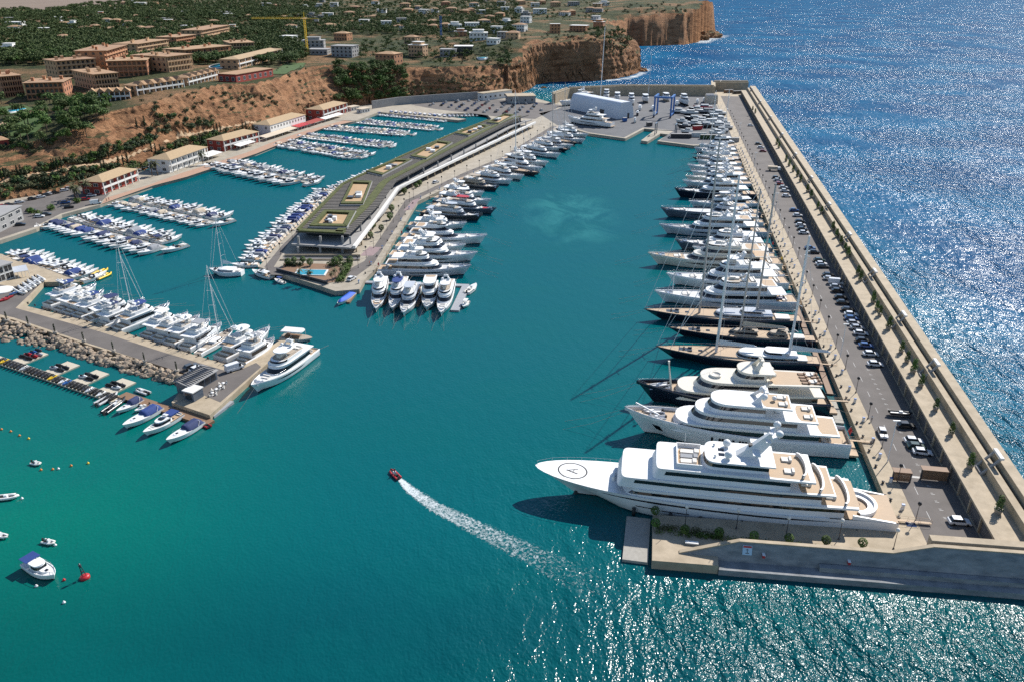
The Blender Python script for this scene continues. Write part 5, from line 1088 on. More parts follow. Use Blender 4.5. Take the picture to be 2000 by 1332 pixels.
# person at the helm of the speedboat
def person(parent_loc, rz, label, shirt, legs, seated=False, z=0.0):
    """a standing or seated figure grown as one skin"""
    h = 1.75; me = bpy.data.meshes.new('person'); v = []; e = []; rad = []
    def add(p, r, link=None):
        v.append(p); rad.append(r)
        if link is not None: e.append((link, len(v) - 1))
        return len(v) - 1
    pel = add((0, 0, .95), .13); ch = add((0, 0, 1.25), .15, pel); sh = add((0, 0, 1.42), .13, ch); nk = add((0, 0, 1.52), .055, sh); hd = add((.02, 0, 1.6), .085, nk); add((.02, 0, 1.72), .075, hd)
    for sg in (1, -1):
        a = add((0, sg * .19, 1.4), .065, sh); a = add((.04, sg * .25, 1.15), .05, a); a = add((.2, sg * .24, 1.0), .038, a); add((.28, sg * .23, .98), .035, a)
        a = add((0, sg * .1, .9), .1, pel); a = add((.03, sg * .11, .5), .07, a); a = add((0, sg * .12, .09), .045, a); add((.16, sg * .13, .04), .04, a)
    me.from_pydata(v, e, []); o = bpy.data.objects.new('person', me); COL.objects.link(o); md = o.modifiers.new('skin', 'SKIN'); sv = me.skin_vertices[0].data
    for i, r in enumerate(rad): sv[i].radius = (r, r)
    sv[0].use_root = True; md2 = o.modifiers.new('sub', 'SUBSURF'); md2.levels = 1; md2.render_levels = 1
    m = bpy.data.materials.new('clothes'); m.use_nodes = True; N = m.node_tree.nodes; Lk = m.node_tree.links; tc = N.new('ShaderNodeTexCoord'); sx = N.new('ShaderNodeSeparateXYZ'); Lk.new(tc.outputs['Object'], sx.inputs[0]); cr = N.new('ShaderNodeValToRGB'); cr.color_ramp.interpolation = 'CONSTANT'
    mr = N.new('ShaderNodeMath'); mr.operation = 'DIVIDE'; mr.inputs[1].default_value = 1.8; Lk.new(sx.outputs[2], mr.inputs[0]); Lk.new(mr.outputs[0], cr.inputs[0]); el = cr.color_ramp.elements
    el[0].color = (*legs, 1); el[1].position = .53; el[1].color = (*shirt, 1); x = el.new(.83); x.color = (.45, .27, .19, 1); x = el.new(.93); x.color = (.05, .03, .02, 1); Lk.new(cr.outputs[0], N['Principled BSDF'].inputs['Base Color']); me.materials.append(m)
    o.location = parent_loc; o.rotation_euler = (0, 0, rz); return tag(o, label, 'person')
person((sp.location.x, sp.location.y, .28), sp.rotation_euler.z, 'person in dark clothes standing at the helm of the red speedboat', (.04, .04, .05), (.05, .05, .06))
# wake: foam sheet trailing behind the speedboat
def foam(name, poly, dens, scale, label=None, z=.03, stretch=(1, 1, 1), coords=None):
    m = bpy.data.materials.new(name); m.use_nodes = True; N = m.node_tree.nodes; Lk = m.node_tree.links; b = N['Principled BSDF']; b.inputs['Base Color'].default_value = (.78, .84, .85, 1); b.inputs['Roughness'].default_value = .8
    tc = N.new('ShaderNodeTexCoord'); g = N.new('ShaderNodeNewGeometry'); n1 = N.new('ShaderNodeTexNoise'); n1.inputs['Scale'].default_value = scale; n1.inputs['Detail'].default_value = 7; n1.inputs['Roughness'].default_value = .7; n1.inputs['Distortion'].default_value = .8; Lk.new(g.outputs['Position'], n1.inputs[0])
    at = N.new('ShaderNodeAttribute'); at.attribute_name = 'cover'; ad = N.new('ShaderNodeMath'); ad.operation = 'ADD'; Lk.new(n1.outputs[0], ad.inputs[0]); Lk.new(at.outputs['Fac'], ad.inputs[1])
    mr = N.new('ShaderNodeMapRange'); mr.inputs[1].default_value = dens; mr.inputs[2].default_value = dens + .24; mr.inputs[4].default_value = .74; Lk.new(ad.outputs[0], mr.inputs[0]); Lk.new(mr.outputs[0], b.inputs['Alpha'])
    mb = MB(); v, f, cv = poly; mb.add(v, f); o = mb.build(name, m); a = o.data.attributes.new('cover', 'FLOAT', 'POINT'); a.data.foreach_set('value', cv); return tag(o, kind='stuff', label=label)
wk = [P2(*q) for q in ((779, 934), (800, 955), (850, 990), (920, 1025), (990, 1060), (1060, 1092), (1130, 1130), (1230, 1185), (1330, 1245))]; ww = [.5, 1.5, 2.4, 3.2, 4.0, 5.0, 6.5, 8, 9]; den_ = [.5, .36, .27, .23, .2, .15, .1, .03, -.14]
v = []; f = []; cv = []; nc = 9
for i, p in enumerate(wk):
    d = (wk[min(i+1, len(wk)-1)] - wk[max(i-1, 0)]).normalized(); n = Vector((-d.y, d.x))
    for k in range(nc): u = k / (nc - 1) * 2 - 1; q = p + n * u * ww[i]; v.append((q.x, q.y, .05)); e_ = abs(u); cv.append(den_[i] + .05 - .34 * e_ ** 2.5 + (.05 if .4 < e_ < .7 else 0))
for i in range(len(wk) - 1):
    for k in range(nc - 1): f.append((i*nc + k, i*nc + k + 1, (i+1)*nc + k + 1, (i+1)*nc + k))
foam('wake_foam', (v, f, cv), .7, 1.5, 'white churned wake trailing behind the red speedboat')
def surf(name, line, wd, label, z=.06):
    v = []; f = []; cv = []; pts = [P2(*q) for q in line]
    for i, p in enumerate(pts):
        d = (pts[min(i+1, len(pts)-1)] - pts[max(i-1, 0)]).normalized(); n = Vector((-d.y, d.x))
        for k in range(7): u = k / 6 * 2 - 1; q = p + n * u * wd; v.append((q.x, q.y, z)); cv.append((.28 - .5 * abs(u) ** 1.5) * (1 if 0 < i < len(pts) - 1 else 0) - (.3 if i in (0, len(pts) - 1) else 0))
    for i in range(len(pts) - 1):
        for k in range(6): f.append((i*7 + k, i*7 + k + 1, (i+1)*7 + k + 1, (i+1)*7 + k))
    foam(name, (v, f, cv), .62, .12, label)
surf('surf_foam', [(1150, 161), (1190, 158), (1225, 154), (1252, 146), (1262, 136), (1270, 129)], 14, 'white surf breaking at the foot of the near headland')
surf('surf_foam', [(1238, 97), (1250, 99), (1262, 98)], 22, 'small patch of surf in the cove between headlands')
surf('surf_foam', [(1352, 88), (1368, 84), (1385, 77), (1410, 70), (1424, 69)], 40, 'white surf around the islet off the far headland')
surf('surf_foam', [(1345, 5), (1352, 12), (1362, 20), (1366, 28)], 110, 'band of surf along the outer cliff of the far headland')
surf('surf_foam', [(1036, 179), (1046, 172), (1060, 176), (1072, 180)], 8, 'foam in the small cove beside the yard wall')
# ------------------------------------------------------------------ moored boats and buoys lower left
c = P2(82, 1118); o = thing('motor_boat', 'white cabin boat with royal blue awning over its stern, moored alone lower left', 'boat', (c.x, c.y, 0), math.atan2(*(lambda a, b: (a.y - b.y, a.x - b.x))(P2(115, 1135, .8), P2(62, 1105, .8)))); L = 9.0
H = Hull(L, 3.4, 1.1, .5, .5, .85, 2.4, .12, .6, .75); H.build(o, M['white'], M['boot']); H.deck(o, M['white_b']); tier(o, -L * .2, L * .12, 1.2, 1.0, 1.2, 1.2, M['white'], M['glass'], .5, 0, .12, H, .3, (.35, .8), over=.08, th=.1)
tier(o, L * .1, L * .32, .9, 1.1, .45, 1.2, M['white'], M['glass'], .3, 0, .1, H, .4, None, roof=False, name='cabin_top'); mb = MB(); mb.prism([(-L * .48, -1.45), (-L * .2, -1.45), (-L * .2, 1.45), (-L * .48, 1.45)], 2.45, 2.52); mb.build('awning', M['blue_cover'], o); rails(o, H, -L * .1, L * .48, .6, 1.5)
mb = MB(); mb.box(L * .2, L * .27, -.25, .25, 1.6, 1.66); mb.build('hatch', M['glass'], o)
rib((35, 968), (-15, 973), 'white moored boat cut by the left edge of the view', 'white_b'); rib((14, 1048), (-14, 1041), 'small white boat at the left edge below the moored one', 'white_b'); rib((78, 906), (62, 902), 'slim white kayak like dinghy among the yellow buoys', 'white_b')
def buoy(px, py, m, r, label, group='small mooring buoys'):
    q = P2(px, py); mb = MB(); mb.lathe([(.01, -r * .7), (r * .7, -r * .4), (r, 0), (r * .75, r * .6), (r * .2, r * .85), (.1, r * 1.2), (.01, r * 1.2)], 10); o = mb.build('buoy', M[m]); o.location = (q.x, q.y, .1); tag(o, label, 'buoy', group)
M['orange'] = mat('orange plastic', (.6, .2, .03), .5, .1)
for i, (x, y, m, l) in enumerate(((56, 857, 'yellow', 'yellow buoy below the cube dock'), (38, 851, 'orange', 'orange buoy below the cube dock, right one'), (21, 843, 'orange', 'orange buoy below the cube dock, middle one'), (3, 839, 'orange', 'orange buoy at the left edge'), (80, 918, 'orange', 'orange buoy under the white kayak'), (103, 917, 'orange', 'orange buoy left of the white one'), (114, 916, 'white', 'white buoy among the orange ones'), (139, 910, 'orange', 'orange buoy right of the white one'), (172, 905, 'yellow', 'yellow buoy farthest right of the line'), (43, 974, 'white', 'white buoy off the bow of the moored boat'), (108, 1065, 'white', 'white buoy by the small inflatable'), (71, 1145, 'white', 'white buoy under the blue awning boat'), (125, 1177, 'white', 'white buoy alone at lower left'), (125, 1133, 'red', 'red float off the bow of the blue awning boat'))): buoy(x, y, m, .32, l)
q = P2(166, 1128); o = thing('channel_buoy', 'red channel buoy with dark lattice top, leaning', 'buoy', (q.x, q.y, 0), .3); o.rotation_euler = (0, -.12, 0)
mb = MB(); mb.lathe([(.3, -.5), (.9, -.3), (.95, .35), (.7, .6), (.01, .65)], 14); mb.build('float', M['red'], o); mb = MB()
for k in range(4): a = k * math.pi / 2; mb.tube([(.45 * math.cos(a), .45 * math.sin(a), .6), (.2 * math.cos(a), .2 * math.sin(a), 2.6)], .06, 5)
mb.lathe([(.3, 1.5), (.3, 1.6), (.01, 1.6)], 8); mb.lathe([(.22, 2.6), (.26, 2.8), (.26, 3.2), (.05, 3.5), (.01, 3.5)], 8); mb.build('lattice', M['dkgrey'], o)
for o in PROTO: hide_tree(o)
# ------------------------------------------------------------------ middle pier building
cb = thing('terrace_building', 'long low building with dark pergola roof and green roof terraces on middle pier', 'building', (-75, 400, 1.8))
INV = Matrix.Translation((75, -400, -1.8))
def cp(name, mb, m, par=None): o = mb.build(name, m, par or cb); o.matrix_parent_inverse = INV if par is None else Matrix(); return o
EL = [Vector(q) for q in ((-66.6, 311), (-60.8, 362), (-59.6, 404), (-30.5, 497), (0, 591), (14, 618))]
WLn = [Vector(q) for q in ((-89.2, 315), (-87.6, 360), (-86, 398), (-62.8, 471), (-38.3, 541), (-16, 596))]
def band(a, b, z0, z1, mb, u0=0.0, u1=1.0, t0=0.0, t1=1.0, n=24):
    """solid between the two long edges; u across, t along"""
    for k in range(n):
        ta, tb_ = lerp(t0, t1, k / n), lerp(t0, t1, (k + 1) / n); A0, B0, A1, B1 = along(a, ta)[0], along(b, ta)[0], along(a, tb_)[0], along(b, tb_)[0]
        q = [A0.lerp(B0, u0), A0.lerp(B0, u1), A1.lerp(B1, u1), A1.lerp(B1, u0)]; v = [(p.x, p.y, z0) for p in q] + [(p.x, p.y, z1) for p in q]
        f = [(4, 5, 6, 7), (0, 4, 7, 3), (1, 2, 6, 5), (3, 2, 1, 0)]
        if k == 0: f.append((0, 1, 5, 4))
        if k == n - 1: f.append((2, 3, 7, 6))
        mb.add(v, f)
M['pergola'] = mat('dark weathered pergola', (.06, .055, .05), .85, .3, scale=.5, coord='World'); M['slat'] = mat('grey brown slats', (.23, .205, .175), .85, .25, scale=1, coord='World')
M['hedge'] = mat('olive green hedge', (.035, .05, .013), .95, scale=.6, col2=(.12, .125, .035), coord='World', bump=.25, bscale=2.2)
M['terrace'] = mat('sand coloured terrace', (.42, .28, .15), .85, .14, scale=.6, coord='World')
mb = MB(); band(WLn, EL, 1.8, 4.4, mb, .1, .82, .012, .985); cp('ground_floor_glass', mb, M['window'])
mb = MB(); band(WLn, EL, 4.4, 5.1, mb, -.03, 1.07, -.012, .995); cp('first_floor_slab', mb, M['grey_wall'])
mb = MB(); band(WLn, EL, 5.1, 8.3, mb, .1, .85, .03, .98); cp('upper_glass', mb, M['window'])
mb = MB(); band(WLn, EL, 8.3, 8.75, mb, 0, 1, .006, .99); cp('roof', mb, M['pergola'])
mb = MB(); nS = 110
for k in range(nS):
    t_ = lerp(.008, .99, k / nS); A, dA = along(WLn, t_); B_, _ = along(EL, t_); d = Vector((0, 1)) * .3
    mb.prism([tuple(A - d), tuple(B_ - d), tuple(B_ + d), tuple(A + d)], 8.76, 8.95, bottom=False)
cp('roof_slats', mb, M['slat'])
mb = MB(); band(WLn, EL, 8.76, 9.5, mb, 0, .06, .01, .98, 40); cp('edge_hedge', mb, M['hedge']); mb = MB(); band(WLn, EL, 8.76, 9.3, mb, .72, .86, .01, .98, 40); cp('edge_hedge', mb, M['hedge']); mb = MB(); band(WLn, EL, 8.76, 9.3, mb, .05, .9, .006, .016, 3); cp('edge_hedge', mb, M['hedge'])
mb = MB(); gl = [Vector(q) for q in ((-63.9, 307), (-61.4, 350), (-59.0, 404.5), (-30.6, 480), (17, 604))]; thick([tuple(p) for p in gl], -.9, .3, 4.6, 5.8, mb); cp('gallery_parapet', mb, M['white_wall'])
mb = MB(); thick([tuple(p) for p in gl], .3, 3.0, 4.35, 4.9, mb); cp('gallery_floor', mb, M['grey_wall'])
for k in range(34):
    p, d = along(gl, (k + .5) / 34); mb = MB(); mb.box(p.x - .3, p.x + .3, p.y - .4, p.y + .4, 1.8, 4.3); cp('column', mb, M['concrete'])
    if k % 2 == 0: n_ = Vector((-d.y, d.x)) * 2.2; mb = MB(); mb.box(p.x + n_.x - .35, p.x + n_.x + .35, p.y + n_.y - .35, p.y + n_.y + .35, 4.9, 8.2); cp('column', mb, M['grey_wall'])
for x in (-87, -78, -69): mb = MB(); mb.box(x - .4, x + .4, 311.5, 312.3, 5.1, 8.3); cp('column', mb, M['grey_wall']); mb = MB(); mb.box(x - .4, x + .4, 309.5, 310.3, 1.8, 4.4); cp('column', mb, M['grey_wall'])
CT = [[(619, 439), (670, 440), (681, 419), (639, 417)], [(672, 396), (707, 396), (721, 360), (690, 359)], [(727, 334), (750, 340), (795, 316), (772, 316)], [(810, 304), (835, 309), (876, 282), (854, 279)], [(897, 260), (917, 264), (950, 249), (935, 246)], [(957, 239), (975, 241), (1000, 227), (985, 226)]]
for i, q in enumerate(CT):
    w4 = [P2(x, y, 9.3) for x, y in q]; c = sum(w4, Vector((0, 0))) / 4; mb = MB(); mb.prism([tuple(p) for p in w4], 8.77, 9.1); cp('terrace_floor', mb, M['terrace'])
    mb = MB(); ou = [p + (p - c).normalized() * 4.2 for p in w4]; ii_ = [p + (p - c).normalized() * .5 for p in w4]
    for k in range(4):
        a, b_, c_, d_ = ou[k], ou[(k+1) % 4], ii_[(k+1) % 4], ii_[k]; mb.prism([tuple(a), tuple(b_), tuple(c_), tuple(d_)], 8.77, 10.0 + .1 * (k % 2))
    cp('terrace_hedge', mb, M['hedge'])
    mb = MB(); ou = [p + (p - c).normalized() * 5.0 for p in w4]; ii_ = [p + (p - c).normalized() * 4.3 for p in w4]
    for k in range(4): mb.prism([tuple(ou[k]), tuple(ou[(k+1) % 4]), tuple(ii_[(k+1) % 4]), tuple(ii_[k])], 8.77, 9.5 + .1 * (k % 2))
    cp('terrace_curb', mb, M['grey_wall'])
    for k in range(9 if i == 0 else 4):
        u, v_ = rnd.uniform(.2, .8), rnd.uniform(.2, .8); p = w4[0].lerp(w4[1], u).lerp(w4[3].lerp(w4[2], u), v_); s_ = .8 if i == 0 else 1.3
        mb = MB(); mb.box(p.x - s_, p.x + s_, p.y - s_ * 1.2, p.y + s_ * 1.2, 9.11, 9.11 + rnd.uniform(.7, 1.6)); cp('roof_unit' if i else 'lounge_furniture', mb, M[['white', 'grey_wall', 'dkgrey'][k % 3]])
sheet('ramp', [(-92, 301.6), (-60.6, 301.2), (-61.2, 306), (-90.5, 306.3)], 1.81, M['yard'])
o = thing('ramp_wall', 'low grey wall edging the dark ramp at the building end', 'wall', (-76, 303, 1.8)); mb = MB(); mb.box(-15.5, 15, 2.3, 2.7, 0, .9); mb.box(-16.2, 15.6, -2.4, -2.0, 0, .5); mb.build('wall', M['concrete'], o)
# pool terrace at the pier end
sheet('pool_terrace', pp([(548, 527), (640, 553), (657, 551), (668, 520), (640, 516), (556, 514)], 1.8), 1.81, M['wood'])
a, b, c_, d_ = [P2(x, y, 2.0) for x, y in ((577, 537), (632, 538), (638, 528), (583, 527))]
o = thing('swimming_pool', 'turquoise swimming pool with pale rim on the pier end terrace', 'pool', (*a, 1.8)); mb = MB(); cc = (a + b + c_ + d_) / 4; mb.prism([tuple(p - a) for p in (a, b, c_, d_)], 0.02, .24); mb.build('water', M['pool'], o)
mb = MB(); ou = [p + (p - cc).normalized() * .7 - a for p in (a, b, c_, d_)]; ii_ = [p - a for p in (a, b, c_, d_)]
for k in range(4): mb.prism([tuple(ou[k]), tuple(ou[(k+1) % 4]), tuple(ii_[(k+1) % 4]), tuple(ii_[k])], .02, .3 + .004 * k)
mb.build('rim', M['white_wall'], o)
o = thing('glass_screen', 'long dark glass screen around the pool terrace edge', 'screen', (*P2(540, 530, 1.8), 1.8)); mb = MB(); p0 = P2(540, 530, 1.8); thick([(0, 0), tuple(P2(640, 556, 1.8) - p0)], -.1, .1, 0, 1.2, mb); mb.build('panel', M['window'], o)

# ------------------------------------------------------------------ generic building: front from p0 to p1, body behind it
WINM = {}
def building(name, label, p0, p1, depth, z0, h, floors, wm, rm, roof='hip', bays=5, group=None, winm='window', ww=1.2, wh=1.5, balcony=None, cat='house', over=.5, rh=1.8, sidewin=True, frame=None, base=1.5, chim=0, setback=None, arcade=None):
    u = (p1 - p0); W = u.length; u /= W; o = thing(name, label, cat, (p0.x, p0.y, z0), math.atan2(u.y, u.x), group)
    mb = MB(); mb.box(0, W, 0, depth, -base, h); mb.build('wall', M[wm], o); fh = h / floors
    if setback:
        sh, si = setback; mb = MB(); mb.box(W * si, W * (1 - si), depth * .3, depth * .95, h, h + sh); mb.build('upper_wall', M[wm], o); mb = MB(); mb.box(W * si - .4, W * (1 - si) + .4, depth * .3 - .8, depth * .95 + .4, h + sh, h + sh + .3); mb.build('upper_roof', M[rm], o)
    key = (round(ww, 1), round(wh, 1), winm)
    if key not in WINM:
        mb = MB(); mb.box(-ww / 2, ww / 2, -.04, .25, 0, wh); me = mb.build('window', M[winm]); WINM[key] = me.data; bpy.data.objects.remove(me)
        mb = MB(); f_ = .12; 
        for a_, b_, c_, d_ in ((-ww/2 - f_, -ww/2, -f_, wh + f_), (ww/2, ww/2 + f_, -f_, wh + f_), (-ww/2, ww/2, -f_, 0), (-ww/2, ww/2, wh, wh + f_), (-.05, .05, 0, wh)): mb.box(a_, b_, -.09, .1, c_, d_)
        me = mb.build('frame', M['white_wall']); WINM[key + ('f',)] = me.data; bpy.data.objects.remove(me)
    def win(x, y, z, rz=0.0):
        w_ = bpy.data.objects.new('window', WINM[key]); COL.objects.link(w_); w_.parent = o; w_.location = (x, y, z); w_.rotation_euler = (0, 0, rz)
        if frame: f_ = bpy.data.objects.new('frame', WINM[key + ('f',)]); COL.objects.link(f_); f_.parent = w_
    n = 0
    for k in range(floors):
        for b in range(bays):
            if n >= 96: break
            win(W * (b + .5) / bays, 0, k * fh + (fh - wh) * .45); n += 1
        if sidewin and n < 96:
            for b in range(max(1, int(depth / 5))): win(W, depth * (b + .5) / max(1, int(depth / 5)), k * fh + (fh - wh) * .45, math.pi / 2); win(0, depth * (b + .5) / max(1, int(depth / 5)), k * fh + (fh - wh) * .45, -math.pi / 2)
        if balcony and k > (0 if balcony != 'all' else -1):
            mb = MB(); mb.box(.3, W - .3, -1.5, 0, k * fh - .2, k * fh); mb.box(.3, W - .3, -1.5, -1.38, k * fh, k * fh + .9); mb.build('balcony', M[wm if balcony in ('all', True) else balcony], o)
    if balcony:
        for b in range(bays + 1): mb = MB(); x = .3 + (W - .6) * b / bays; mb.box(x - .22, x + .22, -1.56, -1.1, 0, h - .1); mb.build('pillar', M[wm if balcony in ('all', True) else balcony], o)
    e = over + (1.5 if balcony else 0)
    if roof in ('hip', 'gable'):
        y0, y1 = -e, depth + over; my = (y0 + y1) / 2; ins = min((y1 - y0) / 2, W * .4) if roof == 'hip' else 0
        v = [(-over, y0, h), (W + over, y0, h), (W + over, y1, h), (-over, y1, h), (-over + ins, my, h + rh), (W + over - ins, my, h + rh)]
        mb = MB(); mb.add(v, [(0, 1, 5, 4), (2, 3, 4, 5), (1, 2, 5), (3, 0, 4), (3, 2, 1, 0)]); rf = mb.build('roof', M[rm], o)
    else:
        mb = MB(); mb.box(-over, W + over, -e, depth + over, h + .002, h + .35); rf = mb.build('roof', M[rm], o)
    for k in range(chim):
        x, y = W * (k + .6) / (chim + .3), depth * (.35 + .3 * (k % 2)); mb = MB(); mb.box(x - .9, x + .9, y - .9, y + .9, h + .35, h + 2.4); mb.box(x - 1.1, x + 1.1, y - 1.1, y + 1.1, h + 2.4, h + 2.65); mb.build('roof_tower', M[wm], rf)
    return o
# quay buildings on the west side
def qb(label, a, b, depth, h, fl, wm, rm, bays, z=1.62, **kw): return building('quay_building', label, P2(*a, z), P2(*b, z), depth, z, h, fl, wm, rm, bays=bays, cat='building', frame=True, group='two storey buildings along the west quay', **kw)
M['red_stucco'] = M['redwall']
qb('dark red two storey quay building with tiled hip roof and white balconies, nearest the camera', (200, 381), (268, 354), 11, 6.6, 2, 'redwall', 'tile_pale', 5, ww=2.4, balcony='white_wall', rh=2.2)
qb('long white quay hall with tiled roof and arcaded ground floor', (332, 338), (404, 311), 13, 7.4, 2, 'white_wall', 'tile_pale', 7, ww=2.2, rh=2.4, balcony='white_wall')
qb('dark red quay building with tiled roof between the two white halls', (436, 297), (504, 278), 12, 7, 2, 'redwall', 'tile_pale', 6, ww=2.2, rh=2.4, balcony='white_wall')
qb('white quay building with tan roof behind the row of pale awnings', (530, 268), (598, 246), 14, 8, 2, 'white_wall', 'tile_pale', 12, ww=1.4, rh=2.4)
qb('far dark red quay building with tiled roof and white veranda', (630, 236), (676, 221), 14, 8, 2, 'redwall', 'tile_pale', 6, ww=2.2, rh=2.4, balcony='white_wall')
building('grey_building', 'modern grey building with flat stepped roofs beside the left parking', P2(-30, 470, 1.62), P2(47, 430, 1.62), 14, 1.62, 6.5, 2, 'grey_wall', 'grey_wall', 'flat', 5, ww=3.2, cat='building', frame=True)
building('glass_building', 'white framed glass fronted building above the left quay, cut by the edge', P2(-40, 566, 1.75), P2(29, 542, 1.75), 8, 1.75, 5.6, 2, 'white_wall', 'grey_wall', 'flat', 4, ww=3.0, wh=2.2, cat='building', frame=True)
def awning(label, a, b, dp, m, z=1.62, h=2.9):
    p, q = P2(*a, z), P2(*b, z); u = q - p; W = u.length; o = thing('awning', label, 'awning', (*p, z), math.atan2(u.y, u.x), 'awnings along the quay restaurants'); mb = MB(); mb.add([(0, 0, h - .5), (W, 0, h - .5), (W, dp, h + .3), (0, dp, h + .3), (0, 0, h - .6), (W, 0, h - .6), (W, dp, h + .2), (0, dp, h + .2)], [(0, 1, 2, 3), (7, 6, 5, 4), (0, 4, 5, 1), (1, 5, 6, 2), (2, 6, 7, 3), (3, 7, 4, 0)]); mb.build('canopy', M[m], o)
    for k in range(5): mb = MB(); mb.tube([(W * k / 4, .2, 0), (W * k / 4, .2, h - .5)], .08, 5); mb.build('post', M['white'], o)
awning('row of cream awnings before the white quay building', (521, 277), (582, 257), 6, 'beige_cover'); awning('bright red awning between the white and far red buildings', (584, 256), (606, 249), 6, 'red'); awning('brown red awning right of the bright red one', (608, 249), (634, 240), 6, 'redwall'); awning('white awning before the far red building', (636, 240), (672, 229), 5, 'white_wall'); awning('white flat awning between the white hall and middle red building', (408, 315), (436, 305), 7, 'white_wall'); awning('white awning before the middle red building', (470, 294), (500, 284), 5, 'white_wall')
awning('blue sunshade on the left quay terrace', (30, 545), (58, 540), 5, 'silver', 1.72)
for i, q in enumerate(((716, 222), (695, 218))): building('kiosk', ['pale kiosk with beige roof at the corner of the small marina', 'small white kiosk beside the beige roofed one'][i], P2(q[0] - 9, q[1], 1.83), P2(q[0] + 7, q[1] - 3, 1.83), 6, 1.83, 3, 1, 'white_wall', 'beige_cover', 'flat', 3, cat='kiosk')
# retaining wall and service block near the far car park
o = thing('retaining_wall', 'long grey retaining wall behind the far car park', 'wall', (*P2(728, 207, 2), 1.8)); p0 = P2(728, 207, 2); mb = MB(); thick([tuple(P2(x, y, 2) - p0) for x, y in ((728, 213), (780, 205), (860, 199), (935, 194))], 0, 1.0, 0, 6.5, mb); mb.build('wall', M['grey_wall'], o)
building('service_block', 'flat pale concrete service block at the end of the retaining wall', P2(944, 197, 2), P2(1000, 190, 2), 8, 1.9, 6, 1, 'white_wall', 'concrete', 'flat', 6, cat='building', ww=2)
building('service_block', 'low grey concrete block with flat roof beside the yard entrance', P2(992, 203, 2), P2(1046, 202, 2), 18, 1.9, 6, 1, 'grey_wall', 'concrete', 'flat', 4, cat='building')
# ------------------------------------------------------------------ boat yard
M['tent'] = mat('white tent membrane', (.62, .65, .7), .5, .05, scale=.1)
a, b = P2(1222, 232, 1.85), P2(1128, 212, 1.85); d = (b - a); L = d.length; o = thing('boat_shed', 'long white round roofed tent shed in the boat yard', 'tent', (*a, 1.85), math.atan2(d.y, d.x)); mb = MB()
rg = [[(x, -8 * math.cos(t_), 12.5 * min(1, math.sin(t_) * 1.25) if 0 < t_ < math.pi else 0) for t_ in [math.pi * k / 14 for k in range(15)]] for x in np.linspace(0, L, 8)]; mb.loft(rg, 0, True, False, (False, False)); mb.build('membrane', M['tent'], o)
mb = MB(); mb.add([(-.02, y, z) for x, y, z in rg[0]], [tuple(range(15))]); mb.add([(L + .02, y, z) for x, y, z in rg[0]], [tuple(reversed(range(15)))]); mb.build('end_wall', M['tent'], o); mb = MB(); mb.box(L * .28, L * .36, 7.9, 8.1, 0, 5); mb.box(-.1, -.03, -3.5, -1.5, 0, 4); mb.build('door', M['dkgrey'], o)
o, H = motor_yacht((1108, 232), (1196, 252), 'white three deck yacht hauled out on the quay edge before the tent shed', zb=5.0, tiers=3, seed=210, B=8, gang=False); o.location.z = 2.4
o, H = motor_yacht((1092, 203), (1165, 200), 'white yacht with mast hauled out behind the tent shed', zb=4.5, tiers=3, seed=211, B=7.5, gang=False); o.location.z = 2.4
q = P2(1172, 199, 2); o = thing('yacht_mast', 'very tall pale mast standing behind the tent shed', 'mast', (*q, 1.9)); mb = MB(); mb.tube([(0, 0, 0), (1.5, 0, 62)], .42, 8, 0, None, .25); mb.build('mast', M['alu'], o); mb = MB()
for z in (18, 34, 48): mb.tube([(z * .025 - .2, -3.2, z), (z * .025 + .2, 3.2, z)], .14, 5)
mb.build('spreader', M['alu'], o)
q = P2(1266, 188, 2); o = thing('yacht_mast', 'thinner dark mast of a yacht ashore near the blue lift', 'mast', (*q, 1.9)); mb = MB(); mb.tube([(0, 0, 0), (.6, 0, 38)], .22, 8, 0, None, .15); mb.build('mast', M['alu'], o)
for i, (x, y) in enumerate(((1185, 198), (1207, 199), (1235, 207), (1263, 203), (1304, 200), (1340, 208))):
    c = P2(x, y, 1.85); st_y = i in (2, 5); Lh = 20 if st_y else 15
    H = Hull(Lh, 5.2, 3.0, 1.4, 1.6, .85, 2.2, .2, 2.0); o = thing('hauled_out_yacht', f'white yacht on stands in the boat yard, {ordn(i)} from the left by the north wall', 'yacht', (c.x, c.y + 6, 3.4), -math.pi / 2 + .06 * (i - 3), 'yachts on stands by the north wall')
    H.build(o, M['white'], M['boot' if i != 4 else 'beige_cover']); H.deck(o, M['white_b']); z = tier(o, -Lh * .35, Lh * .2, 2.3, 2.8, 2.2, 3, M['white'], M['glass'], 1.5, 0, .15, H, .2, aft=2, over=.2)
    if st_y or i == 0: z = tier(o, -Lh * .3, Lh * .05, 2.0, z, 2.0, 2, M['white'], M['glass'], 1.2, 0, .15, None, .2, aft=1.5, over=.2)
    mb = MB()
    for a_ in (-.3, .1, .3): mb.box(a_ * Lh - .2, a_ * Lh + .2, -1.6, 1.6, -1.9, -.6)
    mb.build('stand', M['dkgrey'], o)
M['tentb'] = M['beige_cover']; q = P2(1388, 202, 1.85); o = thing('dome_tent', 'beige and grey covered dome shelter at the yard corner', 'tent', (*q, 1.85)); mb = MB(); rg = [[(x, -5 * math.cos(t_), 8 * math.sin(t_)) for t_ in [math.pi * k / 10 for k in range(11)]] for x in (-5, 0, 5)]; mb.loft(rg, 0, True, False, (True, True)); mb.build('cover', M['beige_cover'], o)
mb = MB(); mb.loft([[(x, -5.04 * math.cos(t_), 8.04 * math.sin(t_)) for t_ in [math.pi * (.3 + .25 * k / 5) for k in range(6)]] for x in (-5.03, 2)], 0, True, False, (False, False)); mb.build('grey_panel', M['grey_cover'], o)
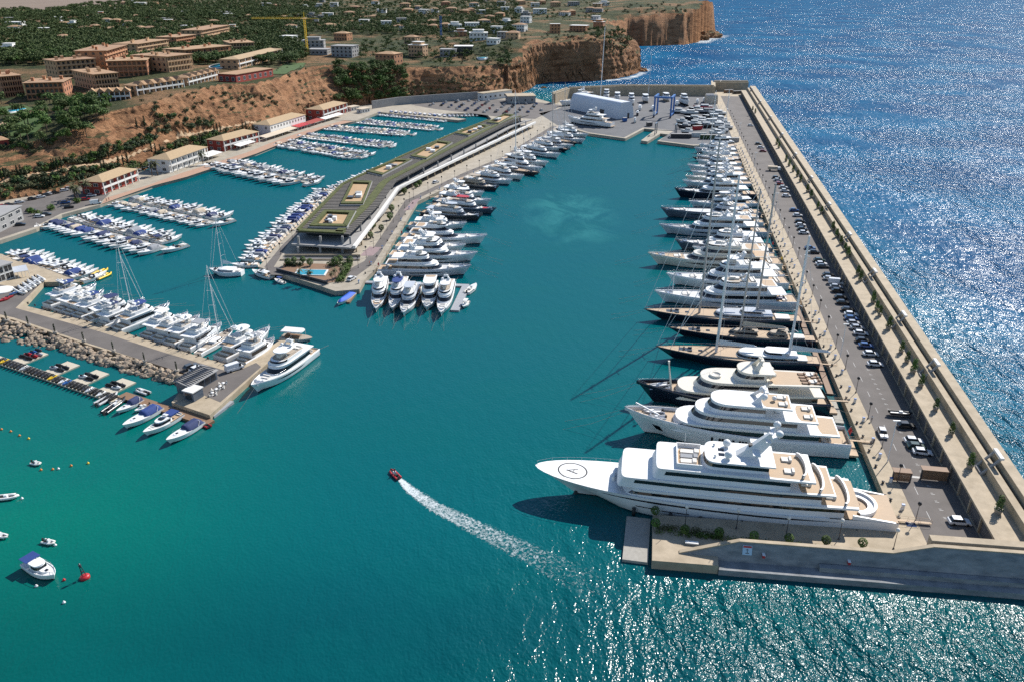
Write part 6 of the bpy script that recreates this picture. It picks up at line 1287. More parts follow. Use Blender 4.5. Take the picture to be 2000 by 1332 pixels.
# blue travel lift
lc = P2(1296, 228, 1.85); o = thing('travel_lift', 'tall bright blue boat lift gantry on wheels at the haul out slot', 'boat lift', (*lc, 1.85), math.atan2(*(lambda d: (d.y, d.x))((P2(1255, 250, 1.8) - P2(1280, 252, 1.8)))) + math.pi / 2 * 0)
o.rotation_euler = (0, 0, 1.25)
for sx_ in (-8, 8):
    for sy in (-6.5, 6.5): mb = MB(); mb.box(sx_ - .6, sx_ + .6, sy - .6, sy + .6, 1.4, 15); mb.build('leg', M['blue_steel'], o); mb = MB(); mb.lathe([(.01, -.5), (.95, -.5), (.95, .5), (.01, .5)], 12, 0, Matrix.Translation((sx_, sy, .95)) @ Matrix.Rotation(math.pi / 2, 4, 'X')); mb.build('wheel', M['black'], o)
for sy in (-6.5, 6.5): mb = MB(); mb.box(-8.6, 8.6, sy - .75, sy + .75, 15, 16.3); mb.build('top_beam', M['blue_steel'], o); mb = MB(); mb.box(-8, 8, sy - .4, sy + .4, 1.5, 2.4); mb.build('lower_beam', M['blue_steel'], o)
mb = MB(); mb.box(-8.6, -7.2, -6, 6, 15.05, 16.2); mb.build('cross_beam', M['blue_steel'], o); mb = MB(); mb.box(-9.2, -7.4, 5.4, 7.4, 2.5, 5); mb.build('cab', M['white'], o)
q = P2(1300, 264, 1.85); o = thing('lift_frame', 'smaller dark blue steel frame beside the haul out slot', 'boat lift', (*q, 1.85), 1.25); mb = MB()
for sx_ in (-4, 4):
    for sy in (-7, 7): mb.box(sx_ - .3, sx_ + .3, sy - .3, sy + .3, 0, 8)
for sy in (-7, 7): mb.box(-4.3, 4.3, sy - .35, sy + .35, 7.4, 8)
mb.box(-4.2, -3.8, -7, 7, 3.6, 4.0); mb.build('frame', M['grey_hull'], o)
def crate(name, label, px, py, l, w_, h, m, rz, z=1.86, cat='container'):
    q = P2(px, py, z); o = thing(name, label, cat, (*q, z), rz, 'yard containers'); mb = MB(); mb.box(-l/2, l/2, -w_/2, w_/2, .15, h); mb.build('body', M[m], o); mb = MB()
    for k in range(int(l)): mb.box(-l/2 + k + .3, -l/2 + k + .6, -w_/2 - .06, -w_/2, .3, h - .2)
    mb.build('ribs', M[m], o); mb = MB(); mb.box(-l/2 - .08, l/2 + .08, -w_/2 - .08, w_/2 + .08, h, h + .12); mb.build('lid', M['grey_wall'], o)
for i, (x, y, l, m, lb) in enumerate(((1330, 270, 14, 'boot', 'dark'), (1362, 268, 12, 'white_wall', 'white'), (1385, 272, 12, 'scrub', 'green'), (1425, 278, 12, 'grey_wall', 'grey'), (1362, 254, 7, 'red', 'red'), (1220, 238, 3, 'blue_steel', 'small blue'), (1268, 247, 4, 'dkgrey', 'small dark'), (1440, 184, 9, 'dkgrey', 'black'), (1423, 182, 9, 'wood', 'brown'))): crate('yard_container', f'{lb} container {["along the south edge of the yard", "near the corner of the yard"][i > 6]} , {ordn(i)} in view'.replace(' ,', ','), x, y, l, 2.6, 2.8, m, -.05 if i < 4 else .3)
for i, (x, y, L_, m, an) in enumerate(((1380, 222, 22, 'grey_cover', 0), (1372, 214, 16, 'red', 0), (1390, 233, 16, 'dkgrey', 0), (1352, 236, 14, 'navy', 0), (1385, 243, 18, 'white_b', 0), (1400, 250, 16, 'white_b', 0), (1375, 250, 14, 'dkgrey', 0), (1405, 260, 12, 'white_b', 0), (1398, 265, 11, 'white_b', 0), (1362, 203, 10, 'white_b', 1), (1330, 242, 9, 'white_b', 0), (1245, 226, 9, 'navy', 1), (1322, 222, 13, 'white_b', 0), (1345, 225, 15, 'white_b', 0), (1358, 218, 12, 'navy', 0), (1400, 226, 14, 'white_b', 0), (1404, 238, 12, 'white_b', 0), (1352, 246, 13, 'white_b', 0), (1335, 252, 10, 'dkgrey', 0), (1412, 246, 10, 'white_b', 0), (1250, 215, 12, 'white_b', 1), (1276, 216, 13, 'white_b', 1), (1322, 206, 11, 'white_b', 1), (1375, 200, 9, 'white_b', 1), (1418, 254, 9, 'white_b', 0), (1240, 240, 7, 'white_b', 1), (1340, 262, 9, 'white_b', 0), (1368, 240, 12, 'white_b', 0))):
    H = Hull(L_, L_ * .24, 1.7, .7, 1.2, .85, 2.1, 0, .9); c = P2(x, y, 1.85); o = thing('hauled_out_boat', f'{dict(grey_cover="grey shrink wrapped", red="red", dkgrey="dark", navy="navy", white_b="white")[m]} boat ashore in the right of the yard, {ordn(i)} in the crowd', 'boat', (c.x, c.y, 2.9), math.pi - .1 if not an else 1.4, 'boats ashore in the yard')
    H.build(o, M[m], M['boot']); H.deck(o, M['white_b']); tier(o, -L_ * .3, L_ * .15, L_ * .09, 1.6, 1.2, 1.6, M[m if m == 'grey_cover' else 'white'], M['glass'], .8, 0, .1, H, .2, over=.1); mb = MB(); mb.box(-L_ * .3, -L_ * .26, -.9, .9, -1.0, -.3); mb.box(L_ * .2, L_ * .24, -.9, .9, -1.0, -.3); mb.box(-L_ * .3, L_ * .24, -.1, .1, -1.0, -.8); mb.build('cradle', M['dkgrey'], o)
# ------------------------------------------------------------------ left pier head kiosk
k0, k1 = P2(372, 772, 1.72), P2(425, 740, 1.72); u = (k1 - k0); W = u.length; o = thing('pier_kiosk', 'grey cabin with slatted sloping roof and glazed front on the left pier head', 'building', (*k0, 1.72), math.atan2(u.y, u.x))
mb = MB(); mb.box(0, W, 0, 4.6, 0, 2.8); mb.build('wall', M['grey_hull'], o); mb = MB(); mb.add([(-.3, -.6, 2.85), (W + .3, -.6, 2.85), (W + .3, 5.2, 3.5), (-.3, 5.2, 3.5), (-.3, -.6, 2.65), (W + .3, -.6, 2.65), (W + .3, 5.2, 3.3), (-.3, 5.2, 3.3)], [(0, 1, 2, 3), (0, 4, 5, 1), (1, 5, 6, 2), (2, 6, 7, 3), (3, 7, 4, 0), (7, 6, 5, 4)]); rf = mb.build('roof', M['grey_wall'], o); mb = MB()
for k in range(int(W / .8)): mb.box(k * .8, k * .8 + .25, -.5, 5.1, 3.55, 3.75)
mb.build('roof_slat', M['dkgrey'], rf)
for k in range(3): mb = MB(); mb.box(W * .35 + k * 2.2, W * .35 + k * 2.2 + 1.8, -.06, .1, .4, 2.4); mb.build('window', M['window'], o)
o = thing('ticket_hut', 'small cabin with white flat roof beside the grey cabin', 'kiosk', (*P2(360, 780, 1.72), 1.72), math.atan2(u.y, u.x)); mb = MB(); mb.box(0, 3.6, -3.4, 0, 0, 2.6); mb.build('wall', M['grey_hull'], o); mb = MB(); mb.box(-.2, 3.8, -3.6, .2, 2.6, 2.85); mb.build('roof', M['white_wall'], o); mb = MB(); mb.box(-.06, .05, -2.8, -.6, .4, 2.2); mb.build('window', M['window'], o)
for i, (x, y) in enumerate(((415, 771), (422, 764), (430, 758), (436, 752))):
    q = P2(x, y, 1.73); o = thing('cafe_table', f'small round cafe table with chairs, {ordn(i)} from the hut on the pier head', 'table', (*q, 1.73), 0, 'cafe tables on the pier head'); mb = MB(); mb.lathe([(.3, 0), (.06, .05), (.06, .7), (.5, .72), (.5, .76), (.01, .76)], 10); mb.build('table_top', M['white'], o)
    for k in range(3): a_ = k * 2.1 + i; mb = MB(); mb.box(-.25, .25, -.25, .25, 0, .45, 0, Matrix.Translation((math.cos(a_) * .95, math.sin(a_) * .95, 0)) @ Matrix.Rotation(a_, 4, 'Z')); mb.box(.2, .26, -.25, .25, .45, .9, 0, Matrix.Translation((math.cos(a_) * .95, math.sin(a_) * .95, 0)) @ Matrix.Rotation(a_, 4, 'Z')); mb.build('chair', M['cushion'], o)
dock('boat_gangway', 'narrow metal gangway along the right side of the left pier head', [tuple(P2(413, 812, .6)), tuple(P2(452, 783, .6))], 1.6, .7, M['dockmetal'])
c = P2(-2, 568, 1.75); o = thing('swimming_pool', 'small bright blue pool beside the red kayaks at the left edge', 'pool', (*P2(2, 568, 1.72), 1.72)); mb = MB(); mb.lathe([(4, 0.02), (4, .32), (3.6, .34)], 24); mb.build('rim', M['white_wall'], o); mb = MB(); mb.lathe([(3.7, .03), (3.7, .3), (.01, .302)], 24); mb.build('water', M['pool'], o)
for i in range(7):
    q = P2(8 + i * 7.5, 588 - i * 4.5, 1.75); H = Hull(4.2, .9, .45, .1, .3, .3, 1.8, 0, .05); o = thing('kayak', f'{["red", "red", "dark", "blue", "white", "white", "white"][i]} kayak on land beside the small pool, {ordn(i)} from the left', 'kayak', (*q, 1.85), .9, 'kayaks by the small pool'); H.build(o, M[['red', 'red', 'dkgrey', 'blue_steel', 'white', 'white', 'white'][i]]); H.deck(o, M[['red', 'red', 'dkgrey', 'blue_steel', 'white', 'white', 'white'][i]]); mb = MB(); mb.lathe([(.3, .44), (.33, .5), (.25, .47)], 10); mb.build('cockpit', M['black'], o)
# ------------------------------------------------------------------ cars
M['tyre'] = M['black']
def car(name, m, L=4.4, Wd=1.8, Ht=1.5, van=False):
    o = thing(name, 'x', 'van' if van else 'car'); w = Wd / 2
    prof = [(-L/2, .35), (-L/2 + .05, .85), (-L * .42, .95), (L * .2, .92), (L * .46, .75), (L/2, .55), (L/2, .3)] if not van else [(-L/2, .35), (-L/2, 1.0), (L * .3, 1.0), (L * .48, .85), (L/2, .55), (L/2, .3)]
    mb = MB(); mb.loft([[(x, -w * k, z) for x, z in prof] for k in (1,)] + [[(x, w, z) for x, z in prof]], 0, False, True, (True, True)); mb.build('body', m, o)
    a, b, c, d = (-L * .44, -L * .34, L * .06, L * .24) if not van else (-L * .49, -L * .48, L * .26, L * .36)
    mb = MB(); mb.loft([[(a, -w * .94, .9), (d, -w * .94, .9), (d, w * .94, .9), (a, w * .94, .9)], [(b, -w * .78, Ht - .08), (c, -w * .78, Ht - .08), (c, w * .78, Ht - .08), (b, w * .78, Ht - .08)]], 0, False); mb.build('windows', M['glass'] if not van else m, o)
    mb = MB(); mb.box(b - .05, c + .05, -w * .8, w * .8, Ht - .08, Ht + .02, 0, None, .94); mb.build('roof', m, o)
    if van: mb = MB(); mb.box(c - .2, d - .05, -w * .97, w * .97, 1.05, Ht - .35, 0, None, .9); mb.build('windscreen', M['glass'], o)
    for sx_ in (-L * .3, L * .31):
        for sg in (1, -1): mb = MB(); mb.lathe([(.01, -.11), (.32, -.11), (.32, .11), (.01, .11)], 10, 0, Matrix.Translation((sx_, sg * (w - .06), .32)) @ Matrix.Rotation(math.pi / 2, 4, 'X')); mb.build('wheel', M['tyre'], o)
    for sg in (1, -1): mb = MB(); mb.box(L/2 - .12, L/2 + .01, sg * w * .7 - .2, sg * w * .7 + .2, .56, .7); mb.build('headlight', M['steel'], o)
    return o
def cm(n, c): return mat(n + ' car paint', c, .2, .04, scale=.3, coat=.6)
CARS = {'w': ('white', cm('white', (.75, .75, .75))), 'k': ('black', cm('black', (.012, .013, .015))), 's': ('silver', cm('silver', (.42, .43, .45))), 'b': ('blue', cm('blue', (.03, .09, .25))), 'r': ('red', cm('red', (.35, .02, .025))), 'g': ('dark grey', cm('dark grey', (.07, .075, .08))), 'n': ('dark green', cm('dark green', (.015, .045, .035)))}
CP = {k: car('parked_car', v[1]) for k, v in CARS.items()}; CP['v'] = car('parked_van', CARS['w'][1], 5.2, 2.0, 2.2, True); CARS['v'] = ('white', None)
def park(px, py, k, z, rz, label, group, jit=.06):
    q = P2(px, py, z); o = copy_tree(CP[k]); put(o, (q.x, q.y, z), rz + rnd.uniform(-jit, jit), None, label, group); return o
dn_ang = math.atan2(DN.y, DN.x)
DC = [(1873, 1022, 'w'), (1801, 886, 'w'), (1790, 875, 'n'), (1784, 864, 'w'), (1770, 834, 'k'), (1709, 714, 'w'), (1700, 694, 'w'), (1691, 678, 'b'), (1685, 668, 'k'), (1681, 654, 'w'), (1674, 643, 's'), (1667, 634, 's'), (1663, 625, 'b'), (1662, 617, 'w'), (1656, 608, 'k'), (1646, 594, 'k'), (1642, 584, 'k'), (1636, 571, 'k'), (1633, 563, 's'), (1632, 555, 'v'), (1620, 547, 's'), (1618, 540, 'k'), (1607, 523, 'g'), (1604, 518, 'w'), (1600, 511, 'n'), (1590, 495, 'k'), (1582, 487, 'b'), (1570, 457, 'w'), (1567, 450, 'k'), (1564, 442, 'w'), (1562, 435, 'k'), (1558, 423, 'w'), (1551, 413, 'b'), (1536, 385, 'w'), (1533, 375, 'w'), (1530, 368, 'w'), (1522, 361, 'r'), (1519, 354, 'w'), (1516, 349, 'k'), (1490, 297, 'r'), (1486, 290, 'w'), (1481, 283, 'k'), (1466, 247, 'w')]
for i, (x, y, k) in enumerate(DC): park(x, y, k, 2.04, dn_ang, f'{CARS[k][0]} {"van" if k == "v" else "car"} nose to the dike wall, {ordn(i)} from the near end', 'cars parked along the dike wall')
park(1723, 849, 'w', 2.04, math.atan2(DT.y, DT.x) + math.pi, 'white car standing on the dike road facing the camera', 'cars parked along the dike wall', .02)
q = P2(1512, 334, 2.04); o = thing('box_truck', 'tan flat backed truck parked across the dike road', 'truck', (*q, 2.04), dn_ang); mb = MB(); mb.box(-3.6, 1.6, -1.2, 1.2, .9, 2.6); mb.build('cargo_box', M['beige_cover'], o); mb = MB(); mb.box(1.7, 3.4, -1.1, 1.1, .5, 2.2, 0, None, .92); mb.build('cab', M['white'], o); mb = MB(); mb.box(2.9, 3.45, -.95, .95, 1.4, 1.95); mb.build('windscreen', M['glass'], o)
for sx_ in (-2.4, 2.4):
    for sg in (1, -1): mb = MB(); mb.lathe([(.01, -.15), (.45, -.15), (.45, .15), (.01, .15)], 10, 0, Matrix.Translation((sx_, sg * 1.05, .45)) @ Matrix.Rotation(math.pi / 2, 4, 'X')); mb.build('wheel', M['tyre'], o)
tq = P2(1757, 812, 2.04); t_ = thing('boat_trailer', 'dark trailer loaded with black inflatables between parked cars on the dike', 'trailer', (*tq, 2.04), dn_ang); mb = MB(); mb.box(-2.5, 2.5, -.9, .9, .5, .65); mb.box(2.5, 4, -.06, .06, .5, .6); mb.build('frame', M['steel'], t_); tender(t_, 0, 0, .7, 5.4, 0, 'inflatable', M['black'])
LC = [(38, 397, 'w'), (63, 391, 'k'), (80, 387, 'w'), (91, 383, 'g'), (99, 381, 'w'), (109, 379, 'k'), (126, 374, 'w'), (135, 370, 's'), (6, 405, 'r'), (18, 402, 'g'), (179, 384, 'w'), (167, 392, 'r'), (187, 399, 'v'), (128, 398, 'b'), (135, 407, 'k'), (60, 413, 'k'), (77, 425, 'w'), (91, 421, 'g'), (40, 441, 'k'), (283, 329, 'w'), (268, 334, 'w')]
for i, (x, y, k) in enumerate(LC): park(x, y, k, 1.63, .9 if i < 10 else .4, f'{CARS[k][0]} {"van" if k == "v" else "car"} in the left parking, {ordn(i)} counted from the hillside row', 'cars in the left parking', .15)
park(373, 719, 'g', 1.74, .95, 'dark grey car parked by the rocks on the left pier', 'cars on the left pier'); park(385, 723, 'w', 1.74, .95, 'white car beside the dark one on the left pier', 'cars on the left pier')
park(458, 722, 'v', 1.74, .75, 'white van near the head of the left pier', 'cars on the left pier')
park(687, 547, 'w', 1.8, 1.2, 'white car parked beside the pool terrace', 'cars on the middle pier'); park(851, 358, 'w', 1.8, 1.0, 'white car on the middle pier road past the bend', 'cars on the middle pier')
rc = random.Random(3); FP = [(-80, 716), (-40, 680), (0, 655), (24, 668), (34, 708), (4, 732), (-40, 742)]; n = 0; used_ = []
for row in range(9):
    for k in range(14):
        x, y = -78 + k * 9 + row * 1.5, 664 + row * 9; 
        if pip((x, y), FP) and rc.random() < .8 and n < 62:
            c_ = rc.choice('wwwwsskkgbrw'); o = copy_tree(CP[c_]); put(o, (x + rc.uniform(-.5, .5), y, 1.86), 1.9 + rc.uniform(-.1, .1), None, f'{CARS[c_][0]} car in the far car park, row {ORD[row]}, {ordn(k)} from the left', 'cars in the far car park'); n += 1
for i in range(26):                                                       # dinghies on the jetty hardstanding
    p = Vector((-100, 668)).lerp(Vector((-46, 642)), (i % 13) / 13) + Vector((0.5, 5.5 + 3.4 * (i // 13))); o = thing('dinghy', f'small white dinghy stored on the paved jetty, {"back" if i > 12 else "front"} row, {ordn(i % 13)} from the left', 'dinghy', (p.x, p.y, 2.0), 2.1, 'dinghies stored on the paved jetty')
    H = Hull(4.6, 1.7, .8, .2, .4, .8, 2.0, 0, .15); H.build(o, M[['white_b', 'blue_steel', 'white_b', 'rubber_grey'][i % 4]]); H.deck(o, M[['blue_cover', 'white_b', 'cushion'][i % 3]])
for o in CP.values(): hide_tree(o)
# ------------------------------------------------------------------ lamps, pedestals, bollards, portals
def lamp(h=4.2, head='black'):
    o = thing('street_lamp', 'x', 'lamp'); mb = MB(); mb.tube([(0, 0, 0), (0, 0, h)], .09, 6, 0, None, .06); mb.lathe([(.2, 0), (.2, .25), (.09, .3)], 8); mb.build('pole', M['dkgrey'], o)
    mb = MB(); mb.lathe([(.05, h - .25), (.3, h - .1), (.42, h + .2), (.3, h + .55), (.02, h + .65)], 10); mb.build('lamp_shade', M[head], o); return o
LPt = lamp(); LPw = lamp(4.4, 'cushion')
def lamps(pts, z, lab, group, proto):
    for i, p in enumerate(pts): o = copy_tree(proto); put(o, (p[0], p[1], z), 0, None, lab(i), group)
lamps([D(4 + 14.2 * k, 4.1 if 4 + 14.2 * k < 150 else 5.6) for k in range(38)], 2.02, lambda i: f'dark round headed lamp along the dike road, {ordn(i)} from the near end', 'lamps along the dike road', LPt)
lamps([tuple(P2(*q, 2)) for q in ((1338, 1025), (1438, 1032), (1535, 1047), (1638, 1053), (1745, 1072))], 2.01, lambda i: f'pale headed lamp on the end quay, {ordn(i)} from the free end', 'lamps on the end quay', LPw)
lamps([(lerp(-59.5, -51.2, k / 8), lerp(292, 391, k / 8)) for k in range(9)], 1.8, lambda i: f'dark round lamp on the middle pier road, {ordn(i)} from the pier end', 'lamps on the middle pier', LPt)
lamps([tuple(along([Vector((-50, 398)), Vector((-26, 452)), Vector((-4, 497)), Vector((9, 540)), Vector((33, 606))], k / 15)[0]) for k in range(15)], 1.8, lambda i: f'dark lamp beyond the bend of the middle pier, {ordn(i)} along', 'lamps on the middle pier', LPt)
lamps([(lerp(-96.2, -94.4, k / 6) + 2, lerp(290, 400, k / 6)) for k in range(6)], 1.8, lambda i: f'dark lamp along the small boat side of the middle pier, {ordn(i)} from the end', 'lamps on the middle pier', LPt)
hide_tree(LPt); hide_tree(LPw)
for i, (s_, h) in enumerate(((26.5, 11), (82, 11), (150, 11), (236, 11), (330, 11), (430, 11))):
    o = thing('light_mast', f'tall thin light mast with small crossbar on the dike quay, {ordn(i)} from the near end', 'lamp', (*D(s_, 4.0), 2.0), 0, 'tall light masts on the dike'); mb = MB(); mb.tube([(0, 0, 0), (0, 0, h)], .13, 6, 0, None, .08); mb.build('pole', M['alu'], o); mb = MB(); mb.box(-.8, .8, -.15, .15, h - .1, h + .12); mb.build('lamp_head', M['white'], o)
po = thing('power_pedestal', 'x', 'pedestal'); mb = MB(); mb.box(-.3, .3, -.25, .25, 0, 1.1, 0, None, .85); mb.build('post', M['white_wall'], po); mb = MB(); mb.box(-.32, .32, -.27, .27, 1.1, 1.25); mb.build('cap', M['blue_steel'], po)
bo = thing('mooring_bollard', 'x', 'bollard'); mb = MB(); mb.lathe([(.34, 0), (.24, .12), (.2, .4), (.34, .5), (.34, .6), (.01, .64)], 10); mb.build('post', M['black'], bo)
for k in range(44): s_ = 8 + 9 * k; o = copy_tree(po); put(o, (*D(s_ + (k % 3), 2.6), 2.0), dn_ang, None, f'white service pedestal on the dike quay, {ordn(k)} from the near end', 'service pedestals on the dike')
for k in range(60): s_ = 4 + 6.6 * k; o = copy_tree(bo); put(o, (*D(s_, .8), 2.0), 0, None, f'black mooring bollard at the dike edge, {ordn(k)} from the near end', 'bollards along the dike')
for k in range(26): p = P2(60, 592, 1.7).lerp(P2(468, 715, 1.7), k / 25) + Vector((-.4, -1.0)); o = copy_tree(bo); put(o, (*p, 1.72), 0, None, f'dark bollard on the left pier edge, {ordn(k)} from the left', 'bollards on the left pier')
for k in range(34): p, _d = along([Vector((-55.7, 275)), Vector((-48.3, 390.5)), Vector((-22.8, 450)), Vector((-1, 494.4)), Vector((12.7, 538.4)), Vector((33, 596))], k / 33); o = copy_tree(bo if k % 2 else po); put(o, (*(p + Vector((-.6, 0))), 1.78), 0, None, f'{"dark bollard" if k % 2 else "white pedestal"} at the east edge of the middle pier, {ordn(k)} along', 'mooring fittings on the middle pier')
hide_tree(po); hide_tree(bo)
for i, s_ in enumerate((20, 66, 100, 140, 185, 232, 285, 345, 410, 480, 560, 640)):
    w_ = wo(s_); o = thing('portal_frame', f'grey concrete portal frame leaning on the parapet, {ordn(i)} from the near end of the dike', 'frame', (*D(s_, w_ + 5.2), 5.9), math.atan2(DT.y, DT.x), 'portal frames on the dike')
    for y in (-1.6, 1.6): mb = MB(); mb.loft([[(y - .25, 1.6 * 0, 0), (y + .25, 0, 0), (y + .25, .5, 0), (y - .25, .5, 0)], [(y - .25, -3.1, 4.2), (y + .25, -3.1, 4.2), (y + .25, -2.6, 4.2), (y - .25, -2.6, 4.2)]], 0, False); mb.build('leg', M['grey_wall'], o)
    mb = MB(); mb.box(-2.1, 2.1, -3.3, -2.5, 4.2, 4.7); mb.build('beam', M['white_wall'], o); mb = MB(); mb.box(-1.35, 1.35, .0, .45, 0.02, .4); mb.build('foot_beam', M['grey_wall'], o)
for i, (n0, n1, s_, h_) in enumerate(((5.5 - 6.3, 5.0 - .6, 18.6, 2.4), (9.6, 15.2, 20.2, 2.6))):
    o = thing('timber_gate', ['brown timber hut like gate on the quay strip', 'long brown slatted timber gate across the dike road'][i], 'gate', (*D(s_, n0 if i else 3.2), 2.03), dn_ang); Wg = 5.6 if i else 3.6; mb = MB()
    for k in range(int(Wg / .3)): mb.box(k * .3, k * .3 + .22, -.1, .1, .15, h_)
    mb.box(0, Wg, -.06, .06, .5, .7); mb.box(0, Wg, -.06, .06, h_ - .5, h_ - .3); mb.build('slat_panel', M['wood'], o); mb = MB(); mb.box(-.2, Wg + .1, -.3, 1.6, h_, h_ + .15); mb.build('roof', M['wood'], o)
    for x in (-.15, Wg): mb = MB(); mb.box(x - .15, x + .15, -.15, .15, 0, h_); mb.build('post', M['dkgrey'], o)
q = P2(1779, 1022, 2.05); o = thing('deck_mat', 'dark blue mat with white letter A at the foot of the gangway', 'mat', (*q, 2.03), dn_ang); mb = MB(); mb.box(-.95, .95, -1.0, 1.0, 0, .03); mb.build('mat', mat('blue carpet', (.015, .04, .12), .9, .1), o); mb = MB()
for a_, b_ in (((-.6, -.5), (.6, 0)), ((-.6, .5), (.6, 0)), ((-.15, -.3), (-.15, .3))):
    a2, b2 = Vector(a_), Vector(b_); d = (b2 - a2).normalized(); n_ = Vector((-d.y, d.x)) * .09; mb.add([(*(a2 - n_), .036), (*(b2 - n_), .036), (*(b2 + n_), .036), (*(a2 + n_), .036)], [(0, 1, 2, 3)])
mb.build('letter', M['white'], o)
# warning sign on the end wall
def onwall(n, z, off): p = D(sf(n, z) - off, n); return (p[0], p[1], z)
o = thing('warning_sign', 'white and blue no anchoring sign with red header on the shaded end wall', 'sign', (*D(sf(-31.5, 3.4), -31.5), 3.4)); IV = Matrix.Translation(-o.location)
def sp_(name, n0, n1, z0, z1, off, m):
    mb = MB(); a_, b_, c_, d_ = onwall(n0, z0, off), onwall(n1, z0, off), onwall(n1, z1, off), onwall(n0, z1, off); e_, f_, g_, h_ = onwall(n0, z0, off - .06), onwall(n1, z0, off - .06), onwall(n1, z1, off - .06), onwall(n0, z1, off - .06)
    mb.add([a_, b_, c_, d_, e_, f_, g_, h_], [(0, 1, 2, 3), (4, 7, 6, 5), (0, 4, 5, 1), (1, 5, 6, 2), (2, 6, 7, 3), (3, 7, 4, 0)]); x = mb.build(name, m, o); x.matrix_parent_inverse = IV
sp_('board', -32.4, -30.6, 2.7, 4.4, .1, mat('pale blue sign', (.45, .6, .72), .6, .03)); sp_('header', -32.3, -30.7, 4.0, 4.33, .13, M['red']); sp_('anchor_stem', -31.55, -31.45, 3.0, 3.8, .13, M['navy']); sp_('anchor_stock', -31.75, -31.25, 3.6, 3.68, .14, M['navy']); sp_('anchor_fluke', -31.85, -31.15, 2.98, 3.1, .14, M['navy'])
for i, n_ in enumerate((-28.4, -12.5)): o = thing('life_ring_box', f'small red rescue box on the shaded end wall, {["left", "right"][i]} one', 'box', (*D(sf(n_, 2.6) - .3, n_), 2.6), dn_ang); mb = MB(); mb.box(-.25, .25, -.25, .6, 0, .6); mb.build('case', M['red'], o); mb = MB(); mb.box(-.28, .28, -.28, .6, .6, .66); mb.build('lid', M['white'], o)
def sheetbox(name, label, px, py, z, l, w_, h, m, rz, cat): q = P2(px, py, z); o = thing(name, label, cat, (*q, z), rz); mb = MB(); mb.box(-l/2, l/2, -w_/2, w_/2, .25, h); mb.build('seat', M[m], o); mb = MB(); mb.box(-l/2 + .2, l/2 - .2, -w_/2 + .1, w_/2 - .1, 0, .25); mb.build('base', M['grey_wall'], o)
sheetbox('stone_bench', 'pale stone bench behind the shrubs of the end quay', 1351, 1062, 2, 2.6, .8, .5, 'white_wall', dn_ang, 'bench')
# a few people on the quays
for i, (x, y, z, rz, s_, l_, lab) in enumerate(((1758, 1003, 2, 1, (.6, .6, .6), (.05, .06, .1), 'person in white top standing by the gangway foot'), (1706, 868, 2, 2, (.05, .06, .1), (.05, .05, .06), 'person in dark clothes on the quay behind the pale superyacht'), (1702, 822, 2, .4, (.5, .5, .5), (.1, .1, .12), 'person in grey top by the pedestals'), (208, 394, 1.64, 1, (.06, .05, .05), (.06, .05, .05), 'person in dark clothes on the brick promenade corner'), (213, 392, 1.64, 3, (.3, .08, .05), (.05, .05, .06), 'person in brown top beside another on the brick promenade'), (722, 518, 1.8, 0, (.5, .1, .08), (.1, .1, .1), 'person in red top on the middle pier road'))): q = P2(x, y, z); person((q.x, q.y, z + .03), rz, lab, s_, l_)
# ------------------------------------------------------------------ foliage
def leaf_mat(name, c1, c2, rand=.25):
    m = mat(name, c1, .75, col2=c2, scale=.35, coord='World', rand=rand, spec=.25); b = m.node_tree.nodes['Principled BSDF']; return m
LF = {'pine': leaf_mat('pine needles', (.035, .065, .018), (.125, .175, .05)), 'bright': leaf_mat('bright green leaves', (.04, .085, .014), (.10, .16, .035)), 'dark': leaf_mat('dark evergreen leaves', (.018, .038, .016), (.05, .08, .03)), 'olive': leaf_mat('olive green scrub', (.05, .06, .025), (.11, .11, .05)), 'cypress': leaf_mat('cypress green', (.01, .024, .01), (.03, .05, .018), .15)}
def leaves(mb, c, rx, rz_, n, size, r, shell=.55, flat=0.0):
    for k in range(n):
        while True:
            p = Vector((r.uniform(-1, 1), r.uniform(-1, 1), r.uniform(-1 + flat, 1)))
            if shell < p.length < 1: break
        q = Vector((p.x * rx, p.y * rx, p.z * rz_)) + Vector(c); nrm = (p + Vector((r.uniform(-.6, .6), r.uniform(-.6, .6), r.uniform(-.2, .9)))).normalized(); a = nrm.orthogonal().normalized(); a = Matrix.Rotation(r.uniform(0, 6.28), 3, nrm) @ a; b = nrm.cross(a); s = size * r.uniform(.6, 1.3)
        mb.add([q + a * s, q + b * s * .55, q - a * s, q - b * s * .55], [(0, 1, 2, 3)])
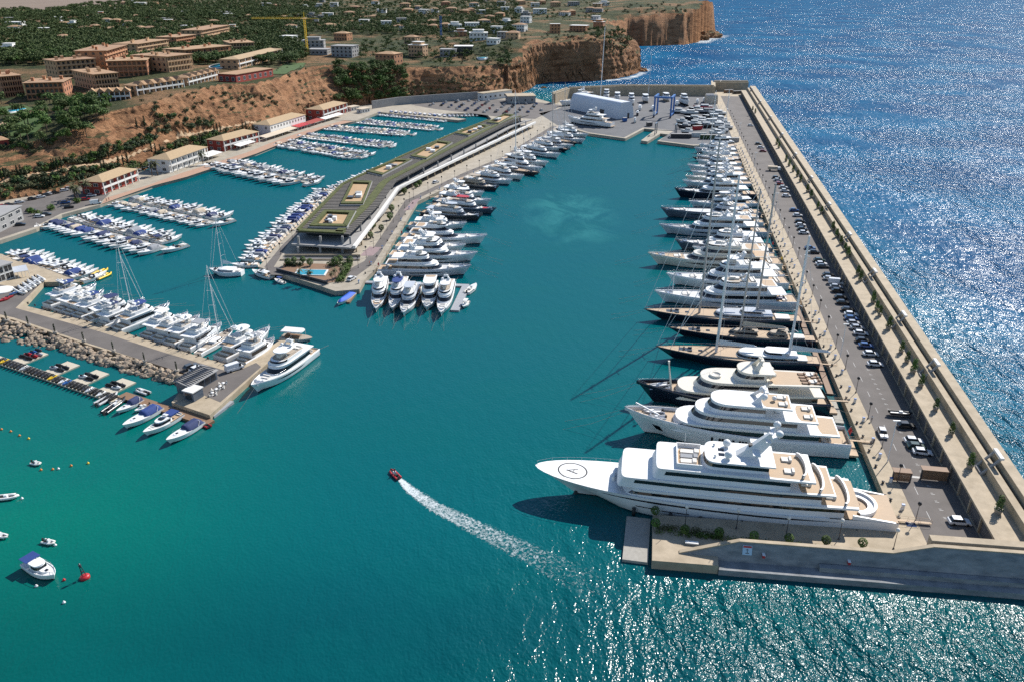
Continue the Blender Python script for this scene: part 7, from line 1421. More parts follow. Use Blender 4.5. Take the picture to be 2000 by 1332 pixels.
def tree_mesh(kind, r, fine=1.0):
    cr, tr = MB(), MB()
    if kind == 'pine':
        h = 6.5; tr.tube([(0, 0, -1), (.2, .1, h * .5), (.1, -.1, h * .95)], .28, 6, 0, None, .1)
        for k in range(int(15)):
            a = k * 2.4 + r.uniform(-.5, .5); d = r.uniform(.6, 3.4); z = h * (1.02 - .05 * d) + r.uniform(-1.6, .7); c = (d * math.cos(a), d * math.sin(a), z)
            tr.tube([(0.1, 0, h * .55), (c[0] * .6, c[1] * .6, z - .5)], .08, 4); leaves(cr, c, r.uniform(1.1, 1.8), r.uniform(.7, 1.1), int(34 * fine), .5 / fine ** .5, r)
    elif kind == 'bush':
        for k in range(7): a = k * 2.4; d = r.uniform(.1, 1.0); leaves(cr, (d * math.cos(a), d * math.sin(a), r.uniform(.5, 1.2)), .8, .7, int(26 * fine), .3, r)
        tr.tube([(0, 0, -.5), (0, 0, 1.0)], .1, 5)
    elif kind == 'cypress':
        tr.tube([(0, 0, -.5), (0, 0, 2)], .12, 5)
        for k in range(10): z = .8 + k * .62; leaves(cr, (0, 0, z), .75 * math.sin(math.pi * (k + 1.5) / 12.5) ** .7, .6, int(20 * fine), .32, r, .4)
    elif kind == 'palm':
        h = 6; tr.tube([(0, 0, -.5), (.3, 0, h)], .24, 7, 0, None, .18)
        for k in range(26):
            a = k * 2.4; e = r.uniform(-.3, 1.0); pts = [Vector((.3, 0, h))]; d = Vector((math.cos(a) * math.cos(e), math.sin(a) * math.cos(e), math.sin(e)))
            for s_ in range(5): d = (d + Vector((0, 0, -.22))).normalized(); pts.append(pts[-1] + d * .6)
            for s_ in range(5): w_ = .35 * math.sin(math.pi * (s_ + .6) / 5.6); sd = Vector((-math.sin(a), math.cos(a), 0)); cr.add([pts[s_] - sd * w_, pts[s_] + sd * w_, pts[s_+1] + sd * w_ * .8, pts[s_+1] - sd * w_ * .8], [(0, 1, 2, 3)])
    return cr, tr
def plant(name, kind, lm, label, cat, r, fine=1.0):
    cr, tr = tree_mesh(kind, r, fine); o = thing(name, label, cat); cr.build('crown', LF[lm], o); tr.build('trunk', M['trunk'], o); return o
rt = random.Random(11)
PT = {'pine': [plant('pine_tree', 'pine', 'pine', 'x', 'tree', rt) for _ in range(5)], 'bright': [plant('leafy_tree', 'pine', 'bright', 'x', 'tree', rt) for _ in range(2)], 'bush': [plant('bush', 'bush', k, 'x', 'bush', rt) for k in ('olive', 'dark', 'bright')], 'cypress': [plant('cypress_tree', 'cypress', 'cypress', 'x', 'tree', rt, 1.3) for _ in range(2)], 'palm': [plant('palm_tree', 'palm', 'olive', 'x', 'tree', rt)]}
def grow(kind, p, sc, label, group, i=None):
    o = copy_tree(PT[kind][i if i is not None else rt.randrange(len(PT[kind]))]); put(o, (p.x, p.y, p.z if len(p) > 2 else 0), rt.uniform(0, 6.28), (sc * rt.uniform(.85, 1.15), sc * rt.uniform(.85, 1.15), sc), label, group); return o
# potted topiary on the dike walkway
tp = []
for k in range(3):
    o = thing('potted_tree', 'x', 'potted tree'); mb = MB(); mb.lathe([(.55, 0), (.75, .8), (.8, .85), (.6, .8), (.01, .8)], 12); mb.build('pot', M['pot'], o); cr = MB()
    for j in range(6): leaves(cr, (rt.uniform(-.12, .12), rt.uniform(-.12, .12), 1.1 + j * .42), (.85 - .07 * j), .5, 60, .2, rt, .5)
    cr.build('crown', LF['bright' if k else 'pine'], o); tp.append(o)
TPX = [(1949, 1001), (1894, 913), (1857, 848), (1827, 800), (1798, 754), (1783, 727), (1771, 707), (1760, 688), (1735, 643), (1718, 617), (1712, 607), (1705, 592), (1680, 549), (1675, 538), (1656, 502), (1650, 491), (1642, 478), (1634, 464), (1626, 450), (1604, 418), (1597, 408), (1584, 387), (1577, 376), (1563, 356), (1557, 346), (1549, 336), (1541, 325), (1535, 316), (1521, 290), (1517, 283), (1470, 216), (1475, 222)]
for i, q in enumerate(TPX): p = P2(*q, 5.95); o = copy_tree(tp[i % 3]); put(o, (p.x, p.y, 5.92), rt.uniform(0, 6), rt.uniform(.95, 1.2), f'potted cone shaped tree on the dike walkway, {ordn(i)} from the near end', 'potted trees on the dike walkway')
for o in tp: hide_tree(o)
bt = thing('topiary_ball', 'x', 'potted tree'); mb = MB(); mb.lathe([(.3, 0), (.4, .5), (.3, .5), (.01, .48)], 10); mb.build('pot', M['pot'], bt); cr = MB(); leaves(cr, (0, 0, 1.3), .95, .95, 420, .16, rt, .86); cr.build('crown', LF['bright'], bt)
for i, q in enumerate(((1279, 1006), (1280, 1030), (1337, 1043), (1404, 1048), (1472, 1055), (1540, 1060), (1612, 1064), (1683, 1069))): p = P2(*q, 2); o = copy_tree(bt); put(o, (p.x, p.y, 2.0), 0, 1.0, f'round clipped green ball in pot on the end quay, {ordn(i)} from the free end', 'clipped balls on the end quay')
for i, q in enumerate(((563, 519), (575, 515), (592, 514), (606, 520), (655, 519), (664, 514), (684, 517), (724, 466), (745, 452), (762, 430), (790, 380), (813, 368), (820, 364), (728, 448), (765, 414))): p = P2(*q, 1.8); o = copy_tree(bt); put(o, (p.x, p.y, 1.8), 0, rt.uniform(1.2, 1.7), f'round green planter bush on the middle pier, {ordn(i)} listed from the pool', 'planter bushes on the middle pier')
hide_tree(bt)
def hedge(name, label, pts, wd, h, lm, n=6.0, cat='hedge', size=.28, kind=None):
    o = thing(name, label, cat); mb = MB(); L = sum((Vector(pts[i+1]) - Vector(pts[i])).length for i in range(len(pts) - 1))
    for k in range(int(L * n / 10) + 2):
        t_ = rt.random(); p, d = along([Vector(q[:2]) for q in pts], t_); z = lerp(pts[0][2], pts[-1][2], t_); w_ = rt.uniform(-wd, wd); q = p + Vector((-d.y, d.x)) * w_; z = max(z, zt(q.x, q.y)) if q.y > 340 and z >= 3 else z; leaves(mb, (q.x, q.y, z + h * .45), h * .75, h * .6, 22, size, rt, .3)
    x = mb.build('foliage', LF[lm], o); return o
hedge('shrub_row', 'row of low mixed shrubs along the end quay wall', [(*D(-8.6, -49), 2.0), (*D(-8.6, -6), 2.0)], .4, .9, 'bright', 26, 'shrubs', .2); hedge('shrub_row', 'yellow green shrub row in planters at the free end of the end quay', [(*D(-7.2, -49), 2.0), (*D(-7.4, -36), 2.0)], .5, 1.1, 'olive', 30, 'shrubs', .2)
hedge('shrub_row', 'palms and shrubs edging the right side of the pool terrace', [(*P2(664, 552, 1.8), 1.8), (*P2(683, 516, 1.8), 1.8)], 1.0, 1.5, 'bright', 40, 'shrubs', .3); hedge('shrub_row', 'shrubs behind the pool terrace on the left', [(*P2(556, 519, 1.8), 1.8), (*P2(592, 519, 1.8), 1.8)], .8, 1.6, 'dark', 40, 'shrubs', .3); hedge('shrub_row', 'shrubs behind the pool terrace on the right', [(*P2(642, 519, 1.8), 1.8), (*P2(680, 519, 1.8), 1.8)], .8, 1.6, 'pine', 40, 'shrubs', .3)
for i, q in enumerate(((587, 546), (604, 549), (649, 552), (668, 541), (655, 545), (150, 392), (146, 388), (155, 396), (171, 383), (297, 345), (308, 343), (397, 322))): p = P2(*q, 1.7); grow('palm', Vector((p.x, p.y, 1.7)), .6 if i < 5 else 1.15, f'palm tree {["on the pool terrace", "at the quay parking"][i > 4]}, {ordn(i)} counted left to right', 'palms on the quays')
for i, q in enumerate(((102, 410), (73, 420), (62, 416), (150, 396))): p = P2(*q, 1.65); grow('bush', Vector((p.x, p.y, 1.5)), 1.5, f'round green bush in the left parking, {ordn(i)} from the red building', 'bushes in the parking', 2)
# rock armour along the left pier: every boulder its own object
RK = []
for k in range(6):
    bm = bmesh.new(); bmesh.ops.create_icosphere(bm, subdivisions=2, radius=1)
    for v in bm.verts: f_ = 1 + .35 * mnoise.noise(v.co * 1.3 + Vector((k * 7, 0, 0))); v.co = v.co * f_; v.co.z *= .75; v.co.x *= 1.15
    for _c in range(4): n_ = Vector((rt.uniform(-1, 1), rt.uniform(-1, 1), rt.uniform(-.3, 1))).normalized(); bmesh.ops.bisect_plane(bm, geom=bm.verts[:] + bm.edges[:] + bm.faces[:], plane_co=n_ * .78, plane_no=n_, clear_outer=True); bmesh.ops.holes_fill(bm, edges=[e for e in bm.edges if e.is_boundary])
    me = bpy.data.meshes.new('boulder'); bm.to_mesh(me); bm.free(); me.materials.append(M['rock']); RK.append(me)
RT_ = [P2(x, y, 1.7) for x, y in ((-40, 608), (25, 629), (100, 651), (175, 679), (270, 704), (376, 738))]; RB = [P2(x, y, 0) for x, y in ((-40, 658), (0, 667), (100, 682), (225, 722), (300, 742), (358, 754))]
n = 0; stuff = MB()
for k in range(560):
    t_ = rt.random(); u = rt.random(); a, _ = along(RT_, t_); b, _ = along(RB, t_); p = a.lerp(b, u); z = lerp(1.5, -.15, u ** .9) + rt.uniform(-.15, .3); s_ = rt.uniform(.45, .95)
    if n < 290:
        o = bpy.data.objects.new('boulder', RK[k % 6]); COL.objects.link(o); o.location = (p.x, p.y, z); o.rotation_euler = (rt.uniform(-.5, .5), rt.uniform(-.5, .5), rt.uniform(0, 6)); o.scale = (s_ * 1.2,) * 3; tag(o, 'tan limestone boulder of the heap sloping from the left pier into the water', 'boulder', 'boulders along the left pier'); n += 1
    else:
        T = Matrix.Translation((p.x, p.y, z - .2)) @ Matrix.Rotation(rt.uniform(0, 6), 4, 'Z') @ Matrix.Diagonal((s_, s_, s_, 1)); me = RK[k % 6]; stuff.add([v.co for v in me.vertices], [list(q.vertices) for q in me.polygons], 0, False, T)
tag(stuff.build('rock_fill', M['rock']), 'smaller rocks filling the heap along the left pier', kind='stuff')
for i, q in enumerate(((14, 628), (56, 637), (108, 652), (164, 668), (222, 687), (283, 708), (346, 726), (388, 732))): p = P2(*q, 1.75); o = grow('cypress', Vector((p.x, p.y, 2.3)), .42, f'slim potted cypress along the left pier, {ordn(i)} from the left', 'potted cypresses on the left pier'); mb = MB(); mb.lathe([(1.3, -1.4), (1.7, .4), (1.4, .4), (.01, .35)], 10); mb.build('pot', M['pot'], o)
# ------------------------------------------------------------------ hotel blocks on the plateau
FOOTP = []
def land_building(name, label, a, b, depth, h, fl, wm, rm, **kw):
    p, q = G(*a), G(*b)
    if p is None or q is None: return None
    z = min(p.z, q.z); u = (q - p).xy; W = u.length; v = Vector((-u.y, u.x)) / W; FOOTP.append([tuple(p.xy - u.normalized() * 2 - v * 3), tuple(q.xy + u.normalized() * 2 - v * 3), tuple(q.xy + u.normalized() * 2 + v * (depth + 2)), tuple(p.xy - u.normalized() * 2 + v * (depth + 2))])
    return building(name, label, p.xy, q.xy, depth, z, h, fl, wm, rm, base=4, **kw)
HB = [((10, 192), (48, 186), 26, 14, 4, 'terracotta', 'orange red block at the left edge with roof towers'), ((55, 196), (128, 190), 24, 11, 3, 'terracotta', 'dark facaded block in front of the leftmost pair'), ((116, 158), (190, 146), 22, 14, 4, 'ochre', 'ochre block with glazed balconies, second row left'), ((188, 178), (233, 172), 40, 11, 3, 'ochre', 'cream ended block with red bay above the pines'),
      ((210, 138), (250, 124), 22, 15, 4, 'terracotta', 'tall narrow terracotta block with tower'), ((215, 152), (290, 147), 26, 12, 3, 'terracotta', 'dark windowed block in the middle of the complex'), ((270, 118), (330, 106), 22, 14, 4, 'ochre', 'tan block at the back centre of the complex'), ((328, 142), (376, 136), 36, 12, 3, 'ochre', 'white ended block with red bay beside the pool'), ((345, 100), (382, 92), 20, 13, 4, 'terracotta', 'orange block at the back right'), ((362, 122), (452, 116), 26, 12, 3, 'terracotta', 'long dark fronted block left of the long pool'), ((395, 86), (448, 72), 22, 14, 4, 'ochre', 'rearmost ochre block with balconies'), ((452, 108), (498, 105), 34, 11, 3, 'ochre', 'pale ended block at the right end of the complex')]
for i, (a, b, dp, h, fl, wm, lab) in enumerate(HB):
    land_building('apartment_block', lab, a, b, dp, h, fl, wm, 'tile', roof='flat', bays=8, balcony='all', ww=1.9, wh=2.0, cat='apartment block', group='terracotta apartment blocks on the hill', chim=4, over=.9)
RH = [((176, 202), (256, 193), 'row of small gabled terraced houses nearest the cliff edge'), ((266, 188), (358, 171), 'long row of terraced houses with pointed dormers above the cliff'), ((366, 168), (425, 155), 'row of terraced houses with red dormers right of the long row')]
for i, (a, b, lab) in enumerate(RH):
    o = land_building('terraced_houses', lab, a, b, 10, 6.5, 2, ['terracotta', 'ochre', 'ochre'][i], 'tile', roof='hip', bays=8, balcony='white_wall', ww=2.0, wh=2.0, cat='terraced houses', group='terraced houses on the cliff edge', rh=2.0)
    W = (G(*b) - G(*a)).xy.length
    for k in range(5):
        x = W * (k + .5) / 5; mb = MB(); mb.add([(x - 2.6, -1.9, 6.6), (x + 2.6, -1.9, 6.6), (x, -1.9, 9.0), (x - 2.6, 4, 6.6), (x + 2.6, 4, 6.6), (x, 4, 9.0)], [(0, 1, 2), (3, 5, 4), (1, 4, 5, 2), (0, 2, 5, 3), (0, 3, 4, 1)]); mb.build('dormer', M['tile'], o)
land_building('hotel_hall', 'red flat roofed restaurant house with white window front below the long pool', (462, 162), (534, 150), 16, 6, 1, 'redwall', 'tile', roof='flat', bays=7, ww=2.4, wh=2.6, frame=True)
land_building('hotel_hall', 'long ochre house with tan hip roof beside the lawn', (466, 136), (550, 112), 16, 8, 2, 'ochre', 'tile_pale', roof='hip', bays=8, balcony='white_wall', ww=2)
land_building('hotel_hall', 'small red roofed house at the left edge below the pines', (-20, 292), (18, 283), 10, 4, 1, 'redwall', 'tile', roof='hip', bays=3)
def hill_pool(label, c, rx, ry):
    p = G(*c)
    o = thing('swimming_pool', label, 'pool', (p.x, p.y, p.z + .5)); T = Matrix.Diagonal((rx, ry, 1, 1)); mb = MB(); mb.lathe([(1.12, -2), (1.12, .2), (1.0, .2)], 24, 0, T); mb.build('rim', M['white_wall'], o); mb = MB(); mb.lathe([(1.0, .05), (1.0, .22), (.001, .23)], 24, 0, T); mb.build('water', M['pool'], o); FOOTP.append([(p.x - rx - 2, p.y - ry - 12), (p.x + rx + 2, p.y - ry - 12), (p.x + rx + 2, p.y + ry + 2), (p.x - rx - 2, p.y + ry + 2)])
hill_pool('oval blue pool on the lawn at far left', (32, 217), 4.2, 9); hill_pool('long bright blue pool right of the apartment blocks', (436, 129), 9, 22); hill_pool('turquoise pool before the glass villa', (942, 114), 5, 8)
# ------------------------------------------------------------------ villas
VL = [(935, 80, 20, 8, 2, 'white_wall', 'flat'), (905, 108, 18, 8, 2, 'window', 'flat'), (875, 112, 16, 7, 2, 'grey_wall', 'flat'), (812, 112, 16, 11, 3, 'ochre', 'flat'), (752, 126, 20, 9, 2, 'terracotta', 'hip'), (800, 88, 14, 8, 2, 'ochre', 'hip'), (665, 80, 17, 8, 2, 'terracotta', 'hip'), (640, 58, 16, 6, 2, 'ochre', 'hip'), (560, 86, 15, 8, 2, 'white_wall', 'flat'), (612, 98, 22, 9, 3, 'grey_wall', 'flat'), (668, 112, 22, 10, 3, 'grey_wall', 'flat'), (620, 108, 20, 5, 1, 'grey_wall', 'flat'),
      (890, 62, 16, 8, 2, 'white_wall', 'flat'), (922, 60, 18, 9, 2, 'white_wall', 'flat'), (845, 60, 12, 6, 2, 'terracotta', 'hip'), (846, 50, 14, 6, 2, 'ochre', 'hip'), (785, 50, 13, 9, 2, 'grey_wall', 'flat'), (755, 54, 14, 8, 2, 'white_wall', 'flat'), (790, 15, 20, 7, 2, 'ochre', 'hip'), (795, 26, 18, 6, 1, 'terracotta', 'hip'), (825, 28, 16, 7, 2, 'white_wall', 'flat'), (690, 20, 20, 6, 2, 'terracotta', 'hip'), (652, 14, 16, 8, 2, 'white_wall', 'flat'), (622, 16, 16, 8, 2, 'white_wall', 'flat'), (680, 32, 16, 6, 1, 'ochre', 'hip'), (640, 34, 18, 6, 1, 'white_wall', 'flat'),
      (955, 42, 14, 7, 2, 'ochre', 'hip'), (975, 36, 14, 7, 2, 'terracotta', 'hip'), (986, 24, 14, 8, 2, 'white_wall', 'flat'), (978, 12, 16, 8, 2, 'grey_wall', 'flat'), (1012, 26, 14, 7, 2, 'white_wall', 'flat'), (1055, 28, 22, 8, 2, 'white_wall', 'flat'), (1025, 46, 14, 9, 2, 'white_wall', 'flat'), (1012, 62, 16, 8, 2, 'white_wall', 'hip'), (1085, 66, 12, 11, 3, 'terracotta', 'flat'), (1128, 62, 22, 7, 2, 'terracotta', 'flat'), (1168, 56, 14, 8, 2, 'terracotta', 'flat'), (1162, 40, 12, 6, 1, 'white_wall', 'flat'), (1046, 14, 16, 7, 2, 'white_wall', 'flat'), (1018, 10, 18, 7, 2, 'ochre', 'hip'), (1085, 14, 20, 8, 2, 'ochre', 'hip'), (1122, 12, 20, 7, 2, 'grey_wall', 'flat'), (1180, 12, 18, 6, 1, 'white_wall', 'flat'), (1000, 78, 14, 7, 2, 'ochre', 'hip'), (968, 66, 13, 8, 2, 'white_wall', 'flat'), (985, 52, 14, 7, 2, 'white_wall', 'flat'), (960, 88, 12, 6, 1, 'white_wall', 'flat'),
      (28, 56, 20, 8, 2, 'white_wall', 'flat'), (118, 32, 24, 8, 2, 'grey_wall', 'hip'), (8, 90, 14, 6, 2, 'terracotta', 'hip'), (118, 82, 16, 6, 2, 'ochre', 'hip'), (16, 108, 14, 7, 2, 'white_wall', 'flat'), (80, 50, 10, 5, 1, 'terracotta', 'hip'), (182, 60, 14, 6, 1, 'terracotta', 'hip'), (162, 62, 14, 5, 1, 'ochre', 'hip'), (212, 64, 18, 5, 1, 'ochre', 'hip'), (248, 52, 18, 6, 1, 'white_wall', 'hip'), (225, 48, 14, 6, 1, 'terracotta', 'hip'), (272, 14, 22, 8, 2, 'white_wall', 'flat'), (315, 16, 26, 6, 1, 'ochre', 'hip'), (300, 12, 18, 6, 1, 'terracotta', 'hip'), (308, 64, 14, 5, 1, 'terracotta', 'hip'), (366, 60, 18, 6, 1, 'silver', 'flat'), (378, 28, 20, 6, 1, 'terracotta', 'hip'), (432, 34, 22, 8, 2, 'grey_wall', 'flat'), (445, 38, 18, 8, 2, 'white_wall', 'flat'), (415, 50, 14, 6, 1, 'terracotta', 'hip'), (520, 14, 20, 7, 2, 'white_wall', 'flat'), (535, 18, 16, 7, 1, 'terracotta', 'hip'), (555, 40, 16, 5, 1, 'terracotta', 'hip'), (480, 20, 16, 6, 1, 'ochre', 'hip'), (340, 8, 18, 6, 1, 'ochre', 'hip'), (595, 20, 14, 6, 1, 'white_wall', 'flat'), (730, 40, 14, 6, 1, 'ochre', 'hip'), (710, 48, 14, 6, 1, 'white_wall', 'flat'), (880, 25, 18, 7, 2, 'ochre', 'hip'), (870, 12, 18, 7, 2, 'terracotta', 'hip'), (925, 14, 18, 7, 2, 'white_wall', 'hip'), (905, 30, 16, 7, 1, 'terracotta', 'hip'), (940, 28, 16, 6, 1, 'white_wall', 'flat'), (745, 26, 16, 6, 1, 'white_wall', 'flat')]
rv = random.Random(77)
for _ in range(86):
    x, y = (rv.uniform(600, 1000), rv.uniform(4, 76)) if _ < 32 else (rv.uniform(1000, 1190), rv.uniform(3, 36)) if _ < 46 else (rv.uniform(5, 600), rv.uniform(6, 70)); 
    if all(abs(x - q[0]) > 13 or abs(y - q[1]) > 8 for q in VL): VL.append((x, y, rv.uniform(11, 17), rv.uniform(5, 8), rv.choice((1, 2, 2)), rv.choice(('white_wall', 'white_wall', 'ochre', 'terracotta', 'grey_wall')), rv.choice(('flat', 'hip'))))
COLN = {'white_wall': 'white', 'grey_wall': 'grey', 'ochre': 'ochre', 'terracotta': 'terracotta', 'window': 'glass walled', 'silver': 'pale blue'}
SPOT = ['in the far left pines', 'behind the left apartments', 'behind the right apartments', 'near the yellow crane', 'above the green ravine', 'near the blue crane', 'inland of the near headland', 'on the near headland']
cnt = {}
for i, (x, y, W, h, fl, wm, rf) in enumerate(VL):
    p = G(x, y)
    if p is None: continue
    rz = rt.uniform(-.5, .25); u = Vector((math.cos(rz), math.sin(rz))); a = p.xy - u * W / 2; dp = W * rt.uniform(.6, .85); v = Vector((-u.y, u.x)); FOOTP.append([tuple(a - v * 6), tuple(a + u * W - v * 6), tuple(a + u * W + v * dp), tuple(a + v * dp)])
    sp = SPOT[min(int(max(x, 0) / 150), 7)]; key = (wm, rf, sp); cnt[key] = cnt.get(key, 0) + 1
    building('villa', f'{COLN[wm]} {["", "one", "two", "three"][fl]} storey {"flat" if rf == "flat" else "tiled"} roofed villa {sp}, {ordn(cnt[key] - 1)} of its look', a, a + u * W, dp, p.z, h, fl, wm, ('tile' if rf == 'hip' else 'white_wall' if wm != 'grey_wall' else 'grey_wall'), rf, 3 if W < 16 else 5, 'villas on the plateau', ww=1.8, wh=1.6, over=.5, base=5, setback=(2.8, .2) if rf == 'flat' and i % 3 == 0 else None, rh=1.8)
# cranes
def tower_crane(label, base, h, jib, m, rz):
    p = G(*base); o = thing('tower_crane', label, 'crane', (*p.xy, p.z), rz); mb = MB(); s_ = .8
    for a in (-s_, s_):
        for b in (-s_, s_): mb.box(a - .14, a + .14, b - .14, b + .14, 0, h)
    for k in range(int(h / 2)):
        z = k * 2
        for sg in (-s_, s_): mb.tube([(-s_, sg, z), (s_, sg, z + 2)], .09, 4); mb.tube([(sg, -s_, z), (sg, s_, z + 2)], .09, 4)
    mb.build('tower', M[m], o)
    if jib:
        mb = MB(); mb.box(-14, jib, -.5, -.3, h, h + .35); mb.box(-14, jib, .3, .5, h, h + .35); mb.box(-2, jib, -.12, .12, h + 1.3, h + 1.6)
        for k in range(int(jib / 2)): mb.tube([(k * 2, -.4, h + .2), (k * 2 + 1, 0, h + 1.4)], .08, 4); mb.tube([(k * 2 + 1, 0, h + 1.4), (k * 2 + 2, .4, h + .2)], .08, 4)
        mb.tube([(0, 0, h + 1), (0, 0, h + 6)], .3, 5); mb.tube([(0, 0, h + 6), (jib * .7, 0, h + 1.5)], .07, 4); mb.tube([(0, 0, h + 6), (-13, 0, h + .5)], .07, 4); mb.build('jib', M[m], o); mb = MB(); mb.box(-14, -10, -.8, .8, h - 2.2, h); mb.build('counterweight', M['grey_wall'], o)
tower_crane('yellow tower crane with long jib over the grey building site', (601, 108), 33, 52, 'yellow', math.pi - .05); tower_crane('dark blue crane tower among the villas', (862, 80), 26, 0, 'blue_steel', .4)
# ------------------------------------------------------------------ trees on the plateau
rp = random.Random(23)
FLD = Gp([(-60, 30), (40, 24), (90, 27), (150, 16), (250, 6), (240, 0), (-60, -4)])
def free(p, slack=True): return not any(pip(p, f) for f in FOOTP) and not pip(p, FLD)
cands = []
def scatter(x0, y0, x1, y1, n, kinds, sc):
    for _ in range(n):
        x, y = rp.uniform(x0, x1), rp.uniform(y0, y1); p = G(x, y)
        if p is None or p.z < 8 or not free((p.x, p.y)): continue
        cands.append((p, rp.choice(kinds), rp.uniform(*sc), x, y))
scatter(-20, 28, 600, 128, 4200, ['pine'] * 6 + ['bright'], (.75, 1.25)); scatter(-20, 2, 620, 40, 2600, ['pine'], (.9, 1.4)); scatter(600, 0, 1010, 70, 1900, ['pine'] * 4 + ['bright'], (.65, 1.1)); scatter(700, 40, 1000, 118, 460, ['pine', 'bright', 'bush'], (.5, .9)); scatter(1000, 0, 1190, 40, 220, ['pine', 'bush'], (.5, .9)); scatter(1140, 58, 1215, 84, 60, ['bush', 'pine', 'bush'], (.5, 1.0)); scatter(1010, 60, 1150, 80, 30, ['bush'], (.8, 1.3))
scatter(-20, 200, 180, 285, 42, ['pine'] * 3 + ['bright'], (.9, 1.3)); scatter(110, 205, 210, 240, 22, ['pine', 'bright'], (.9, 1.35)); scatter(40, 190, 200, 205, 14, ['bush', 'bright'], (.6, .9)); scatter(0, 262, 110, 300, 30, ['bush'], (.9, 1.6)); scatter(240, 170, 460, 200, 26, ['bush'], (.6, 1.1)); scatter(470, 130, 600, 160, 20, ['bush'], (.6, 1.1)); scatter(820, 110, 1000, 132, 60, ['bush', 'pine'], (.6, 1.1)); scatter(1215, 4, 1340, 26, 40, ['bush'], (1.2, 2.2))
scatter(1185, 66, 1232, 98, 46, ['bush', 'pine'], (.5, 1.1))
def slope(x0, y0, x1, y1, n, kinds, sc): 
    for _ in range(n):
        t_ = rp.random(); x, y = rp.uniform(x0, x1), rp.uniform(y0, y1); p = G(x, y)
        if p is not None and p.z > 2.1: cands.append((p, rp.choice(kinds), rp.uniform(*sc), x, y))
slope(655, 132, 795, 205, 230, ['pine', 'bright', 'pine', 'bush'], (.65, 1.15)); slope(795, 160, 1000, 190, 70, ['bush'], (.8, 1.5)); slope(380, 180, 650, 215, 46, ['bush'], (.7, 1.6)); slope(300, 200, 420, 245, 26, ['bush'], (.7, 1.5)); slope(-10, 375, 40, 395, 10, ['bush'], (1, 1.6))
slope(1180, 80, 1225, 112, 40, ['bush'], (.8, 1.5)); slope(900, 130, 980, 160, 20, ['bush'], (.8, 1.6))
for i in range(420):                                                        # hedged banks below and above the hillside road
    t_ = rp.random(); p, d = along([Vector(b) for b in BENCH[3:9]], t_); q = p + Vector((-d.y, d.x)) * rp.choice((-3.6, -4.5, -6, -8, -10, 3.4, 4, 5, 7)); z = zt(q.x, q.y)
    if z > 2.0: cands.append((Vector((q.x, q.y, z)), 'bush', rp.uniform(.9, 1.7), 300, 300))
cands.sort(key=lambda c: (c[0] - Vector((0, 0, 105))).length / (c[2] * (3 if c[1] != 'bush' else 1.2)))
nP = {'pine': 0, 'bright': 0, 'bush': 0}
def tmpl(kind):
    mb = MB()
    if kind == 'bush':
        for j in range(4): leaves(mb, (rp.uniform(-1, 1), rp.uniform(-1, 1), .7), 1.0, .8, 14, .42, rp, .3)
    else:
        for j in range(9): a = j * 2.4; d = rp.uniform(.3, 3.3); leaves(mb, (d * math.cos(a), d * math.sin(a), 6.3 + rp.uniform(-1.7, .7)), 1.6, 1.0, 15, .75, rp, .35)
        mb.add([(-.25, 0, -1), (.25, 0, -1), (.15, 0, 6), (-.15, 0, 6)], [(0, 1, 2, 3)])
    return np.array(mb.v)
TPL = {k: [tmpl(k) for _ in range(4)] for k in ('pine', 'bush')}; rest = {'pine': [], 'bush': []}
def mass(name, arrs, m):
    co = np.concatenate(arrs).astype(np.float32); n_ = len(co) // 4; me = bpy.data.meshes.new(name); me.vertices.add(len(co)); me.vertices.foreach_set('co', co.ravel()); me.loops.add(len(co)); me.loops.foreach_set('vertex_index', np.arange(len(co))); me.polygons.add(n_); me.polygons.foreach_set('loop_start', np.arange(0, len(co), 4)); me.polygons.foreach_set('loop_total', np.full(n_, 4)); me.update(calc_edges=True); me.materials.append(m); o = bpy.data.objects.new(name, me); COL.objects.link(o); return o
SP2 = [(0, 'left edge'), (150, 'left apartments'), (300, 'middle apartments'), (450, 'lawn'), (650, 'green ravine'), (800, 'cliff villas'), (1000, 'near headland')]
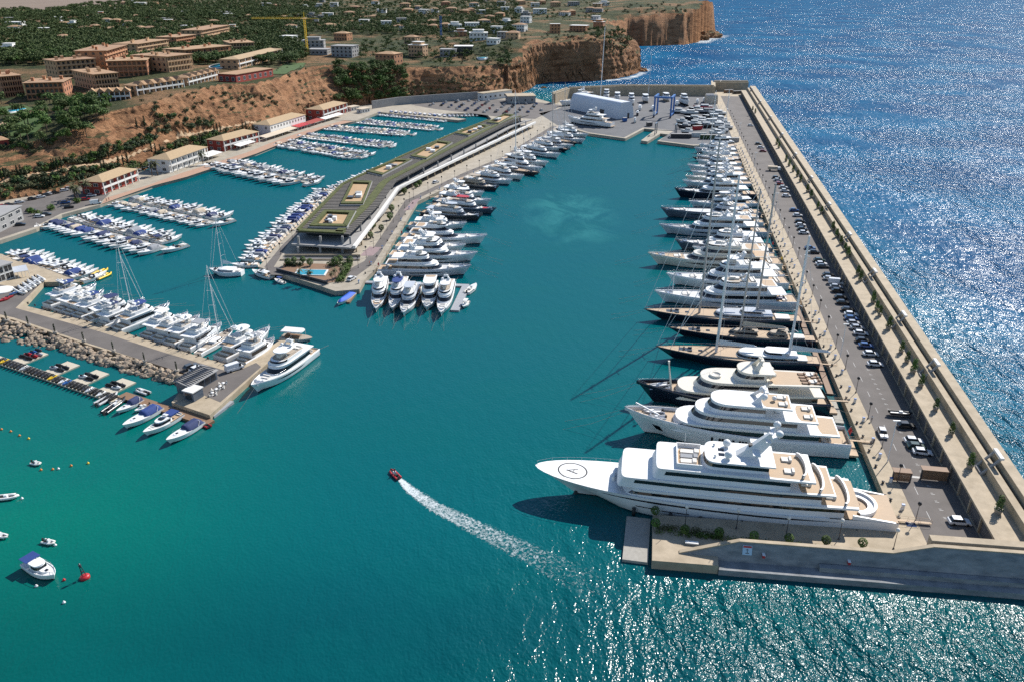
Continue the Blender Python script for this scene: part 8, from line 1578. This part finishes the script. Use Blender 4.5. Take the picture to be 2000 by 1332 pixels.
for p, k, sc, x, y in cands:
    lim = {'pine': 200, 'bright': 60, 'bush': 200}[k]
    if nP[k] < lim:
        reg = [n_ for a_, n_ in SP2 if x >= a_][-1] if x > 0 else 'left edge'; lab = {'pine': 'dark rounded pine', 'bright': 'bright green tree', 'bush': 'low wild bush'}[k]
        grow(k, p, sc, f'{lab} {"by" if reg != "green ravine" else "in"} the {reg}, {ordn(nP[k] % 99)} among {"the nearer" if nP[k] < 99 else "the farther" if nP[k] < 198 else "the last"} ones', {'pine': 'pines on the hill', 'bright': 'light green trees on the hill', 'bush': 'bushes on the slopes'}[k]); nP[k] += 1
    else:
        t4 = TPL['bush' if k == 'bush' else 'pine']; a = rp.uniform(0, 6.28); q = t4[rp.randrange(4)] * sc; ca, sa = math.cos(a), math.sin(a)
        rest['bush' if k == 'bush' else 'pine'].append(np.stack([q[:, 0] * ca - q[:, 1] * sa + p.x, q[:, 0] * sa + q[:, 1] * ca + p.y, q[:, 2] * rp.uniform(.85, 1.15) + p.z], 1))
tag(mass('wood', rest['pine'], LF['pine']), 'far pine wood between the villas', kind='stuff'); tag(mass('scrub', rest['bush'], LF['olive']), 'scattered low scrub on slopes and headlands', kind='stuff')
CY = [(4, 354), (11, 352), (36, 347), (43, 346), (104, 334), (108, 333), (114, 332), (121, 330), (163, 321), (171, 319), (182, 317), (198, 312), (205, 311), (213, 310), (88, 371), (93, 370), (102, 368), (133, 360), (200, 338), (206, 336), (233, 327), (242, 325), (268, 252), (283, 248), (297, 300), (305, 302), (315, 303), (345, 297), (475, 258), (481, 256), (250, 322), (380, 285), (392, 282), (419, 262), (425, 260), (431, 259)]
for i, q in enumerate(CY): p = G(*q); grow('cypress', p, .95, f'slim dark cypress on the hillside road bank, {ordn(i)} of the line', 'cypresses on the hillside')
for i, (pts, lab) in enumerate((([(*P2(-30, 385, 3), 3), (*P2(130, 362, 3), 3), (*P2(185, 352, 3), 3)], 'long shrub bank behind the left parking'), ([(*P2(215, 340, 3.5), 3.5), (*P2(330, 312, 3.5), 3.5), (*P2(410, 285, 3.5), 3.5)], 'shrub bank behind the red and white quay buildings'), ([(*P2(415, 280, 3.5), 3.5), (*P2(530, 255, 3.5), 3.5), (*P2(625, 222, 3.5), 3.5)], 'shrub bank behind the awnings'), ([(*P2(780, 193, 4), 4), (*P2(890, 186, 4), 4), (*P2(950, 182, 4), 4)], 'shrub strip above the retaining wall'))): hedge('shrub_bank', lab, pts, 3.0, 2.2, ['dark', 'pine', 'dark', 'olive'][i], 9, 'shrubs', .5)
for v in PT.values():
    for o in v: hide_tree(o)
